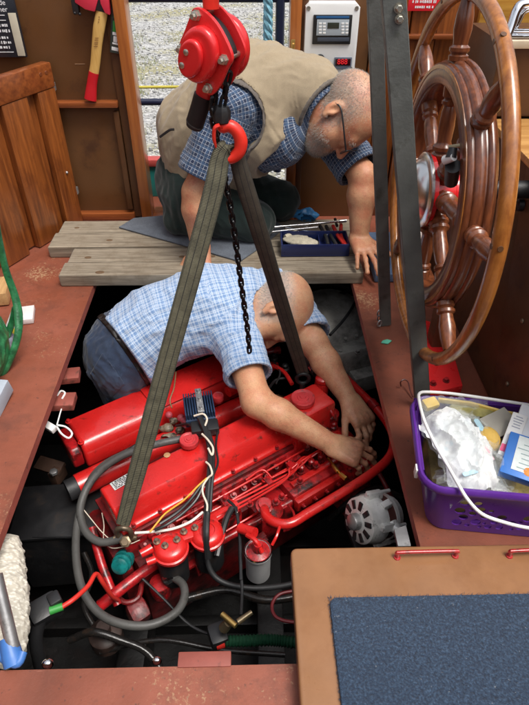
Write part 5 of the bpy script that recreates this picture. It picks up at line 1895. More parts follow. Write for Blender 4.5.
# oily fittings between the tank and the valve cover
w = Field(px(160, 440, z=-.36) - V3((.06, .05, 0)), px(186, 416, z=-.22) + V3((.05, .06, .0)), .004)
for u_, v_, r_ in ((168, 428, .020), (174, 420, .018), (180, 430, .017), (165, 438, .016), (172, 436, .015), (184, 421, .014), (162, 428, .012)):
    w.ell(px(u_, v_, z=-.30), (r_, r_ * .9, r_ * .8), None, .008)
w.wrinkle(.004, .03, 61)
w.build("cast_fitting", M("oily_cream_casting", (0.26, 0.20, 0.135), .45, var=.5, scale=40, dirt=(0.03, 0.024, 0.018), dscale=45, damt=(.45, .6), bump=.6), eg)
w = MB(); w.ball(px(169, 415, z=-.26), .013); w.ball(px(181, 418, z=-.25), .014); w.tube([px(181, 418, z=-.25), px(188, 425, z=-.25)], .010, 8); w.build("pink_plug", M("dusty_pink_plastic", (0.42, 0.06, 0.08), .5), eg)

# blue finned regulator with a grey strap
ro = px(199, 407, z=-.19)
rx = (px(214, 405, z=-.19) - px(184, 409, z=-.19)); rx.z = 0; rx.normalize()
ry = ZA.cross(rx)
RX = (rx, ry, ZA)
w = MB(); w.box(ro - ZA * .018, (.100, .115, .03), RX, .004); w.build("regulator_base", M("blue_black_casting", (0.025, 0.045, 0.09), .45, var=.3), eg)
fm = M("blue_fin", (0.014, 0.032, 0.075), .4, var=.3)
f0 = None
for i in range(12):
    if 5 <= i <= 6:
        continue
    c_ = ro + rx * (-.047 + .0086 * i) + ZA * .008
    if f0 is None:
        w = MB(); w.box(c_, (.0042, .105, .026), RX, .001, 1); f0 = w.build("cooling_fin", fm, eg)
    else:
        copy_part(f0, c_, eg)
w = MB(); w.box(ro + rx * .004 + ry * .012 + ZA * .017, (.022, .115, .010), RX, .002); w.build("regulator_strap", GALV, eg)
for k in (-.03, 0.012, .05):
    bolt(ro + rx * .004 + ry * k + ZA * .022, ZA, .006, .012, GALV, eg)
ebox_ = MB(); ebox_.box(px(205, 428, z=-.20), (.09, .05, .03), RX, .006); ebox_.build("terminal_block", BLACKPL, eg)

# fuel filter pair
fz = -.285
fh = [px(170, 545, z=fz), px(207, 531, z=fz)]
for o_ in fh:
    w = MB(); w.lathe(o_ - ZA * .03, ZA, [(0, .052), (.012, .053), (.014, .048), (.026, .046), (.034, .038), (.036, .024), (.033, .022), (.034, .001)], 26); w.build("filter_head", RED, eg)
    w = MB(); w.lathe(o_ - ZA * .17, ZA, [(0, .03), (.01, .044), (.135, .046), (.139, .044)], 24); w.build("filter_bowl", BLACKSTEEL, eg)
fx = (fh[1] - fh[0]).normalized()
FY = ZA.cross(fx)
w = MB(); w.box((fh[0] + fh[1]) / 2 + FY * .022 - ZA * .012, (.20, .05, .026), (fx, FY, ZA), .008); w.build("filter_bridge", RED, eg)
w = MB(); w.tube([fh[0] - fx * .05 + FY * .012, fh[0] - fx * .085 + FY * .006], [.014, .012], 10); w.tube([fh[0] - fx * .05 - FY * .02 - ZA * .01, fh[0] - fx * .075 - FY * .02 - ZA * .01], .011, 10); w.build("filter_union", RED, eg)
for u_, v_ in ((157, 542), (165, 546), (184, 532), (195, 528), (177, 540)):
    bolt(px(u_, v_, z=fz + .006), ZA, .007, .014, M("oily_bolt_head", (0.30, 0.22, 0.17), .35, metal=.8), eg)
# oil filter canister
oo = px(258, 552, z=-.31)
w = MB(); w.lathe(oo - ZA * .12, ZA, [(0, .028), (.008, .036), (.115, .037), (.118, .040), (.124, .040)], 28); w.build("oil_filter", M("silver_canister", (0.50, 0.50, 0.50), .38, metal=.35), eg)
w = MB(); w.ring(oo + ZA * .004, ZA, [(0, .0385), (.004, .0405), (.008, .0385), (.004, .0365)], 30); w.build("filter_rim", STEEL, eg)
w = MB(); w.lathe(oo + ZA * .002, ZA, [(0, .036), (.006, .034), (.012, .016), (.04, .012)], 20); w.build("filter_cap", REDROUGH, eg)
w = MB(); w.tube([px(247, 535, z=-.27), px(256, 541, z=-.26), px(262, 552, z=-.29)], .007, 8, sm=4); w.tube([px(240, 528, z=-.30), px(255, 533, z=-.28)], .016, 10); w.tube([px(272, 545, z=-.30), px(277, 535, z=-.28), px(281, 522, z=-.28)], .0045, 8, sm=4); w.build("filter_bracket", RED, eg)

# injection pump with its row of delivery valves and thin steel pipes
pz = -.36
pa = px(292, 485, z=pz) - EO
a0_, b0_ = pa.dot(EE), pa.dot(ES)
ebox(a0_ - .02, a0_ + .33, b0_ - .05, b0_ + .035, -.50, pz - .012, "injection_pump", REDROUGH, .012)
ebox(a0_ - .02, a0_ + .31, b0_ + .034, b0_ + .060, -.43, pz - .02, "pump_rail", RED, .008)
ebox(a0_ + .0, a0_ + .31, b0_ - .012, b0_ + .010, pz - .012, pz + .002, "pump_top_plate", RED, .003)
dv_ = []
for i in range(6):
    o_ = en(a0_ + .02 + .042 * i, b0_ - .030, pz - .012)
    if i == 0:
        w = MB(); w.lathe(o_, ZA, [(0, .013), (.010, .013), (.010, .010), (.026, .0095), (.028, .0115), (.037, .0115), (.041, .006)], 12); d0_ = w.build("delivery_valve", REDROUGH, eg)
    else:
        copy_part(d0_, WL[d0_] + EE * (.042 * i), eg)
    dv_.append(o_ + ZA * .04)
for i in range(6):
    s_ = en(-.42 + .13 * i, .088, -.343)
    e_ = dv_[i]
    mid = (s_ + e_) / 2
    w = MB(); as_, ae_ = -.42 + .13 * i, a0_ + .02 + .042 * i; w.tube([s_, s_ + ES * .018 + ZA * .010, en(as_ + .035, .086 + .011 * (5 - i), -.322 - .003 * i), en(max(as_ + .05, ae_ - .075), .092 + .011 * (5 - i), -.326 - .003 * i), e_ + ZA * .018 - EE * .010, e_ - ZA * .002], .0036, 8, sm=8); w.build("injector_pipe", RED, eg)
for bb_, zz_ in ((.072, -.335), (.092, -.352), (.150, -.40)):
    w = MB(); w.tube([en(-.34, bb_, zz_), en(-.1, bb_ + .004, zz_ + .003), en(.16, bb_, zz_)], .0038, 8, sm=6); w.build("fuel_pipe", RED, eg)
w = MB()
for a_, b_ in ((-.18, .10), (-.02, .112), (.08, .105), (-.26, .12)):
    w.box(en(a_, b_, -.335), (.022, .034, .020), EAX, .004)
w.build("pipe_clips", REDROUGH, eg, kind="stuff")
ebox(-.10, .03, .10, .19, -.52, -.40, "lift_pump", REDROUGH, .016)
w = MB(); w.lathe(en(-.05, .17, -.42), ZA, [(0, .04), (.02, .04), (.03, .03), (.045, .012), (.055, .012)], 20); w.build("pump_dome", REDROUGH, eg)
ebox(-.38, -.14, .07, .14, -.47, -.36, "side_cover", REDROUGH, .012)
w = MB(); w.tube([en(-.33, .125, -.345), en(-.15, .125, -.345)], .020, 14); w.build("red_cylinder", RED, eg)
w = MB(); w.tube([en(-.26, .16, -.42), en(.05, .175, -.41)], .014, 12); w.build("oil_pipe", REDROUGH, eg)
for u_, v_, z_ in ((282, 498, -.32), (276, 503, -.32), (300, 482, -.33), (316, 466, -.34), (235, 512, -.33), (250, 505, -.34), (225, 500, -.33)):
    bolt(px(u_, v_, z=z_), ZA, .008, .02, REDROUGH, eg)
w = MB()
w.tube([px(333, 465, z=-.325), px(338, 472, z=-.325)], .0075, 8); w.tube([px(340, 474, z=-.322), px(346, 479, z=-.322)], [.0075, .009], 6); w.tube([px(328, 458, z=-.335), px(341, 475, z=-.33)], .0045, 8); w.build("brass_union", M("bright_brass", (0.60, 0.34, 0.08), .3, metal=.9), eg)

# red loop of pipe round the front of the engine
w = MB()
lp_ = [px(u_, v_, z=z_) for u_, v_, z_ in ((264, 508, -.33), (267, 517, -.30), (277, 523, -.285), (291, 523, -.28), (310, 512, -.28), (345, 491, -.28), (372, 473, -.28), (387, 460, -.28), (393.5, 446, -.28), (391, 430, -.28), (380, 413, -.285), (366, 398, -.29), (352, 384, -.30), (342, 374, -.33))]
w.tube(lp_, .0150, 14, sm=8); w.build("coolant_loop", RED, eg)
w = MB(); w.lathe(px(264, 507, z=-.34) - ES * .0, ES * .2 + ZA, [(0, .028), (.012, .028), (.014, .02), (.026, .02)], 16); w.build("pipe_flange", REDROUGH, eg)
w = MB(); w.tube([px(377, 409, z=-.286), px(371, 402, z=-.288)], .0185, 14); w.build("pipe_sleeve", REDROUGH, eg)
w = MB(); w.tube([px(376, 468, z=-.33), px(388, 490, z=-.36), px(398, 512, z=-.42)], .008, 10, sm=4); w.build("stay_rod", REDDARK, eg)
# timing case under the hands
p = px(352, 447, z=-.345) - EO
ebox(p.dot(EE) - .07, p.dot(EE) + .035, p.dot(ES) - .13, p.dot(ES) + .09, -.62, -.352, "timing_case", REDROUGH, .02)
w = MB(); w.lathe(px(342, 436, z=-.335), ZA + EE * .4, [(-.04, .05), (0, .05), (.008, .044), (.016, .03)], 22); w.lathe(px(362, 462, z=-.34), ZA, [(-.03, .022), (0, .022), (.006, .015)], 16); w.build("gear_cover", RED, eg)
for u_, v_ in ((366, 450), (358, 438), (372, 468), (350, 470), (334, 425)):
    bolt(px(u_, v_, z=-.345), ZA, .008, .014, REDROUGH, eg)
# rear end: starter bracket, water pump with the teal body
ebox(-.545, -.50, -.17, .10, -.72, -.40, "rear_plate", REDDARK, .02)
w = MB(); w.lathe(px(120, 566, z=-.375), ES * .6 + ZA * .5 - EE * .5, [(-.05, .030), (-.036, .030), (-.034, .024), (-.028, .024), (-.026, .029), (-.014, .029), (-.012, .023), (-.006, .023), (-.004, .027), (.004, .025), (.010, .014)], 20); w.build("water_pump_body", M("teal_pump_paint", (0.006, 0.15, 0.145), .3, var=.5, scale=40), eg)
w = MB(); w.tube([px(92, 528, z=-.34), px(102, 565, z=-.38), px(118, 605, z=-.44)], .013, 10, sm=4); w.build("bracket_strut", REDROUGH, eg)
w = MB(); w.tube([px(100, 606, z=-.42), px(120, 590, z=-.40), px(152, 566, z=-.40), px(180, 552, z=-.42)], .017, 12, sm=4); w.build("drain_pipe", REDROUGH, eg)
w = MB(); w.box(px(138, 612, z=-.50), (.06, .07, .10), frame(34, 20), .02); w.tube([px(112, 588, z=-.44), px(124, 602, z=-.44), px(138, 598, z=-.44), px(142, 582, z=-.44)], .008, 8, sm=4); w.build("pump_bracket", REDDARK, eg)
w = MB(); w.lathe(px(160, 584, z=-.46), ZA, [(-.05, .03), (0, .034), (.01, .03), (.014, .01)], 18); w.build("drain_plug", REDROUGH, eg)
w = MB(); w.tube([px(140, 520, z=-.33), px(165, 509, z=-.33), px(178, 502, z=-.33)], .019, 12); w.build("red_sleeve", RED, eg)

# thick grey hoses at the left end
w = MB(); w.tube([px(u_, v_, z=z_) for u_, v_, z_ in ((196, 437, -.22), (176, 440, -.22), (150, 446, -.22), (122, 456, -.24), (100, 471, -.27), (86, 490, -.30), (80, 512, -.32), (86, 532, -.33), (100, 542, -.33), (116, 540, -.32), (124, 536, -.31))], .0122, 14, sm=8)
w.build("upper_hose", GREYHOSE, eg)
w = MB(); w.tube([px(u_, v_, z=z_) for u_, v_, z_ in ((150, 440, -.26), (128, 452, -.27), (104, 465, -.29), (88, 485, -.31), (78, 520, -.33), (76, 555, -.33), (82, 588, -.33), (98, 612, -.34), (122, 624, -.34), (150, 625, -.35), (174, 614, -.36), (184, 599, -.37), (183, 585, -.38), (172, 576, -.40))], .0118, 14, sm=8)
w.build("lower_hose", GREYHOSE, eg)
w = MB(); w.lathe(px(171, 576, z=-.40), ZA + XA, [(-.02, .018), (.02, .018)], 14); w.build("hose_clip", STEEL, eg)

# wiring
def wire(pts, r, name, mat):
    q = MB(); q.tube([px(*p[:2], z=p[2]) for p in pts], r, 8, sm=6); return q.build(name, mat, eg)


loom = [(200, 418, -.17), (206, 432, -.18), (210, 448, -.19), (210, 470, -.195), (208, 492, -.22), (207, 512, -.25), (206, 535, -.27), (208, 558, -.33)]
wire(loom, .0105, "wiring_loom", BLACKPL)
wire([(u + 3, v, z + .004) for u, v, z in loom[1:6]], .006, "wiring_loom", BLACKPL)
wire([(194, 416, -.165), (203, 414, -.155), (207, 419, -.16), (205, 426, -.17)], .0034, "cream_wire", CREAMWIRE)
wire([(202, 434, -.175), (208, 440, -.17), (213, 448, -.175), (212, 455, -.18), (208, 448, -.17)], .0034, "cream_wire", CREAMWIRE)
wire([(206, 462, -.18), (210, 466, -.175), (212, 474, -.18), (208, 478, -.19), (203, 486, -.20), (203, 494, -.21), (207, 504, -.22), (207, 511, -.23)], .0032, "cream_wire", CREAMWIRE)
wire([(207, 478, -.19), (198, 486, -.20), (184, 500, -.22), (166, 513, -.24), (158, 522, -.25), (150, 532, -.26)], .0028, "yellow_wire", YELLOWIRE)
wire([(205, 480, -.195), (192, 498, -.22), (178, 512, -.24), (160, 524, -.25)], .0055, "black_wire", BLACKPL)
wire([(204, 484, -.20), (196, 500, -.22), (182, 514, -.235), (166, 525, -.24), (155, 530, -.25)], .0050, "black_wire", BLACKPL)
wire([(135, 533, -.27), (150, 532, -.265), (172, 529, -.262), (190, 522, -.262), (203, 512, -.255)], .0040, "white_wire", M("white_wire", (0.78, 0.74, 0.66), .4, var=.05))
wire([(232, 508, -.30), (226, 520, -.30), (221, 538, -.31), (217, 556, -.33)], .010, "wiring_loom", BLACKPL)
wire([(228, 500, -.30), (236, 510, -.30), (240, 540, -.32), (241, 580, -.35)], .0048, "black_wire", BLACKPL)
wire([(237, 512, -.298), (239.5, 535, -.317), (240, 552, -.33)], .0014, "white_wire", CREAMWIRE)
wire([(102, 513, -.30), (104, 525, -.34), (104, 540, -.36), (112, 548, -.36), (128, 546, -.34)], .0016, "thin_wire", CREAMWIRE)
wire([(84, 510, -.33), (92, 520, -.34), (102, 532, -.34), (112, 540, -.34), (128, 544, -.33), (140, 540, -.32)], .0015, "thin_wire", CREAMWIRE)
wire([(176, 372, -.20), (174, 388, -.20), (170, 400, -.22), (172, 408, -.23)], .0024, "thin_wire", M("brown_wire", (0.2, 0.13, 0.06), .5))
wire([(150, 438, -.24), (133, 448, -.25), (128, 452, -.26)], .008, "black_wire", BLACKPL)

# smaller fittings: brackets, unions, studs and hoses between the big castings
r8 = random.Random(11)
for a_, b_, z_, l_ in ((-.44, .075, -.36, .05), (-.25, .085, -.37, .06), (-.05, .09, -.37, .04), (.12, .07, -.36, .05), (-.35, .16, -.45, .06), (-.12, .20, -.46, .05)):
    w = MB(); w.box(en(a_, b_, z_), (l_, .022, .014), EAX, .003); w.box(en(a_ + l_ * .3, b_ + .016, z_ - .02), (.014, .018, .05), EAX, .003); w.build("bracket", r8.choice((REDROUGH, REDDARK)), eg)
for i in range(16):
    a_, b_ = -.45 + i * .045, .062 + .02 * r8.random()
    bolt(en(a_, b_, -.345 - .02 * r8.random()), ZA + ES * .4, .006 + .002 * r8.random(), .014, REDROUGH, eg, "stud")
for i in range(7):
    bolt(en(a0_ + .0 + .05 * i, b0_ + .062, -.40), ES, .006, .012, REDROUGH, eg, "stud")
for pts_, r_, m_ in ((((262, 372, -.26), (272, 366, -.24), (284, 372, -.24), (292, 384, -.24)), .008, RED), (((256, 356, -.28), (268, 352, -.26), (280, 350, -.26)), .016, REDROUGH),
                     (((268, 390, -.30), (276, 380, -.26), (288, 378, -.26)), .0055, BLACKRUB), (((228, 392, -.27), (250, 380, -.28), (275, 364, -.29)), .020, RED),
                     (((322, 424, -.30), (330, 432, -.30), (334, 446, -.31), (330, 456, -.32)), .0055, REDROUGH), (((312, 432, -.30), (322, 440, -.31), (326, 452, -.32)), .0045, RED),
                     (((290, 470, -.33), (300, 462, -.32), (316, 452, -.32), (326, 446, -.33)), .004, RED), (((246, 480, -.33), (262, 470, -.31), (272, 478, -.33)), .004, RED),
                     (((288, 505, -.36), (294, 514, -.34), (292, 527, -.34), (284, 531, -.36)), .004, REDROUGH)):
    w = MB(); w.tube([px(u_, v_, z=z_) for u_, v_, z_ in pts_], r_, 10, sm=5); w.build("small_pipe", m_, eg)
for u_, v_, z_, r_ in ((262, 362, -.25, .020), (274, 356, -.25, .016), (285, 366, -.25, .018), (334, 424, -.29, .015), (318, 440, -.31, .012)):
    w = MB(); w.lathe(px(u_, v_, z=z_) - ZA * .03, ZA, [(0, r_), (.02, r_), (.024, r_ * .7), (.036, r_ * .7), (.04, r_ * .3)], 12); w.build("union", r8.choice((REDROUGH, RED, BLACKSTEEL)), eg, angle=25)
wire([(262, 352, -.24), (272, 360, -.235), (280, 372, -.24), (276, 384, -.26)], .0038, "black_wire", BLACKPL)
wire([(196, 430, -.19), (188, 424, -.2), (176, 426, -.24)], .0045, "black_wire", BLACKPL)
wire([(218, 430, -.2), (216, 446, -.2), (218, 462, -.205), (214, 474, -.2)], .0036, "black_wire", BLACKPL)
for a_ in (-.47, .22):
    for b_ in (-.44, -.325):
        bolt(en(a_, b_, -.256), ZA, .007, .012, RED, eg, "tank_bolt")

# ------------------------------------------------------------------ lever chain hoist hanging over the engine
HC = px(208, 53, Y=1.28)
hz = V3((-.52, -.85, -.02)).normalized()
hx_ = ZA.cross(hz).normalized()
hy_ = hz.cross(hx_).normalized()
HA = (hx_, hy_, hz)
KX, KY = .00218, .0021
ho = thing("chain_hoist", "red lever chain hoist with black chain and black handle grip hanging over the engine", "chain hoist", HC - ZA * .2)


def hp2(u_, v_):
    return ((u_ - 208) * KX, (53 - v_) * KY)


def smooth2(pts, n=4):
    return [(p.x, p.y) for p in spline([V3((q[0], q[1], 0)) for q in pts], n, True)]


plate_o = smooth2([hp2(*q) for q in ((198, 16), (208, 16), (222, 26), (233, 42), (237, 54), (231, 64), (222, 80), (212, 90), (203, 87), (190, 74), (180, 60), (178, 50), (186, 36), (193, 24))], 3)
b = MB(); b.prism(plate_o, HC, HA, .010, .003); b.build("front_plate", HOISTRED, ho)
ov = lambda k, cx, cy_, w_, h_, ang: [(hp2(cx, cy_)[0] + k * (w_ * math.cos(t) * math.cos(ang) - h_ * math.sin(t) * math.sin(ang)), hp2(cx, cy_)[1] + k * (w_ * math.cos(t) * math.sin(ang) + h_ * math.sin(t) * math.cos(ang))) for t in [2 * math.pi * i / 36 for i in range(36)]]
b = MB(); b.prism(ov(1, 205, 53, .043, .055, -.45), HC + hz * .009, HA, .024, .012, 4); b.build("gear_cover", HOISTRED, ho)
b = MB(); b.prism(ov(1, 201, 55, .027, .038, -.45), HC + hz * .032, HA, .014, .007, 4); b.build("cover_boss", HOISTRED, ho)
for u_, v_ in ((199, 49), (193, 61)):
    o_ = HC + hx_ * hp2(u_, v_)[0] + hy_ * hp2(u_, v_)[1] + hz * .0455
    b = MB(); b.lathe(o_, hz, [(0, .0062), (.002, .006), (.003, .0045)], 14); b.build("cover_screw", ZINC, ho)
for u_, v_ in ((202, 21), (229, 55), (210, 83), (183, 51)):
    o_ = HC + hx_ * hp2(u_, v_)[0] + hy_ * hp2(u_, v_)[1] + hz * .010
    b = MB(); b.lathe(o_, hz, [(0, .0105), (.003, .0105), (.003, .0085), (.011, .0085), (.012, .005), (.018, .005)], 6)
    b.lathe(o_ - hz * .07, hz, [(0, .006), (.07, .006)], 10); b.build("stay_bolt", ZINC, ho)
b = MB(); b.prism([(p[0] * .80, p[1] * .80) for p in plate_o], HC - hz * .012, HA, -.020, .003); b.prism([(p[0] * .55, p[1] * .55) for p in plate_o], HC - hz * .001, HA, -.05, .002); b.build("chain_wheel", BLACKSTEEL, ho)
b = MB(); b.prism([(p[0] * 1.0, p[1] * 1.02) for p in plate_o], HC - hz * .040, HA, -.008, .003); b.build("back_plate", HOISTRED, ho)
b = MB(); b.prism(ov(1, 208, 53, .058, .062, 0), HC - hz * .050, HA, -.022, .008, 3); b.build("brake_cover", HOISTRED, ho)
b = MB(); b.prism(ov(1, 208, 53, .048, .052, 0), HC - hz * .073, HA, -.012, .003, 2); b.build("brake_disc", BLACKSTEEL, ho)
l0 = HC - hz * .034 - hx_ * .036 - hy_ * .006
lu = lambda u_, v_: l0 + hx_ * hp2(u_, v_)[0] + hy_ * hp2(u_, v_)[1]
b = MB(); b.tube([lu(212, 62), lu(209, 82), lu(203, 100)], [.026, .020, .019], 14, flat=.55, ref=hx_); b.build("lever_arm", HOISTRED, ho)
b = MB()
Pl = [lu(204, 96), lu(200, 107), lu(191, 127), lu(189.5, 131)]
b.tube(Pl, [.0205, .0215, .0215, .019], 18, flat=.8, ref=hx_); b.build("lever_grip", BLACKRUB, ho)
b = MB(); b.tube([lu(191.6, 126), lu(191.0, 127.2)], .0222, 18, flat=.8, ref=hx_); b.build("grip_ring", GREYHOSE, ho)
# upper hook, going out of the picture to the head beam
top_ = HC - hz * .02 + hy_ * .075
b = MB(); b.tube([top_, top_ + ZA * .035], .016, 12); b.tube([top_ + ZA * .03 - hx_ * .0, top_ + ZA * .045 + hx_ * .018, top_ + ZA * .07 + hx_ * .03, top_ + ZA * .10 + hx_ * .018, top_ + ZA * .115 - hx_ * .005, top_ + ZA * .105 - hx_ * .03], [.012, .013, .012, .011, .009, .006], 12, sm=5); b.build("upper_hook", ORANGERED, ho)
b = MB(); b.tube([V3((top_.x, top_.y, top_.z + .10)), V3((top_.x, top_.y, 1.66))], .008, 8); b.build("hanger", CHAIN, ho)


def chain(P, name, pitch=.021, wire_=.0036, parent=ho, wid=.0095):
    """Welded links, every second one turned a quarter."""
    P = [V3(p) for p in P]
    L = [0]
    for i in range(1, len(P)):
        L.append(L[-1] + (P[i] - P[i - 1]).length)
    w = MB()
    n = int(L[-1] / pitch)
    j = 0
    for k in range(n):
        s = (k + .5) * L[-1] / n
        while L[j + 1] < s and j < len(L) - 2:
            j += 1
        f = (s - L[j]) / (L[j + 1] - L[j])
        c_ = P[j].lerp(P[j + 1], f)
        t_ = (P[j + 1] - P[j]).normalized()
        x_, y_, _ = basis(t_, (.3, 1, .1))
        sd_ = (x_ + y_ if k % 2 else x_ - y_).normalized()
        hl = pitch * .72
        pts = []
        for q in range(14):
            a = 2 * math.pi * q / 14
            cs, sn = math.cos(a), math.sin(a)
            pts.append(c_ + t_ * (cs * wid * .75 + math.copysign(hl - wid * .75, cs)) + sd_ * (sn * wid * .62))
        w.tube(pts, wire_, 6, closed=True)
    return w.build(name, CHAIN, parent)


h0 = HC - hz * .018
cb1 = px(222, 108, Y=1.285)
chain([h0 + hx_ * hp2(225, 70)[0] + hy_ * hp2(225, 70)[1], cb1], "load_chain")
chain([h0 + hx_ * hp2(212, 76)[0] + hy_ * hp2(212, 76)[1], px(212, 112, Y=1.29), px(216, 135, Y=1.31)], "load_chain")
slack = spline([px(214, 90, Y=1.31), px(217, 135, Y=1.335), px(223, 170, Y=1.36), px(230, 205, Y=1.385), px(236, 245, Y=1.40), px(242, 290, Y=1.415), px(247.5, 330, Y=1.42), px(249.5, 352, Y=1.42)], 10)
chain(slack, "slack_chain")
b = MB(); b.tube([cb1 + ZA * .004, px(222, 111, Y=1.285), px(222, 121, Y=1.285), px(222, 123.5, Y=1.285)], [.014, .019, .019, .012], 8); b.build("hook_block", BLACKSTEEL, ho)
b = MB(); b.tube([px(222, 121, Y=1.285), px(222.5, 127, Y=1.285), px(230, 126, Y=1.283), px(237.5, 132, Y=1.282), px(241, 142, Y=1.282), px(238.5, 152, Y=1.282), px(231, 158, Y=1.283), px(223, 156, Y=1.284), px(217, 148, Y=1.286)], [.012, .013, .0135, .014, .015, .0145, .013, .011, .007], 14, sm=6)
b.build("lower_hook", ORANGERED, ho)
b = MB(); b.tube([px(220, 125, Y=1.27), px(215, 128, Y=1.27), px(214, 138, Y=1.272), px(216, 147, Y=1.28)], [.008, .008, .007, .004], 10, sm=4, flat=.6); b.build("safety_latch", ORANGERED, ho)


def WEB(name, base, edge):
    mt, N, L, P = _nt(name)
    v = _coord(N, L, attr="cloth")
    sp = N.new("ShaderNodeSeparateXYZ"); L.new(v, sp.inputs[0])
    f = _math(N, L, 'ABSOLUTE', sp.outputs[0])
    st = _math(N, L, 'LESS_THAN', _math(N, L, 'ABSOLUTE', _math(N, L, 'SUBTRACT', f, .17)), .022)
    st2 = _math(N, L, 'GREATER_THAN', f, .42)
    n1 = _noise(N, L, _coord(N, L), 26, 6, .7)
    c = _ramp(N, L, n1, [(.3, tuple(x * .6 for x in base)), (.7, tuple(x * 1.35 for x in base))])
    c = _mix(N, L, st, c, edge)
    c = _mix(N, L, _math(N, L, 'MULTIPLY', st2, .6), c, edge)
    L.new(c, P.inputs["Base Color"]); P.inputs["Roughness"].default_value = .85
    wv = _math(N, L, 'SINE', _math(N, L, 'MULTIPLY', sp.outputs[1], 1900.0))
    hh = _math(N, L, 'ADD', _math(N, L, 'MULTIPLY', wv, .35), n1)
    _bump(N, L, P, _math(N, L, 'SUBTRACT', hh, _math(N, L, 'MULTIPLY', st, .8)), .6, .0018)
    return mt


sl = thing("lifting_sling", "grimy olive webbing sling spreading from the hook to both ends of the engine", "sling", px(200, 330, Y=1.2))
vw = lambda p: (p - EYE).normalized()
s0, s1 = px(225, 150, Y=1.278), px(123, 524, z=-.255)
pth = [px(229.5, 151, Y=1.284), px(226, 147.5, Y=1.28), px(220, 160, Y=1.275), s0.lerp(s1, .12), s0.lerp(s1, .5), s0.lerp(s1, .8), s1]
wdir = (s1 - s0).cross(vw((s0 + s1) / 2)).normalized()
wdir = -wdir if wdir.x < 0 else wdir
tw = (wdir * .93 + vw(s1) * .35).normalized()
b = MB(); b.ribbon(pth, [wdir, wdir, wdir, (wdir * .95 + vw(s0) * .3).normalized(), tw, tw, wdir], [.030, .034, .042, .046, .050, .052, .050, .040], .007, sm=8, nw=12, crown=.003)
b.build("strap_leg", WEB("olive_webbing", (0.105, 0.098, 0.062), (0.026, 0.026, 0.020)), sl, angle=60)
s2, s3 = px(236, 155, Y=1.295), px(303, 374, z=-.165)
pth = [px(231, 151, Y=1.288), px(236, 153, Y=1.292), px(241, 172, Y=1.31), s2.lerp(s3, .3), s2.lerp(s3, .65), s3]
wd2 = (s3 - s2).cross(vw((s3 + s2) / 2)).normalized()
wd2 = -wd2 if wd2.x < 0 else wd2
b = MB(); b.ribbon(pth, [wd2, (wd2 * .8 + vw(s2) * .5).normalized(), (wd2 * .85 - vw(s2) * .5).normalized(), wd2], [.030, .034, .040, .044, .046, .046, .042], .008, sm=8, nw=12, crown=.003)
b.build("strap_leg", WEB("brown_webbing", (0.062, 0.050, 0.035), (0.02, 0.017, 0.014)), sl, angle=60)
sk = thing("lifting_shackle", "rusty bow shackle joining the long strap to the near end of the engine", "shackle", px(123, 536, z=-.30))
p = px(123, 528, z=-.265)
b = MB(); b.tube([p + V3((-.016, 0, -.055)), p + V3((-.020, 0, -.03)), p + V3((-.017, -.002, -.005)), p + V3((0, -.004, .006)), p + V3((.017, -.002, -.005)), p + V3((.020, 0, -.03)), p + V3((.016, 0, -.055))], .008, 12, sm=5); b.build("bow", M("oily_steel", (0.16, 0.12, 0.08), .4, metal=.6, var=.4, scale=40), sk)
b = MB(); b.tube([p + V3((-.034, 0, -.05)), p + V3((.034, 0, -.05))], .0085, 12); b.lathe(p + V3((.004, -.012, -.05)), V3((0, -.6, .8)), [(0, .017), (.014, .017), (.016, .011), (.022, .011)], 6); b.build("pin", M("oily_bolt", (0.22, 0.16, 0.10), .4, metal=.7), sk)
sk2 = thing("lifting_eye", "dark steel eye joining the shorter strap to the red header tank", "eye bolt", px(303, 380, z=-.20))
p = px(303, 376, z=-.165)
b = MB(); b.tube([p + V3((.022 * math.cos(a), 0, .022 * math.sin(a) - .012)) for a in [2 * math.pi * k / 18 for k in range(18)]], .007, 10, closed=True); b.tube([p - ZA * .034, p - ZA * .06], .010, 10); b.build("ring", BLACKSTEEL, sk2)

# ------------------------------------------------------------------ tool tray on the planks
t0 = px(281, 257, z=.05); t1 = px(349, 257, z=.05)
TL, TW, TH_ = (t1.x - t0.x), .115, .045
tt = thing("tool_tray", "open navy blue tool tray on the near plank beside the kneeling man", "tool tray", ((t0.x + t1.x) / 2, t0.y + TW / 2, .05))
NB = M("navy_plastic", (0.012, 0.020, 0.085), .35, var=.15, coat=.2)
tc = V3(((t0.x + t1.x) / 2, t0.y + TW / 2, .05))
b = MB(); b.box(tc + ZA * .004, (TL, TW, .006), bev=.002); b.build("base", NB, tt)
for sy in (-1, 1):
    b = MB(); b.box(tc + V3((0, sy * (TW / 2 - .003), TH_ / 2 + .007)), (TL, .006, TH_), bev=.002); b.build("side", NB, tt)
for sx in (-1, 1):
    b = MB(); b.box(tc + V3((sx * (TL / 2 - .003), 0, TH_ / 2 + .007)), (.006, TW - .0125, TH_), bev=.002); b.build("end", NB, tt)
b = MB(); b.box(tc + V3((.02, 0, .024)), (.004, TW - .013, .03), bev=.001); b.build("divider", NB, tt)
zt = .085


def tool(name, label, cat, parts):
    q = thing(name, label, cat, parts[0][1][0])
    for nm, pts, r, mt in parts:
        w = MB(); w.tube(pts, r, 10, sm=3 if len(pts) > 2 else 0); w.build(nm, mt, q)
    return q


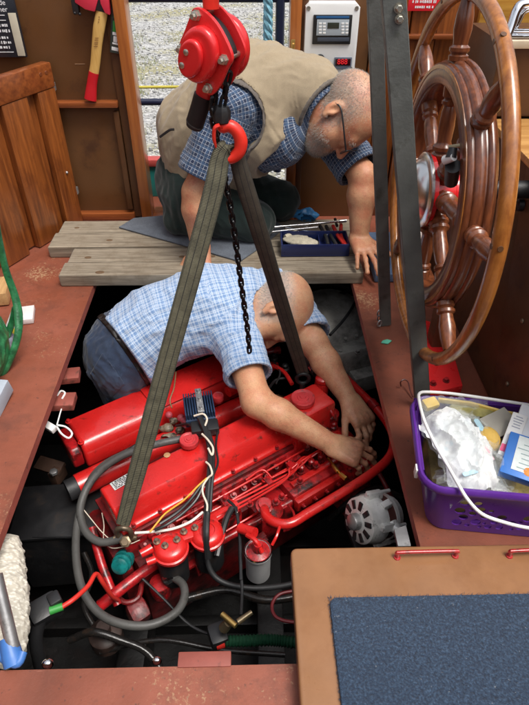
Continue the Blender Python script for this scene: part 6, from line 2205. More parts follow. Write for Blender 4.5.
T = lambda u_, v_, z=zt: px(u_, v_, z=z)
tool("socket_bar", "long chrome socket bar lying across the rear of the tool tray", "socket bar", [("bar", [T(262, 228, .105), T(345, 221, .105)], .0045, STEEL), ("socket", [T(339, 221.6, .105), T(346, 220.8, .105)], .008, STEEL)])
tool("spanner", "slim chrome spanner lying slantwise over the middle of the tool tray", "spanner", [("shaft", [T(289, 228), T(325, 234)], .004, STEEL), ("jaw", [T(286, 227.5), T(291, 228.3)], .008, STEEL), ("ring", [T(323, 233.6), T(328, 234.5)], .008, STEEL)])
tool("extension_bar", "second chrome bar lying in front of the long socket bar", "socket bar", [("bar", [T(270, 232, .09), T(318, 227, .1)], .0038, STEEL)])
tool("screwdriver", "screwdriver with a pale handle at the rear of the tool tray", "screwdriver", [("shaft", [T(296, 232), T(318, 222, .1)], .0028, STEEL), ("handle", [T(285, 237), T(296, 232)], .009, M("cream_handle", (0.62, 0.56, 0.42), .4))])
tool("pliers", "red handled pliers at the right end of the tool tray", "pliers", [("grip", [T(333, 226), T(338, 236), T(344, 244)], .0075, REDWIRE), ("grip", [T(341, 225), T(341, 236), T(346, 246)], .0075, REDWIRE), ("jaw", [T(337, 226), T(335, 219)], .006, BLACKSTEEL)])
tool("cutters", "dark cutters with grey grips standing in the right half of the tool tray", "cutters", [("grip", [T(320, 226), T(326, 237), T(328, 245)], .007, BLACKRUB), ("grip", [T(326, 226), T(331, 236), T(337, 246)], .007, BLACKRUB)])
rg = Field(T(282, 250, .05) - V3((.02, .02, .02)), T(318, 228, .09) + V3((.02, .02, .04)), .0035)
rg.ell(T(297, 240, .078), (.055, .034, .014), None, .01)
rg.ell(T(308, 243, .075), (.04, .028, .012), None, .01)
rg.wrinkle(.006, .04, 21)
rg.build("work_rag", CLOTH("cream_rag", (0.50, 0.45, 0.34), .2), label="crumpled cream rag lying in the left half of the tool tray", cat="rag")
rg = Field(T(292, 222, .04) - V3((.04, .02, .02)), T(322, 208, .10) + V3((.03, .06, .04)), .005)
rg.ell(px(306, 215, z=.07), (.055, .03, .025), None, .01); rg.ell(px(296, 214, z=.07), (.03, .02, .02), None, .01)
rg.wrinkle(.010, .05, 8)
rg.build("blue_rag", M("bright_blue_film", (0.05, 0.25, 0.55), .35, var=.2), label="bright blue crumpled plastic behind the tool tray", cat="rag")
b = MB(); b.box(px(272, 204, z=.09), (.05, .03, .03), bev=.004); b.build("cream_box", M("cream_box", (0.65, 0.50, 0.32), .5), label="tiny cream box in the shade behind the tool tray", cat="box")
b = MB(); b.box(px(276, 214, z=.058), (.12, .07, .018), bev=.004); b.build("brown_board", MAHOG_X, label="short brown board behind the tool tray under the tiny cream box", cat="board")

# ------------------------------------------------------------------ people
def ortho(Fv, Uv):
    F_ = V3(Fv).normalized()
    U_ = V3(Uv)
    U_ = (U_ - F_ * U_.dot(F_)).normalized()
    R_ = F_.cross(U_).normalized()
    return R_, F_, U_


def add_head(fd, c, A, s=1.0, beard=0.0):
    """Skull, brow, nose, lips, jaw and ears about the ear point c; A = (right, forward, up)."""
    R_, F_, U_ = A
    at = lambda x, y, z: V3(c) + R_ * (x * s) + F_ * (y * s) + U_ * (z * s)
    AX3 = [tuple(R_), tuple(F_), tuple(U_)]
    fd.ell(at(0, -.012, .045), (.076 * s, .100 * s, .083 * s), AX3, .02)
    fd.ell(at(0, .025, .02), (.068 * s, .075 * s, .085 * s), AX3, .03)
    fd.ell(at(0, .030, -.045), (.060 * s, .066 * s, .070 * s), AX3, .03)
    fd.ell(at(0, .066, -.092), (.032 * s, .028 * s, .024 * s), AX3, .03)
    fd.cap(at(-.034, .087, .028), at(.034, .087, .028), .012 * s, k=.025)
    for sx in (-1, 1):
        fd.ell(at(sx * .034, .106, .008), (.019 * s, .014 * s, .012 * s), AX3, .012, 'sub')
        fd.ell(at(sx * .033, .086, .008), (.0135 * s, .0135 * s, .0125 * s), AX3, .004)
        fd.ell(at(sx * .043, .052, -.028), (.028 * s, .027 * s, .032 * s), AX3, .04)
        # ear: shell with a hollow and a lobe
        fd.ell(at(sx * .076, -.012, .004), (.010 * s, .019 * s, .031 * s), [tuple((R_ - F_ * sx * .35).normalized()), tuple((F_ + R_ * sx * .35).normalized()), tuple(U_)], .010)
        fd.ell(at(sx * .086, -.006, .006), (.007 * s, .010 * s, .018 * s), [tuple((R_ - F_ * sx * .35).normalized()), tuple((F_ + R_ * sx * .35).normalized()), tuple(U_)], .005, 'sub')
        fd.ell(at(sx * .081, .003, -.002), (.006 * s, .006 * s, .009 * s), AX3, .005)
        fd.ell(at(sx * .077, .0, -.026), (.008 * s, .010 * s, .010 * s), AX3, .008)
    fd.cap(at(0, .096, .018), at(0, .117, -.022), .009 * s, .0135 * s, k=.012)
    for sx in (-1, 1):
        fd.ell(at(sx * .012, .106, -.024), (.010 * s, .010 * s, .008 * s), AX3, .006)
    fd.cap(at(-.020, .092, -.052), at(.020, .092, -.052), .0075 * s, k=.008)
    fd.cap(at(-.018, .090, -.064), at(.018, .090, -.064), .008 * s, k=.008)
    if beard:
        fd.ell(at(0, .060, -.084), (.038 * s, .040 * s, .034 * s), AX3, .03)


def add_hand(fd, w, fdir, nrm, side, curl=(25, 30, 20), s=1.0, spread=.10, thumb=(.55, .75, -.25), tcurl=.25):
    """Palm, four unequal jointed fingers and a thumb. w wrist, fdir towards the fingers, nrm out of the back of the hand, side +1 when the thumb is on +lateral."""
    f = V3(fdir).normalized()
    n_ = V3(nrm)
    n_ = (n_ - f * n_.dot(f)).normalized()
    l = f.cross(n_).normalized() * side                      # lateral, thumb side
    w = V3(w)
    for o1, o2, r1, r2 in ((-.022, -.032, .019, .0145), (-.008, -.011, .020, .0155), (.006, .011, .020, .0155), (.018, .031, .019, .0145)):
        fd.cap(w + l * o1 * s, w + f * .080 * s + l * o2 * s, r1 * s, r2 * s, k=.012)
        fd.cap(w + l * (o1 * .5) * s + n_ * .012 * s, w + f * .076 * s + l * o2 * s + n_ * .0135 * s, .0035 * s, .0042 * s, k=.008)
    L4 = ((.044, .027, .023), (.049, .031, .024), (.045, .029, .023), (.035, .022, .020))
    for i, o in enumerate((.033, .0115, -.0105, -.032)):
        p = w + f * (.080 - .006 * abs(i - 1)) * s + l * o * s
        d = (f + l * spread * (1.5 - i) / 1.5).normalized()
        ang = 0
        r = (.0098, .0100, .0095, .0085)[i] * s
        fd.ell(p + n_ * .004 - f * .002, (r * 1.18,) * 3, None, .006)
        for j in range(3):
            ang += math.radians(curl[j] * (1 + .12 * (i - 1)))
            dd_ = (d * math.cos(ang) - n_ * math.sin(ang)).normalized()
            e = p + dd_ * L4[i][j] * s
            fd.cap(p, e, r * (1 - .06 * j), r * (.94 - .07 * j), k=.0035)
            fd.ell(e, (r * (1.06 - .05 * j),) * 3, None, .003)
            p = e
    tb_ = w + f * .018 * s + l * .026 * s - n_ * .004
    td = (f * thumb[0] + l * thumb[1] + n_ * thumb[2]).normalized()
    p1 = tb_ + td * .042 * s
    fd.cap(tb_, p1, .0165 * s, .0125 * s, k=.014)
    td2 = (td + f * tcurl - n_ * .15).normalized()
    p2 = p1 + td2 * .034 * s
    fd.cap(p1, p2, .0120 * s, .0110 * s, k=.004)
    p3 = p2 + (td2 + f * tcurl - n_ * .15).normalized() * .026 * s
    fd.cap(p2, p3, .0112 * s, .0088 * s, k=.004)


def strands(name, pts, nrm, lay, mat, parent, ln=(.004, .009), r=.0005):
    """Short cropped hairs: slim three-sided slivers lying close to the skin."""
    w = MB()
    for p, n_ in zip(pts, nrm):
        d = (V3(n_) * .55 + V3(lay) * .6 + V3(rng.normal(0, .35, 3))).normalized()
        x_, y_, _ = basis(d)
        L_ = random.uniform(*ln)
        p = V3(p)
        w.raw([p + x_ * r, p - x_ * .5 * r + y_ * .87 * r, p - x_ * .5 * r - y_ * .87 * r, p + d * L_], [(0, 1, 3), (1, 2, 3), (2, 0, 3)])
    return w.build(name, mat, parent, kind="stuff", flip=False)


def scatter(ob, test, n):
    """Random points on a grown body where test(point) says hair grows."""
    me = ob.data
    co = np.empty(len(me.vertices) * 3, np.float32); me.vertices.foreach_get("co", co)
    no = np.empty(len(me.vertices) * 3, np.float32); me.vertices.foreach_get("normal", no)
    co = co.reshape(-1, 3) + np.array(WL[ob]); no = no.reshape(-1, 3)
    pr = np.clip(test(co), 0, None)
    if pr.sum() <= 0:
        return [], []
    idx = rng.choice(len(co), n, p=pr / pr.sum())
    j = rng.normal(0, .0012, (n, 3))
    return co[idx] + j, no[idx]


def local(c, A):
    m_ = np.array([tuple(a) for a in A], np.float32)
    cc_ = np.array(tuple(c), np.float32)
    return lambda p: (p - cc_) @ m_.T


def sstep(x, a, b_):
    t_ = np.clip((x - a) / (b_ - a), 0, 1)
    return t_ * t_ * (3 - 2 * t_)


# ---------- the man standing in the hatch, bent over the engine
SK2 = SKIN("tanned_skin", (0.70, 0.385, 0.215), (0.64, 0.27, 0.15), (0.56, 0.51, 0.46))
p2 = thing("person", "bald man in light blue checked shirt and jeans bending over the red engine", "person", px(115, 345, z=-.95))
T0, T1, T2, T3 = px(128, 350, z=-.17), px(165, 323, z=-.075), px(214, 307, z=-.035), px(246, 301, z=-.020)
SR, SL_ = px(237, 338, z=-.055), px(284, 290, z=-.04)
ER, WR = px(257, 402, z=-.135), px(333, 445, z=-.265)
EL, WL_ = px(313, 342, z=-.10), px(350, 401, z=-.235)
HD = px(273, 308, z=-.005)
HA2 = ortho((.02, -.46, -.88), (.93, .02, .10))
# the body
B = Field((-.74, 1.20, -.42), (.46, 2.02, .16), .0042)
B.cap(T0, T1, .13, .125, flat=((0, 0, 1), .8)); B.cap(T1, T2, .125, .135, flat=((0, 0, 1), .8)); B.cap(T2, T3, .135, .10, flat=((0, 0, 1), .8), k=.05)
B.cap(SR, SL_, .062, .062, k=.05)
for hy in (-.045, .11):
    B.cap(T0 + V3((-.02, hy, -.05)), T0 + V3((.0, hy + .03, -.36)), .080, .062)
B.cap(SR, ER, .060, .048, k=.03)
B.cap(ER, ER.lerp(WR, .28), .047, .050, k=.03); B.cap(ER.lerp(WR, .28), WR, .050, .033, k=.02)
B.cap(SL_, EL, .058, .048, k=.03); B.cap(EL, EL.lerp(WL_, .35), .047, .050, k=.03); B.cap(EL.lerp(WL_, .35), WL_, .050, .032, k=.02)
add_hand(B, WR, (px(364, 457, z=-.285) - WR), ZA + V3((-.1, -.25, 0)), -1, (20, 34, 26), 1.05, .12, (.75, .6, -.5))
add_hand(B, WL_, (px(366, 424, z=-.265) - WL_), ZA + V3((.25, -.2, 0)), 1, (22, 34, 26), 1.08, .10, (.8, .5, -.45))
B.cap(T3 + V3((0, 0, .01)), HD + HA2[2] * -.03 + HA2[1] * -.02, .066, .060, k=.03)
add_head(B, HD, HA2, 1.15, .6)
lo2 = local(HD, HA2)


def hair2(V_):
    q = lo2(V_) / 1.15
    inh = (np.linalg.norm(q, axis=1) < .16)
    ring = sstep(.085 - q[:, 2], 0, .05) * sstep(.045 - q[:, 1], 0, .03) * sstep(q[:, 2], -.07, -.02)
    crown = .04 * (q[:, 2] > .02)
    ear = np.exp(-((np.abs(q[:, 0]) - .080) ** 2 / .0003 + (q[:, 1] + .01) ** 2 / .0007 + q[:, 2] ** 2 / .0014))
    ring = ring * (1 - np.clip(ear * 1.8, 0, 1))
    bd = .8 * sstep(q[:, 1], .02, .05) * sstep(-.03 - q[:, 2], 0, .03)
    wr = np.array(tuple(WR)); 
    return np.clip(np.maximum(np.maximum(ring * .8, bd), crown), 0, 1) * inh




def dirty(*hands):
    return lambda V_: np.clip(sum(np.exp(-(np.linalg.norm(V_ - np.array(tuple(h_)), axis=1) / .085) ** 4) for h_ in hands), 0, 1) * .62


body2 = B.build("body", SK2, p2, hair=hair2, grime=dirty(WR.lerp(px(364, 457, z=-.285), 1.2), WL_.lerp(px(366, 424, z=-.265), 1.2)), smooth=2)
GREYHAIR = PLAIN("grey_hair", (0.45, 0.42, 0.38), .5)
hp_pts, hp_n = scatter(body2, lambda c: hair2(c) ** 1.3, 9000)
strands("hair", hp_pts, hp_n, -HA2[2], GREYHAIR, p2)
# arm hair

def arm2(V_):
    out = np.zeros(len(V_))
    for a, c_ in ((ER, WR), (EL, WL_)):
        a_n, c_n = np.array(tuple(a)), np.array(tuple(c_))
        ab_ = c_n - a_n
        t_ = (V_ - a_n) @ ab_ / (ab_ @ ab_)
        d_ = np.linalg.norm(V_ - (a_n + np.clip(t_, 0, 1)[:, None] * ab_), axis=1)
        out = np.maximum(out, ((t_ > .08) & (t_ < .95) & (d_ < .062)).astype(float))
    return out


hp_pts, hp_n = scatter(body2, arm2, 1100)
strands("arm_hair", hp_pts, hp_n, (WR - ER).normalized(), PLAIN("brown_arm_hair", (0.30, 0.18, 0.10), .6), p2, (.005, .011), .00034)
# shirt
Sh = Field((-.70, 1.22, -.36), (.34, 2.06, .22), .0044)
up2 = (.0, .0, 1)
hA, hB = px(101, 316, z=-.06), px(154, 386, z=-.20)
hN = (hB - hA).cross(ZA + V3((-.35, 0, 0))).normalized()
hN = -hN if hN.x > 0 else hN
fN = lambda p, o, n: (p - np.array(tuple(o))) @ np.array(tuple(n))
Sh.cap(T0 + (T0 - T1) * .6, T1, .160, .162, flat=((0, 0, 1), .80), k=.04, bone=up2)
Sh.ell(T0 + V3((.02, -.01, .01)), (.13, .175, .15), None, .05)
Sh.cap(T1, T2, .162, .166, flat=((0, 0, 1), .80), k=.05, bone=up2)
Sh.cap(T2, T3, .166, .125, flat=((0, 0, 1), .84), k=.06, bone=up2)
Sh.cap(T3.lerp(T2, .35), SR, .105, .082, k=.05, bone=up2)
Sh.cap(T3.lerp(T2, .35), SL_, .105, .082, k=.05, bone=up2)
sd_ = (ER - SR).normalized()
hm = SR.lerp(ER, .62)
Sh.cap(SR, ER, .076, .088, cuts=((tuple(hm), tuple(sd_)),), k=.03, bone=up2)
sdl = (EL - SL_).normalized()
hml = SL_.lerp(EL, .90)
Sh.cap(SL_, EL + sdl * .04, .076, .080, cuts=((tuple(hml), tuple(sdl)),), k=.03, bone=up2)
nd = (HD + HA2[2] * -.03 - T3).normalized()
Sh.cap(T3 - nd * .03, T3 + nd * .10, .090, .086, k=.02, cuts=((tuple(T3 + nd * .040), tuple(nd)),), bone=up2)
calm = lambda p: np.minimum(np.minimum(sstep(np.abs(fN(p, hm, sd_)) + 10 * (np.linalg.norm(p - np.array(tuple(hm)), axis=1) > .13), .002, .02), sstep(np.abs(fN(p, T3 + nd * .040, nd)) + 10 * (np.linalg.norm(p - np.array(tuple(T3)), axis=1) > .15), .002, .02)), 1)
Sh.wrinkle(.0110, .125, 5, ((1, .1, .1), .55), where=calm)
Sh.wrinkle(.0024, .042, 9, where=calm)
Sh.seam(hm - sd_ * .022, sd_, .12)
Sh.seam(SR + sd_ * .015 + V3((-.01, 0, 0)), (sd_ + V3((.5, 0, -.1))), .11, .002)
Sh.seam(T3.lerp(T2, .55) + V3((0, 0, .1)), (T3 - T2), .26, .0018)
Sh.seam(SL_ + V3((0, -.02, 0)), (sdl + V3((.4, 0, 0))), .10, .0018)
Sh.seam(hA.lerp(hB, .5) - hN * .018, hN, .30, .0014)
Sh.cap(SR.lerp(ER, .35), ER, .066, .079, op='sub', k=0)
Sh.cap(SL_.lerp(EL, .6), EL + sdl * .05, .064, .072, op='sub', k=0)
Sh.cap(T3 + nd * .01, T3 + nd * .13, .079, .078, op='sub', k=.002)
Sh.cut(hA, hN)
BLUECHECK = PLAID("light_blue_check", (0.23, 0.37, 0.61), [(.0150, .24, 0, (0.66, 0.74, 0.84), .55), (.0150, .12, .52, (0.10, 0.19, 0.42), .55), (.030, .09, .3, (0.82, 0.86, 0.90), .5)])
shirt2 = Sh.build("shirt", BLUECHECK, p2, smooth=2)
# sleeve hem and a yoke seam as thin raised bands


def jeans(J, e):
    J.cap(T0 + (T0 - T1) * .1, T1, .150 + e, .146 + e, flat=((0, 0, 1), .92), k=.03, bone=up2)
    J.ell(T0 + V3((-.015, .035, -.01)), (.108 + e, .150 + e, .150 + e), None, .05)
    for hy in (-.045, .11):
        k_ = T0 + V3((.0, hy + .03, -.38))
        J.cap(T0 + V3((-.02, hy, -.04)), k_, .112 + e, .090 + e, k=.04, bone=(-1, 0, 0.01))
        J.cap(k_, V3((k_.x - .05, k_.y + .02, -.97)), .088 + e, .080 + e, k=.03, bone=(-1, 0, 0.01))
    J.seam(T0 + V3((-.05, -.06, .10)), (.35, 1, .1), .30, .0022, .003)
    J.seam(T0 + V3((-.02, -.16, -.05)), (1, .15, -.2), .30, .002, .003)
    J.wrinkle(.010, .085, 15)
    J.wrinkle(.002, .03, 16)


J = Field((-.78, 1.32, -.98), (-.24, 1.98, .10), .0056)
jeans(J, 0)
J.cut(hA - hN * .035, -hN)
JEAN = CLOTH("blue_denim", (0.022, 0.038, 0.078), .45, 16, .85, 600, .5, worn=(0.085, 0.135, 0.225))
jn = J.build("jeans", JEAN, p2, smooth=2)
J = Field((-.78, 1.32, -.50), (-.24, 1.98, .10), .0046)
jeans(J, .006)
J.cut(hA - hN * .01, -hN)
J.cut(hA + hN * .016, hN)
J.build("belt", M("dark_leather_belt", (0.016, 0.011, 0.009), .45, var=.3), p2, smooth=1)
# back pocket: a second layer of the same cloth, cut to a patch
J = Field((-.72, 1.32, -.50), (-.28, 1.80, .06), .0040)
jeans(J, .0035)
pc_ = [px(u_, v_, z=-.14) for u_, v_ in ((103, 352), (125, 384), (108, 402), (90, 374))]
for i in range(4):
    a_, b2_ = pc_[i], pc_[(i + 1) % 4]
    n_ = (b2_ - a_).cross(vw((a_ + b2_) / 2)).normalized()
    if (pc_[(i + 2) % 4] - a_).dot(n_) > 0:
        n_ = -n_
    J.cut(a_, n_)
J.cut(px(108, 376, z=-.26), vw(px(108, 376, z=-.2)))
J.build("back_pocket", CLOTH("dark_denim", (0.018, 0.031, 0.066), .35, 18, .85, 600, .5, worn=(0.06, 0.095, 0.16)), p2, smooth=1)
w = MB()
bp_ = [hA.lerp(hB, t_) - hN * -.012 for t_ in (0, 1)]
for sy in (-.1, .1):
    w = MB(); w.box((T0.x + .02, T0.y + sy - .04, -.985), (.27, .095, .06), frame(0, 0), .025, 3); w.build("boot", BLACKRUB, p2)

# ---------- the man kneeling on the planks, leaning over on his hands
SK1 = SKIN("ruddy_skin", (0.62, 0.325, 0.18), (0.55, 0.20, 0.11), (0.34, 0.30, 0.255))
p1 = thing("person", "grey haired man in khaki body warmer kneeling on the planks, leaning on both hands", "person", (-.1, 2.2, .05))
PC, MD, UP, NK = V3((-.195, 2.28, .25)), V3((-.175, 2.28, .43)), V3((-.005, 2.22, .580)), V3((.205, 2.165, .595))
S1R, S1L = V3((-.070, 2.06, .580)), V3((.23, 2.34, .52))
E1R, W1R = V3((-.195, 1.985, .315)), px(200, 247, z=.115)
E1L, W1L = V3((.420, 2.085, .33)), px(359, 238, z=.115)
H1 = V3((.312, 2.075, .560))
HA1 = ortho((.22, -.42, -.88), (.88, -.25, .42))
B = Field((-.42, 1.78, .0), (.56, 2.50, .80), .0042)
B.cap(PC, MD, .13, .13); B.cap(MD, UP, .13, .135); B.cap(UP, NK, .13, .09, k=.05)
B.cap(UP.lerp(NK, .3), S1R, .08, .062, k=.05); B.cap(UP.lerp(NK, .3), S1L, .08, .062, k=.05)
for dy, kn in ((-.09, V3((.01, 2.14, .120))), (.09, V3((.12, 2.32, .125)))):
    B.cap(PC + V3((0, dy, -.03)), kn, .085, .065)
    B.cap(kn, V3((-.26, kn.y + .02, .105)), .055, .04)
B.cap(S1R, E1R, .058, .050, k=.03); B.cap(E1R, E1R.lerp(W1R, .3), .052, .056, k=.02); B.cap(E1R.lerp(W1R, .3), W1R, .056, .034, k=.02)
B.cap(S1L, E1L, .058, .050, k=.03); B.cap(E1L, E1L.lerp(W1L, .3), .050, .054, k=.02); B.cap(E1L.lerp(W1L, .3), W1L, .053, .034, k=.02)
add_hand(B, W1R, V3((-.02, -.55, -.70)), V3((-.2, -.75, .65)), 1, (6, 30, 25), 1.0, .14, (.6, .7, -.2))
add_hand(B, W1L, px(378, 274, z=.085) - W1L, V3((.1, -.35, .95)), -1, (6, 14, 10), 1.05, .22, (.65, .8, -.05))
B.cap(NK - V3((.02, 0, 0)), H1 - HA1[2] * .03 - HA1[1] * .02, .070, .064, k=.03)
add_head(B, H1, HA1, 1.14, .7)
lo1 = local(H1, HA1)


def hair1(V_):
    q = lo1(V_) / 1.14
    inh = (np.linalg.norm(q, axis=1) < .165)
    cap1 = sstep(.06 - q[:, 1], 0, .05) * sstep(q[:, 2], -.055, -.015) * (.45 + .5 * sstep(.105 - q[:, 2], 0, .06))
    bd = .6 * sstep(q[:, 1], .03, .07) * sstep(-.045 - q[:, 2], 0, .03)
    ear = np.exp(-((np.abs(q[:, 0]) - .082) ** 2 / .0002 + (q[:, 1] + .01) ** 2 / .0006 + q[:, 2] ** 2 / .0012))
    return np.clip(np.maximum(cap1 * .75, bd) * (1 - np.clip(ear * 1.5, 0, 1)), 0, 1) * inh


body1 = B.build("body", SK1, p1, hair=hair1, grime=lambda V_: .4 * dirty(W1R, W1L)(V_), smooth=2)
hp_pts, hp_n = scatter(body1, lambda c: hair1(c) ** 1.2, 16000)
strands("hair", hp_pts, hp_n, -HA1[2], PLAIN("grey_brown_hair", (0.33, 0.30, 0.26), .5), p1, (.003, .0075), .0004)
def beard1(V_):
    q = lo1(V_) / 1.14
    inh = np.linalg.norm(q, axis=1) < .165
    lip = np.exp(-((q[:, 2] + .058) ** 2 / .00008 + q[:, 0] ** 2 / .0005))
    side = sstep(q[:, 1], -.005, .035) * sstep(-.022 - q[:, 2] - .25 * np.abs(.055 - np.abs(q[:, 0])), 0, .02)
    brow = np.exp(-((q[:, 2] - .030) ** 2 / .00005 + (np.abs(q[:, 0]) - .034) ** 2 / .0004)) * (q[:, 1] > .06)
    return (np.clip(side * (1 - lip), 0, 1) + brow) * inh


hp_pts, hp_n = scatter(body1, beard1, 5000)
strands("beard", hp_pts[:3200], hp_n[:3200], HA1[1] * .5 - HA1[2], PLAIN("grey_beard", (0.40, 0.36, 0.31), .6), p1, (.005, .011), .00045)
strands("beard", hp_pts[3200:], hp_n[3200:], HA1[1] * .5 - HA1[2], PLAIN("brown_beard", (0.15, 0.11, 0.08), .6), p1, (.005, .010), .00045)
# spectacles
gl = MB()
g1 = lambda x, y, z: H1 + HA1[0] * (x * 1.14) + HA1[1] * (y * 1.14) + HA1[2] * (z * 1.14)
gts = []
for sx in (-1, 1):
    gt = MB(); gts.append(gt)
    gt.tube([g1(sx * .079, -.022, .012), g1(sx * .083, -.005, .026), g1(sx * .081, .04, .024), g1(sx * .074, .085, .018), g1(sx * .066, .112, .014)], .0030, 8, sm=5)
for sx in (-1, 1):
    gl.tube([g1(sx * (.034 + .026 * math.cos(a)), .116 - .010 * abs(math.cos(a)) * .4, .006 + .018 * math.sin(a)) for a in [2 * math.pi * k / 20 for k in range(20)]], .0016, 6, closed=True)
gl.tube([g1(-.010, .118, .010), g1(.010, .118, .010)], .0016, 6)
gobj = gl.build("spectacles", BLACKPL, p1)
for gt in gts:
    gt.build("temple", BLACKPL, gobj)
# checked shirt under the body warmer
Sh = Field((-.42, 1.84, .12), (.50, 2.48, .76), .0046)
rf = (-.3, -.9, .3)
Sh.cap(PC, MD, .150, .150, bone=rf); Sh.cap(MD, UP, .150, .150, k=.05, bone=rf); Sh.cap(UP, NK, .145, .10, k=.05, bone=rf)
Sh.cap(MD + V3((.06, -.04, -.04)), V3((.10, 2.12, .47)), .120, .115, k=.06)
Sh.bones.append(tuple(np.array(q_, np.float32) for q_ in (tuple(MD + V3((.02, -.04, -.06))), tuple(V3((.22, 2.08, .54))))) + (.125, .125, np.array(rf, np.float32)))
Sh.cap(UP.lerp(NK, .3), S1R, .095, .085, k=.05, bone=rf); Sh.cap(UP.lerp(NK, .3), S1L, .095, .082, k=.05, bone=rf)
sdr = (E1R - S1R).normalized(); hmr = S1R.lerp(E1R, .80)
Sh.cap(S1R, E1R, .084, .100, cuts=((tuple(hmr), tuple(sdr)),), k=.03, bone=(-.5, -.8, .1))
sdl = (E1L - S1L).normalized(); hml = S1L.lerp(E1L, .92)
Sh.cap(S1L, E1L + sdl * .05, .082, .088, cuts=((tuple(hml), tuple(sdl)),), k=.03, bone=(-.1, -.9, .3))
nd = (H1 - HA1[2] * .03 - NK).normalized()
Sh.cap(NK - nd * .03, NK + nd * .13, .094, .093, k=.02, cuts=((tuple(NK + nd * .096), tuple(nd)),), bone=rf)
near = lambda p, o, n, r: sstep(np.abs(fN(p, o, n)) + 10 * (np.linalg.norm(p - np.array(tuple(o)), axis=1) > r), .002, .022)
calm = lambda p: np.minimum(np.minimum(near(p, hmr, sdr, .15), near(p, hml, sdl, .15)), near(p, NK + nd * .096, nd, .18))
Sh.wrinkle(.0075, .085, 25, where=calm); Sh.wrinkle(.0018, .035, 26, where=calm)
Sh.seam(hmr - sdr * .024, sdr, .13)
Sh.cap(S1R.lerp(E1R, .4), E1R, .068, .088, op='sub', k=0)
Sh.cap(S1L.lerp(E1L, .5), E1L + sdl * .06, .066, .078, op='sub', k=0)
Sh.cap(NK + nd * .01, NK + nd * .13, .083, .082, op='sub', k=.002)
NAVYCHECK = PLAID("navy_check", (0.012, 0.024, 0.062), [(.0125, .13, 0, (0.46, 0.50, 0.57), .62), (.025, .30, .3, (0.045, 0.09, 0.17), .6)])
Sh.build("shirt", NAVYCHECK, p1, smooth=2)
# khaki body warmer: open armhole, stand collar, straight lower edge
Vf = Field((-.44, 1.88, .12), (.40, 2.54, .84), .0046)
Vf.cap(PC - V3((0, 0, .10)), MD, .172, .172, k=.03)
Vf.cap(MD, UP, .172, .174, k=.06); Vf.cap(UP, NK, .170, .122, k=.06)
Vf.cap(MD + V3((.04, -.04, -.05)), V3((.05, 2.12, .46)), .135, .13, k=.06)
Vf.cap(UP.lerp(NK, .4), S1R.lerp(UP, .22), .122, .110, k=.05); Vf.cap(UP.lerp(NK, .3), S1L, .11, .092, k=.05)
Vf.cap(NK - nd * .05, NK + nd * .11, .114, .106, k=.03)
hem1 = ((0, 0, .185), (-.06, -.25, -1))
cAx = V3((-.10, -.93, -.20)).normalized()
calm = lambda p: np.minimum(near(p, NK + nd * .082, nd, .17), sstep(np.abs(np.linalg.norm(np.cross(p - np.array(tuple(S1R)), np.array(tuple(cAx))), axis=1) - .110) + 10 * (np.linalg.norm(p - np.array(tuple(S1R)), axis=1) > .2), .002, .03))
Vf.wrinkle(.012, .17, 34, ((.3, 0, 1), .55), where=calm); Vf.wrinkle(.003, .06, 35, where=calm)
Vf.seam(MD.lerp(UP, .75) + V3((0, -.05, .12)), (.75, .15, .5), .30, .0022, .0035)
Vf.seam(MD + V3((0, -.17, -.04)), (.95, .0, -.25), .17, .002, .003)
d0 = Vf.d.copy()
ar0, ar1, ara, arb = S1R - cAx * .02 + V3((.012, 0, -.005)), S1R + cAx * .22 + V3((.02, 0, -.03)), .108, .116
Vf.cap(ar0, ar1, ara, arb, op='sub', k=0)
Vf.cap(S1R + cAx * .03, E1R, .108, .130, op='sub', k=.006)
d1 = Vf.d.copy()
Vf.cap(S1L + (E1L - S1L) * .3, E1L, .10, .11, op='sub', k=.01)
Vf.cap(NK + nd * .0, NK + nd * .16, .097, .096, op='sub', k=.004)
Vf.cut(NK + nd * .082, nd)
Vf.ell((.14, 2.03, .365), (.12, .13, .10), None, .006, 'sub')
Vf.cut(*hem1)
KHAKI = CLOTH("khaki_cotton", (0.315, 0.248, 0.160), .07, 6, .92, 1100, .25)
vest = Vf.build("body_warmer", KHAKI, p1, smooth=2)
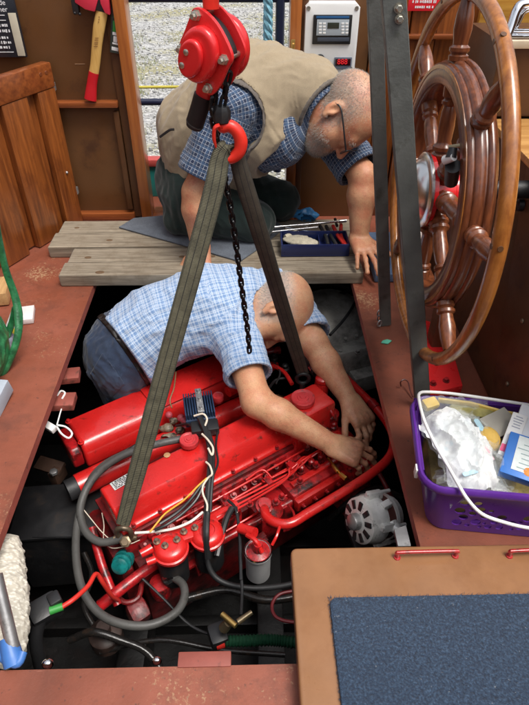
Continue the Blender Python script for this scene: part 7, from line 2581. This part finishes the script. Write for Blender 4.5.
# dark binding round the armhole: where the cloth's outside meets the cut edge
Bd = Field((-.44, 1.88, .12), (.40, 2.54, .84), .0046)
Bd.d = np.maximum(np.maximum(d0 - .0035, -(d0 + .012)), np.maximum(-(d1 - d0) + .002 - .0, 0) * 0 + np.abs(np.where(d1 > d0 + 1e-6, d1, 0.05)) - .0075)
Bd.cut((-.2, 2.13, 0), (0, 1, 0))
Bd.build("armhole_binding", CLOTH("grey_brown_binding", (0.12, 0.10, 0.085), .15), vest, smooth=2)
w = MB(); w.tube([px(u_, v_, Y=y_) for u_, v_, y_ in ((160, 137, 2.105), (164, 134, 2.10), (170, 130, 2.09), (174, 129.5, 2.085))], .0045, 8, sm=4); w.build("pocket_zip", BLACKPL, vest)
Bd = Field((-.10, 1.90, .35), (.40, 2.40, .84), .0046)
s_ = tuple(slice(int(round((Bd.lo[i] - Vf.lo[i]) / Vf.h)), int(round((Bd.lo[i] - Vf.lo[i]) / Vf.h)) + Bd.n[i]) for i in range(3))
Bd.lo = np.array([Vf.g[i][s_[i].start] for i in range(3)], np.float32)
sub_ = d0[s_]
Bd.n = np.array(sub_.shape)
Bd.g = [Bd.lo[i] + Bd.h * np.arange(Bd.n[i], dtype=np.float32) for i in range(3)]
cpt = np.array(tuple(NK + nd * .078), np.float32); nda = np.array(tuple(nd), np.float32)
pl_ = (Bd.g[0][:, None, None] - cpt[0]) * nda[0] + (Bd.g[1][None, :, None] - cpt[1]) * nda[1] + (Bd.g[2][None, None, :] - cpt[2]) * nda[2]
Bd.d = np.maximum(np.maximum(sub_ - .003, -(sub_ + .010)), np.abs(pl_) - .006)
rad_ = np.sqrt((Bd.g[0][:, None, None] - cpt[0]) ** 2 + (Bd.g[1][None, :, None] - cpt[1]) ** 2 + (Bd.g[2][None, None, :] - cpt[2]) ** 2)
Bd.d = np.maximum(Bd.d, rad_ - .118)
Bd.build("collar_binding", CLOTH("grey_brown_collar_binding", (0.13, 0.11, 0.09), .15), vest, smooth=2)
# dark green trousers
Tr = Field((-.46, 1.92, .03), (.30, 2.56, .52), .0058)
Tr.cap(PC, MD, .162, .150, k=.03, cuts=((tuple(MD), (0, 0, 1)),), bone=(-1, 0, .01))
Tr.ell(PC + V3((-.04, .02, -.02)), (.155, .185, .15), None, .05)
for dy, kn in ((-.10, V3((.01, 2.14, .120))), (.09, V3((.12, 2.32, .125)))):
    Tr.cap(PC + V3((-.02, dy, -.05)), kn, .115, .085, k=.05, bone=(0, -.7, .7))
    Tr.cap(kn, V3((-.30, kn.y + .03, .115)), .072, .06, k=.03, bone=(0, -.7, .7))
Tr.wrinkle(.007, .08, 44)
Tr.build("trousers", CLOTH("dark_green_cotton", (0.007, 0.020, 0.017), .3, 12, .9, 420, .4), p1, smooth=2)
for dy in (-.11, .09):
    w = MB(); w.box((-.30, 2.33 + dy, .10), (.10, .085, .09), frame(0, 0, -30), .028, 3); w.build("boot", BLACKRUB, p1)
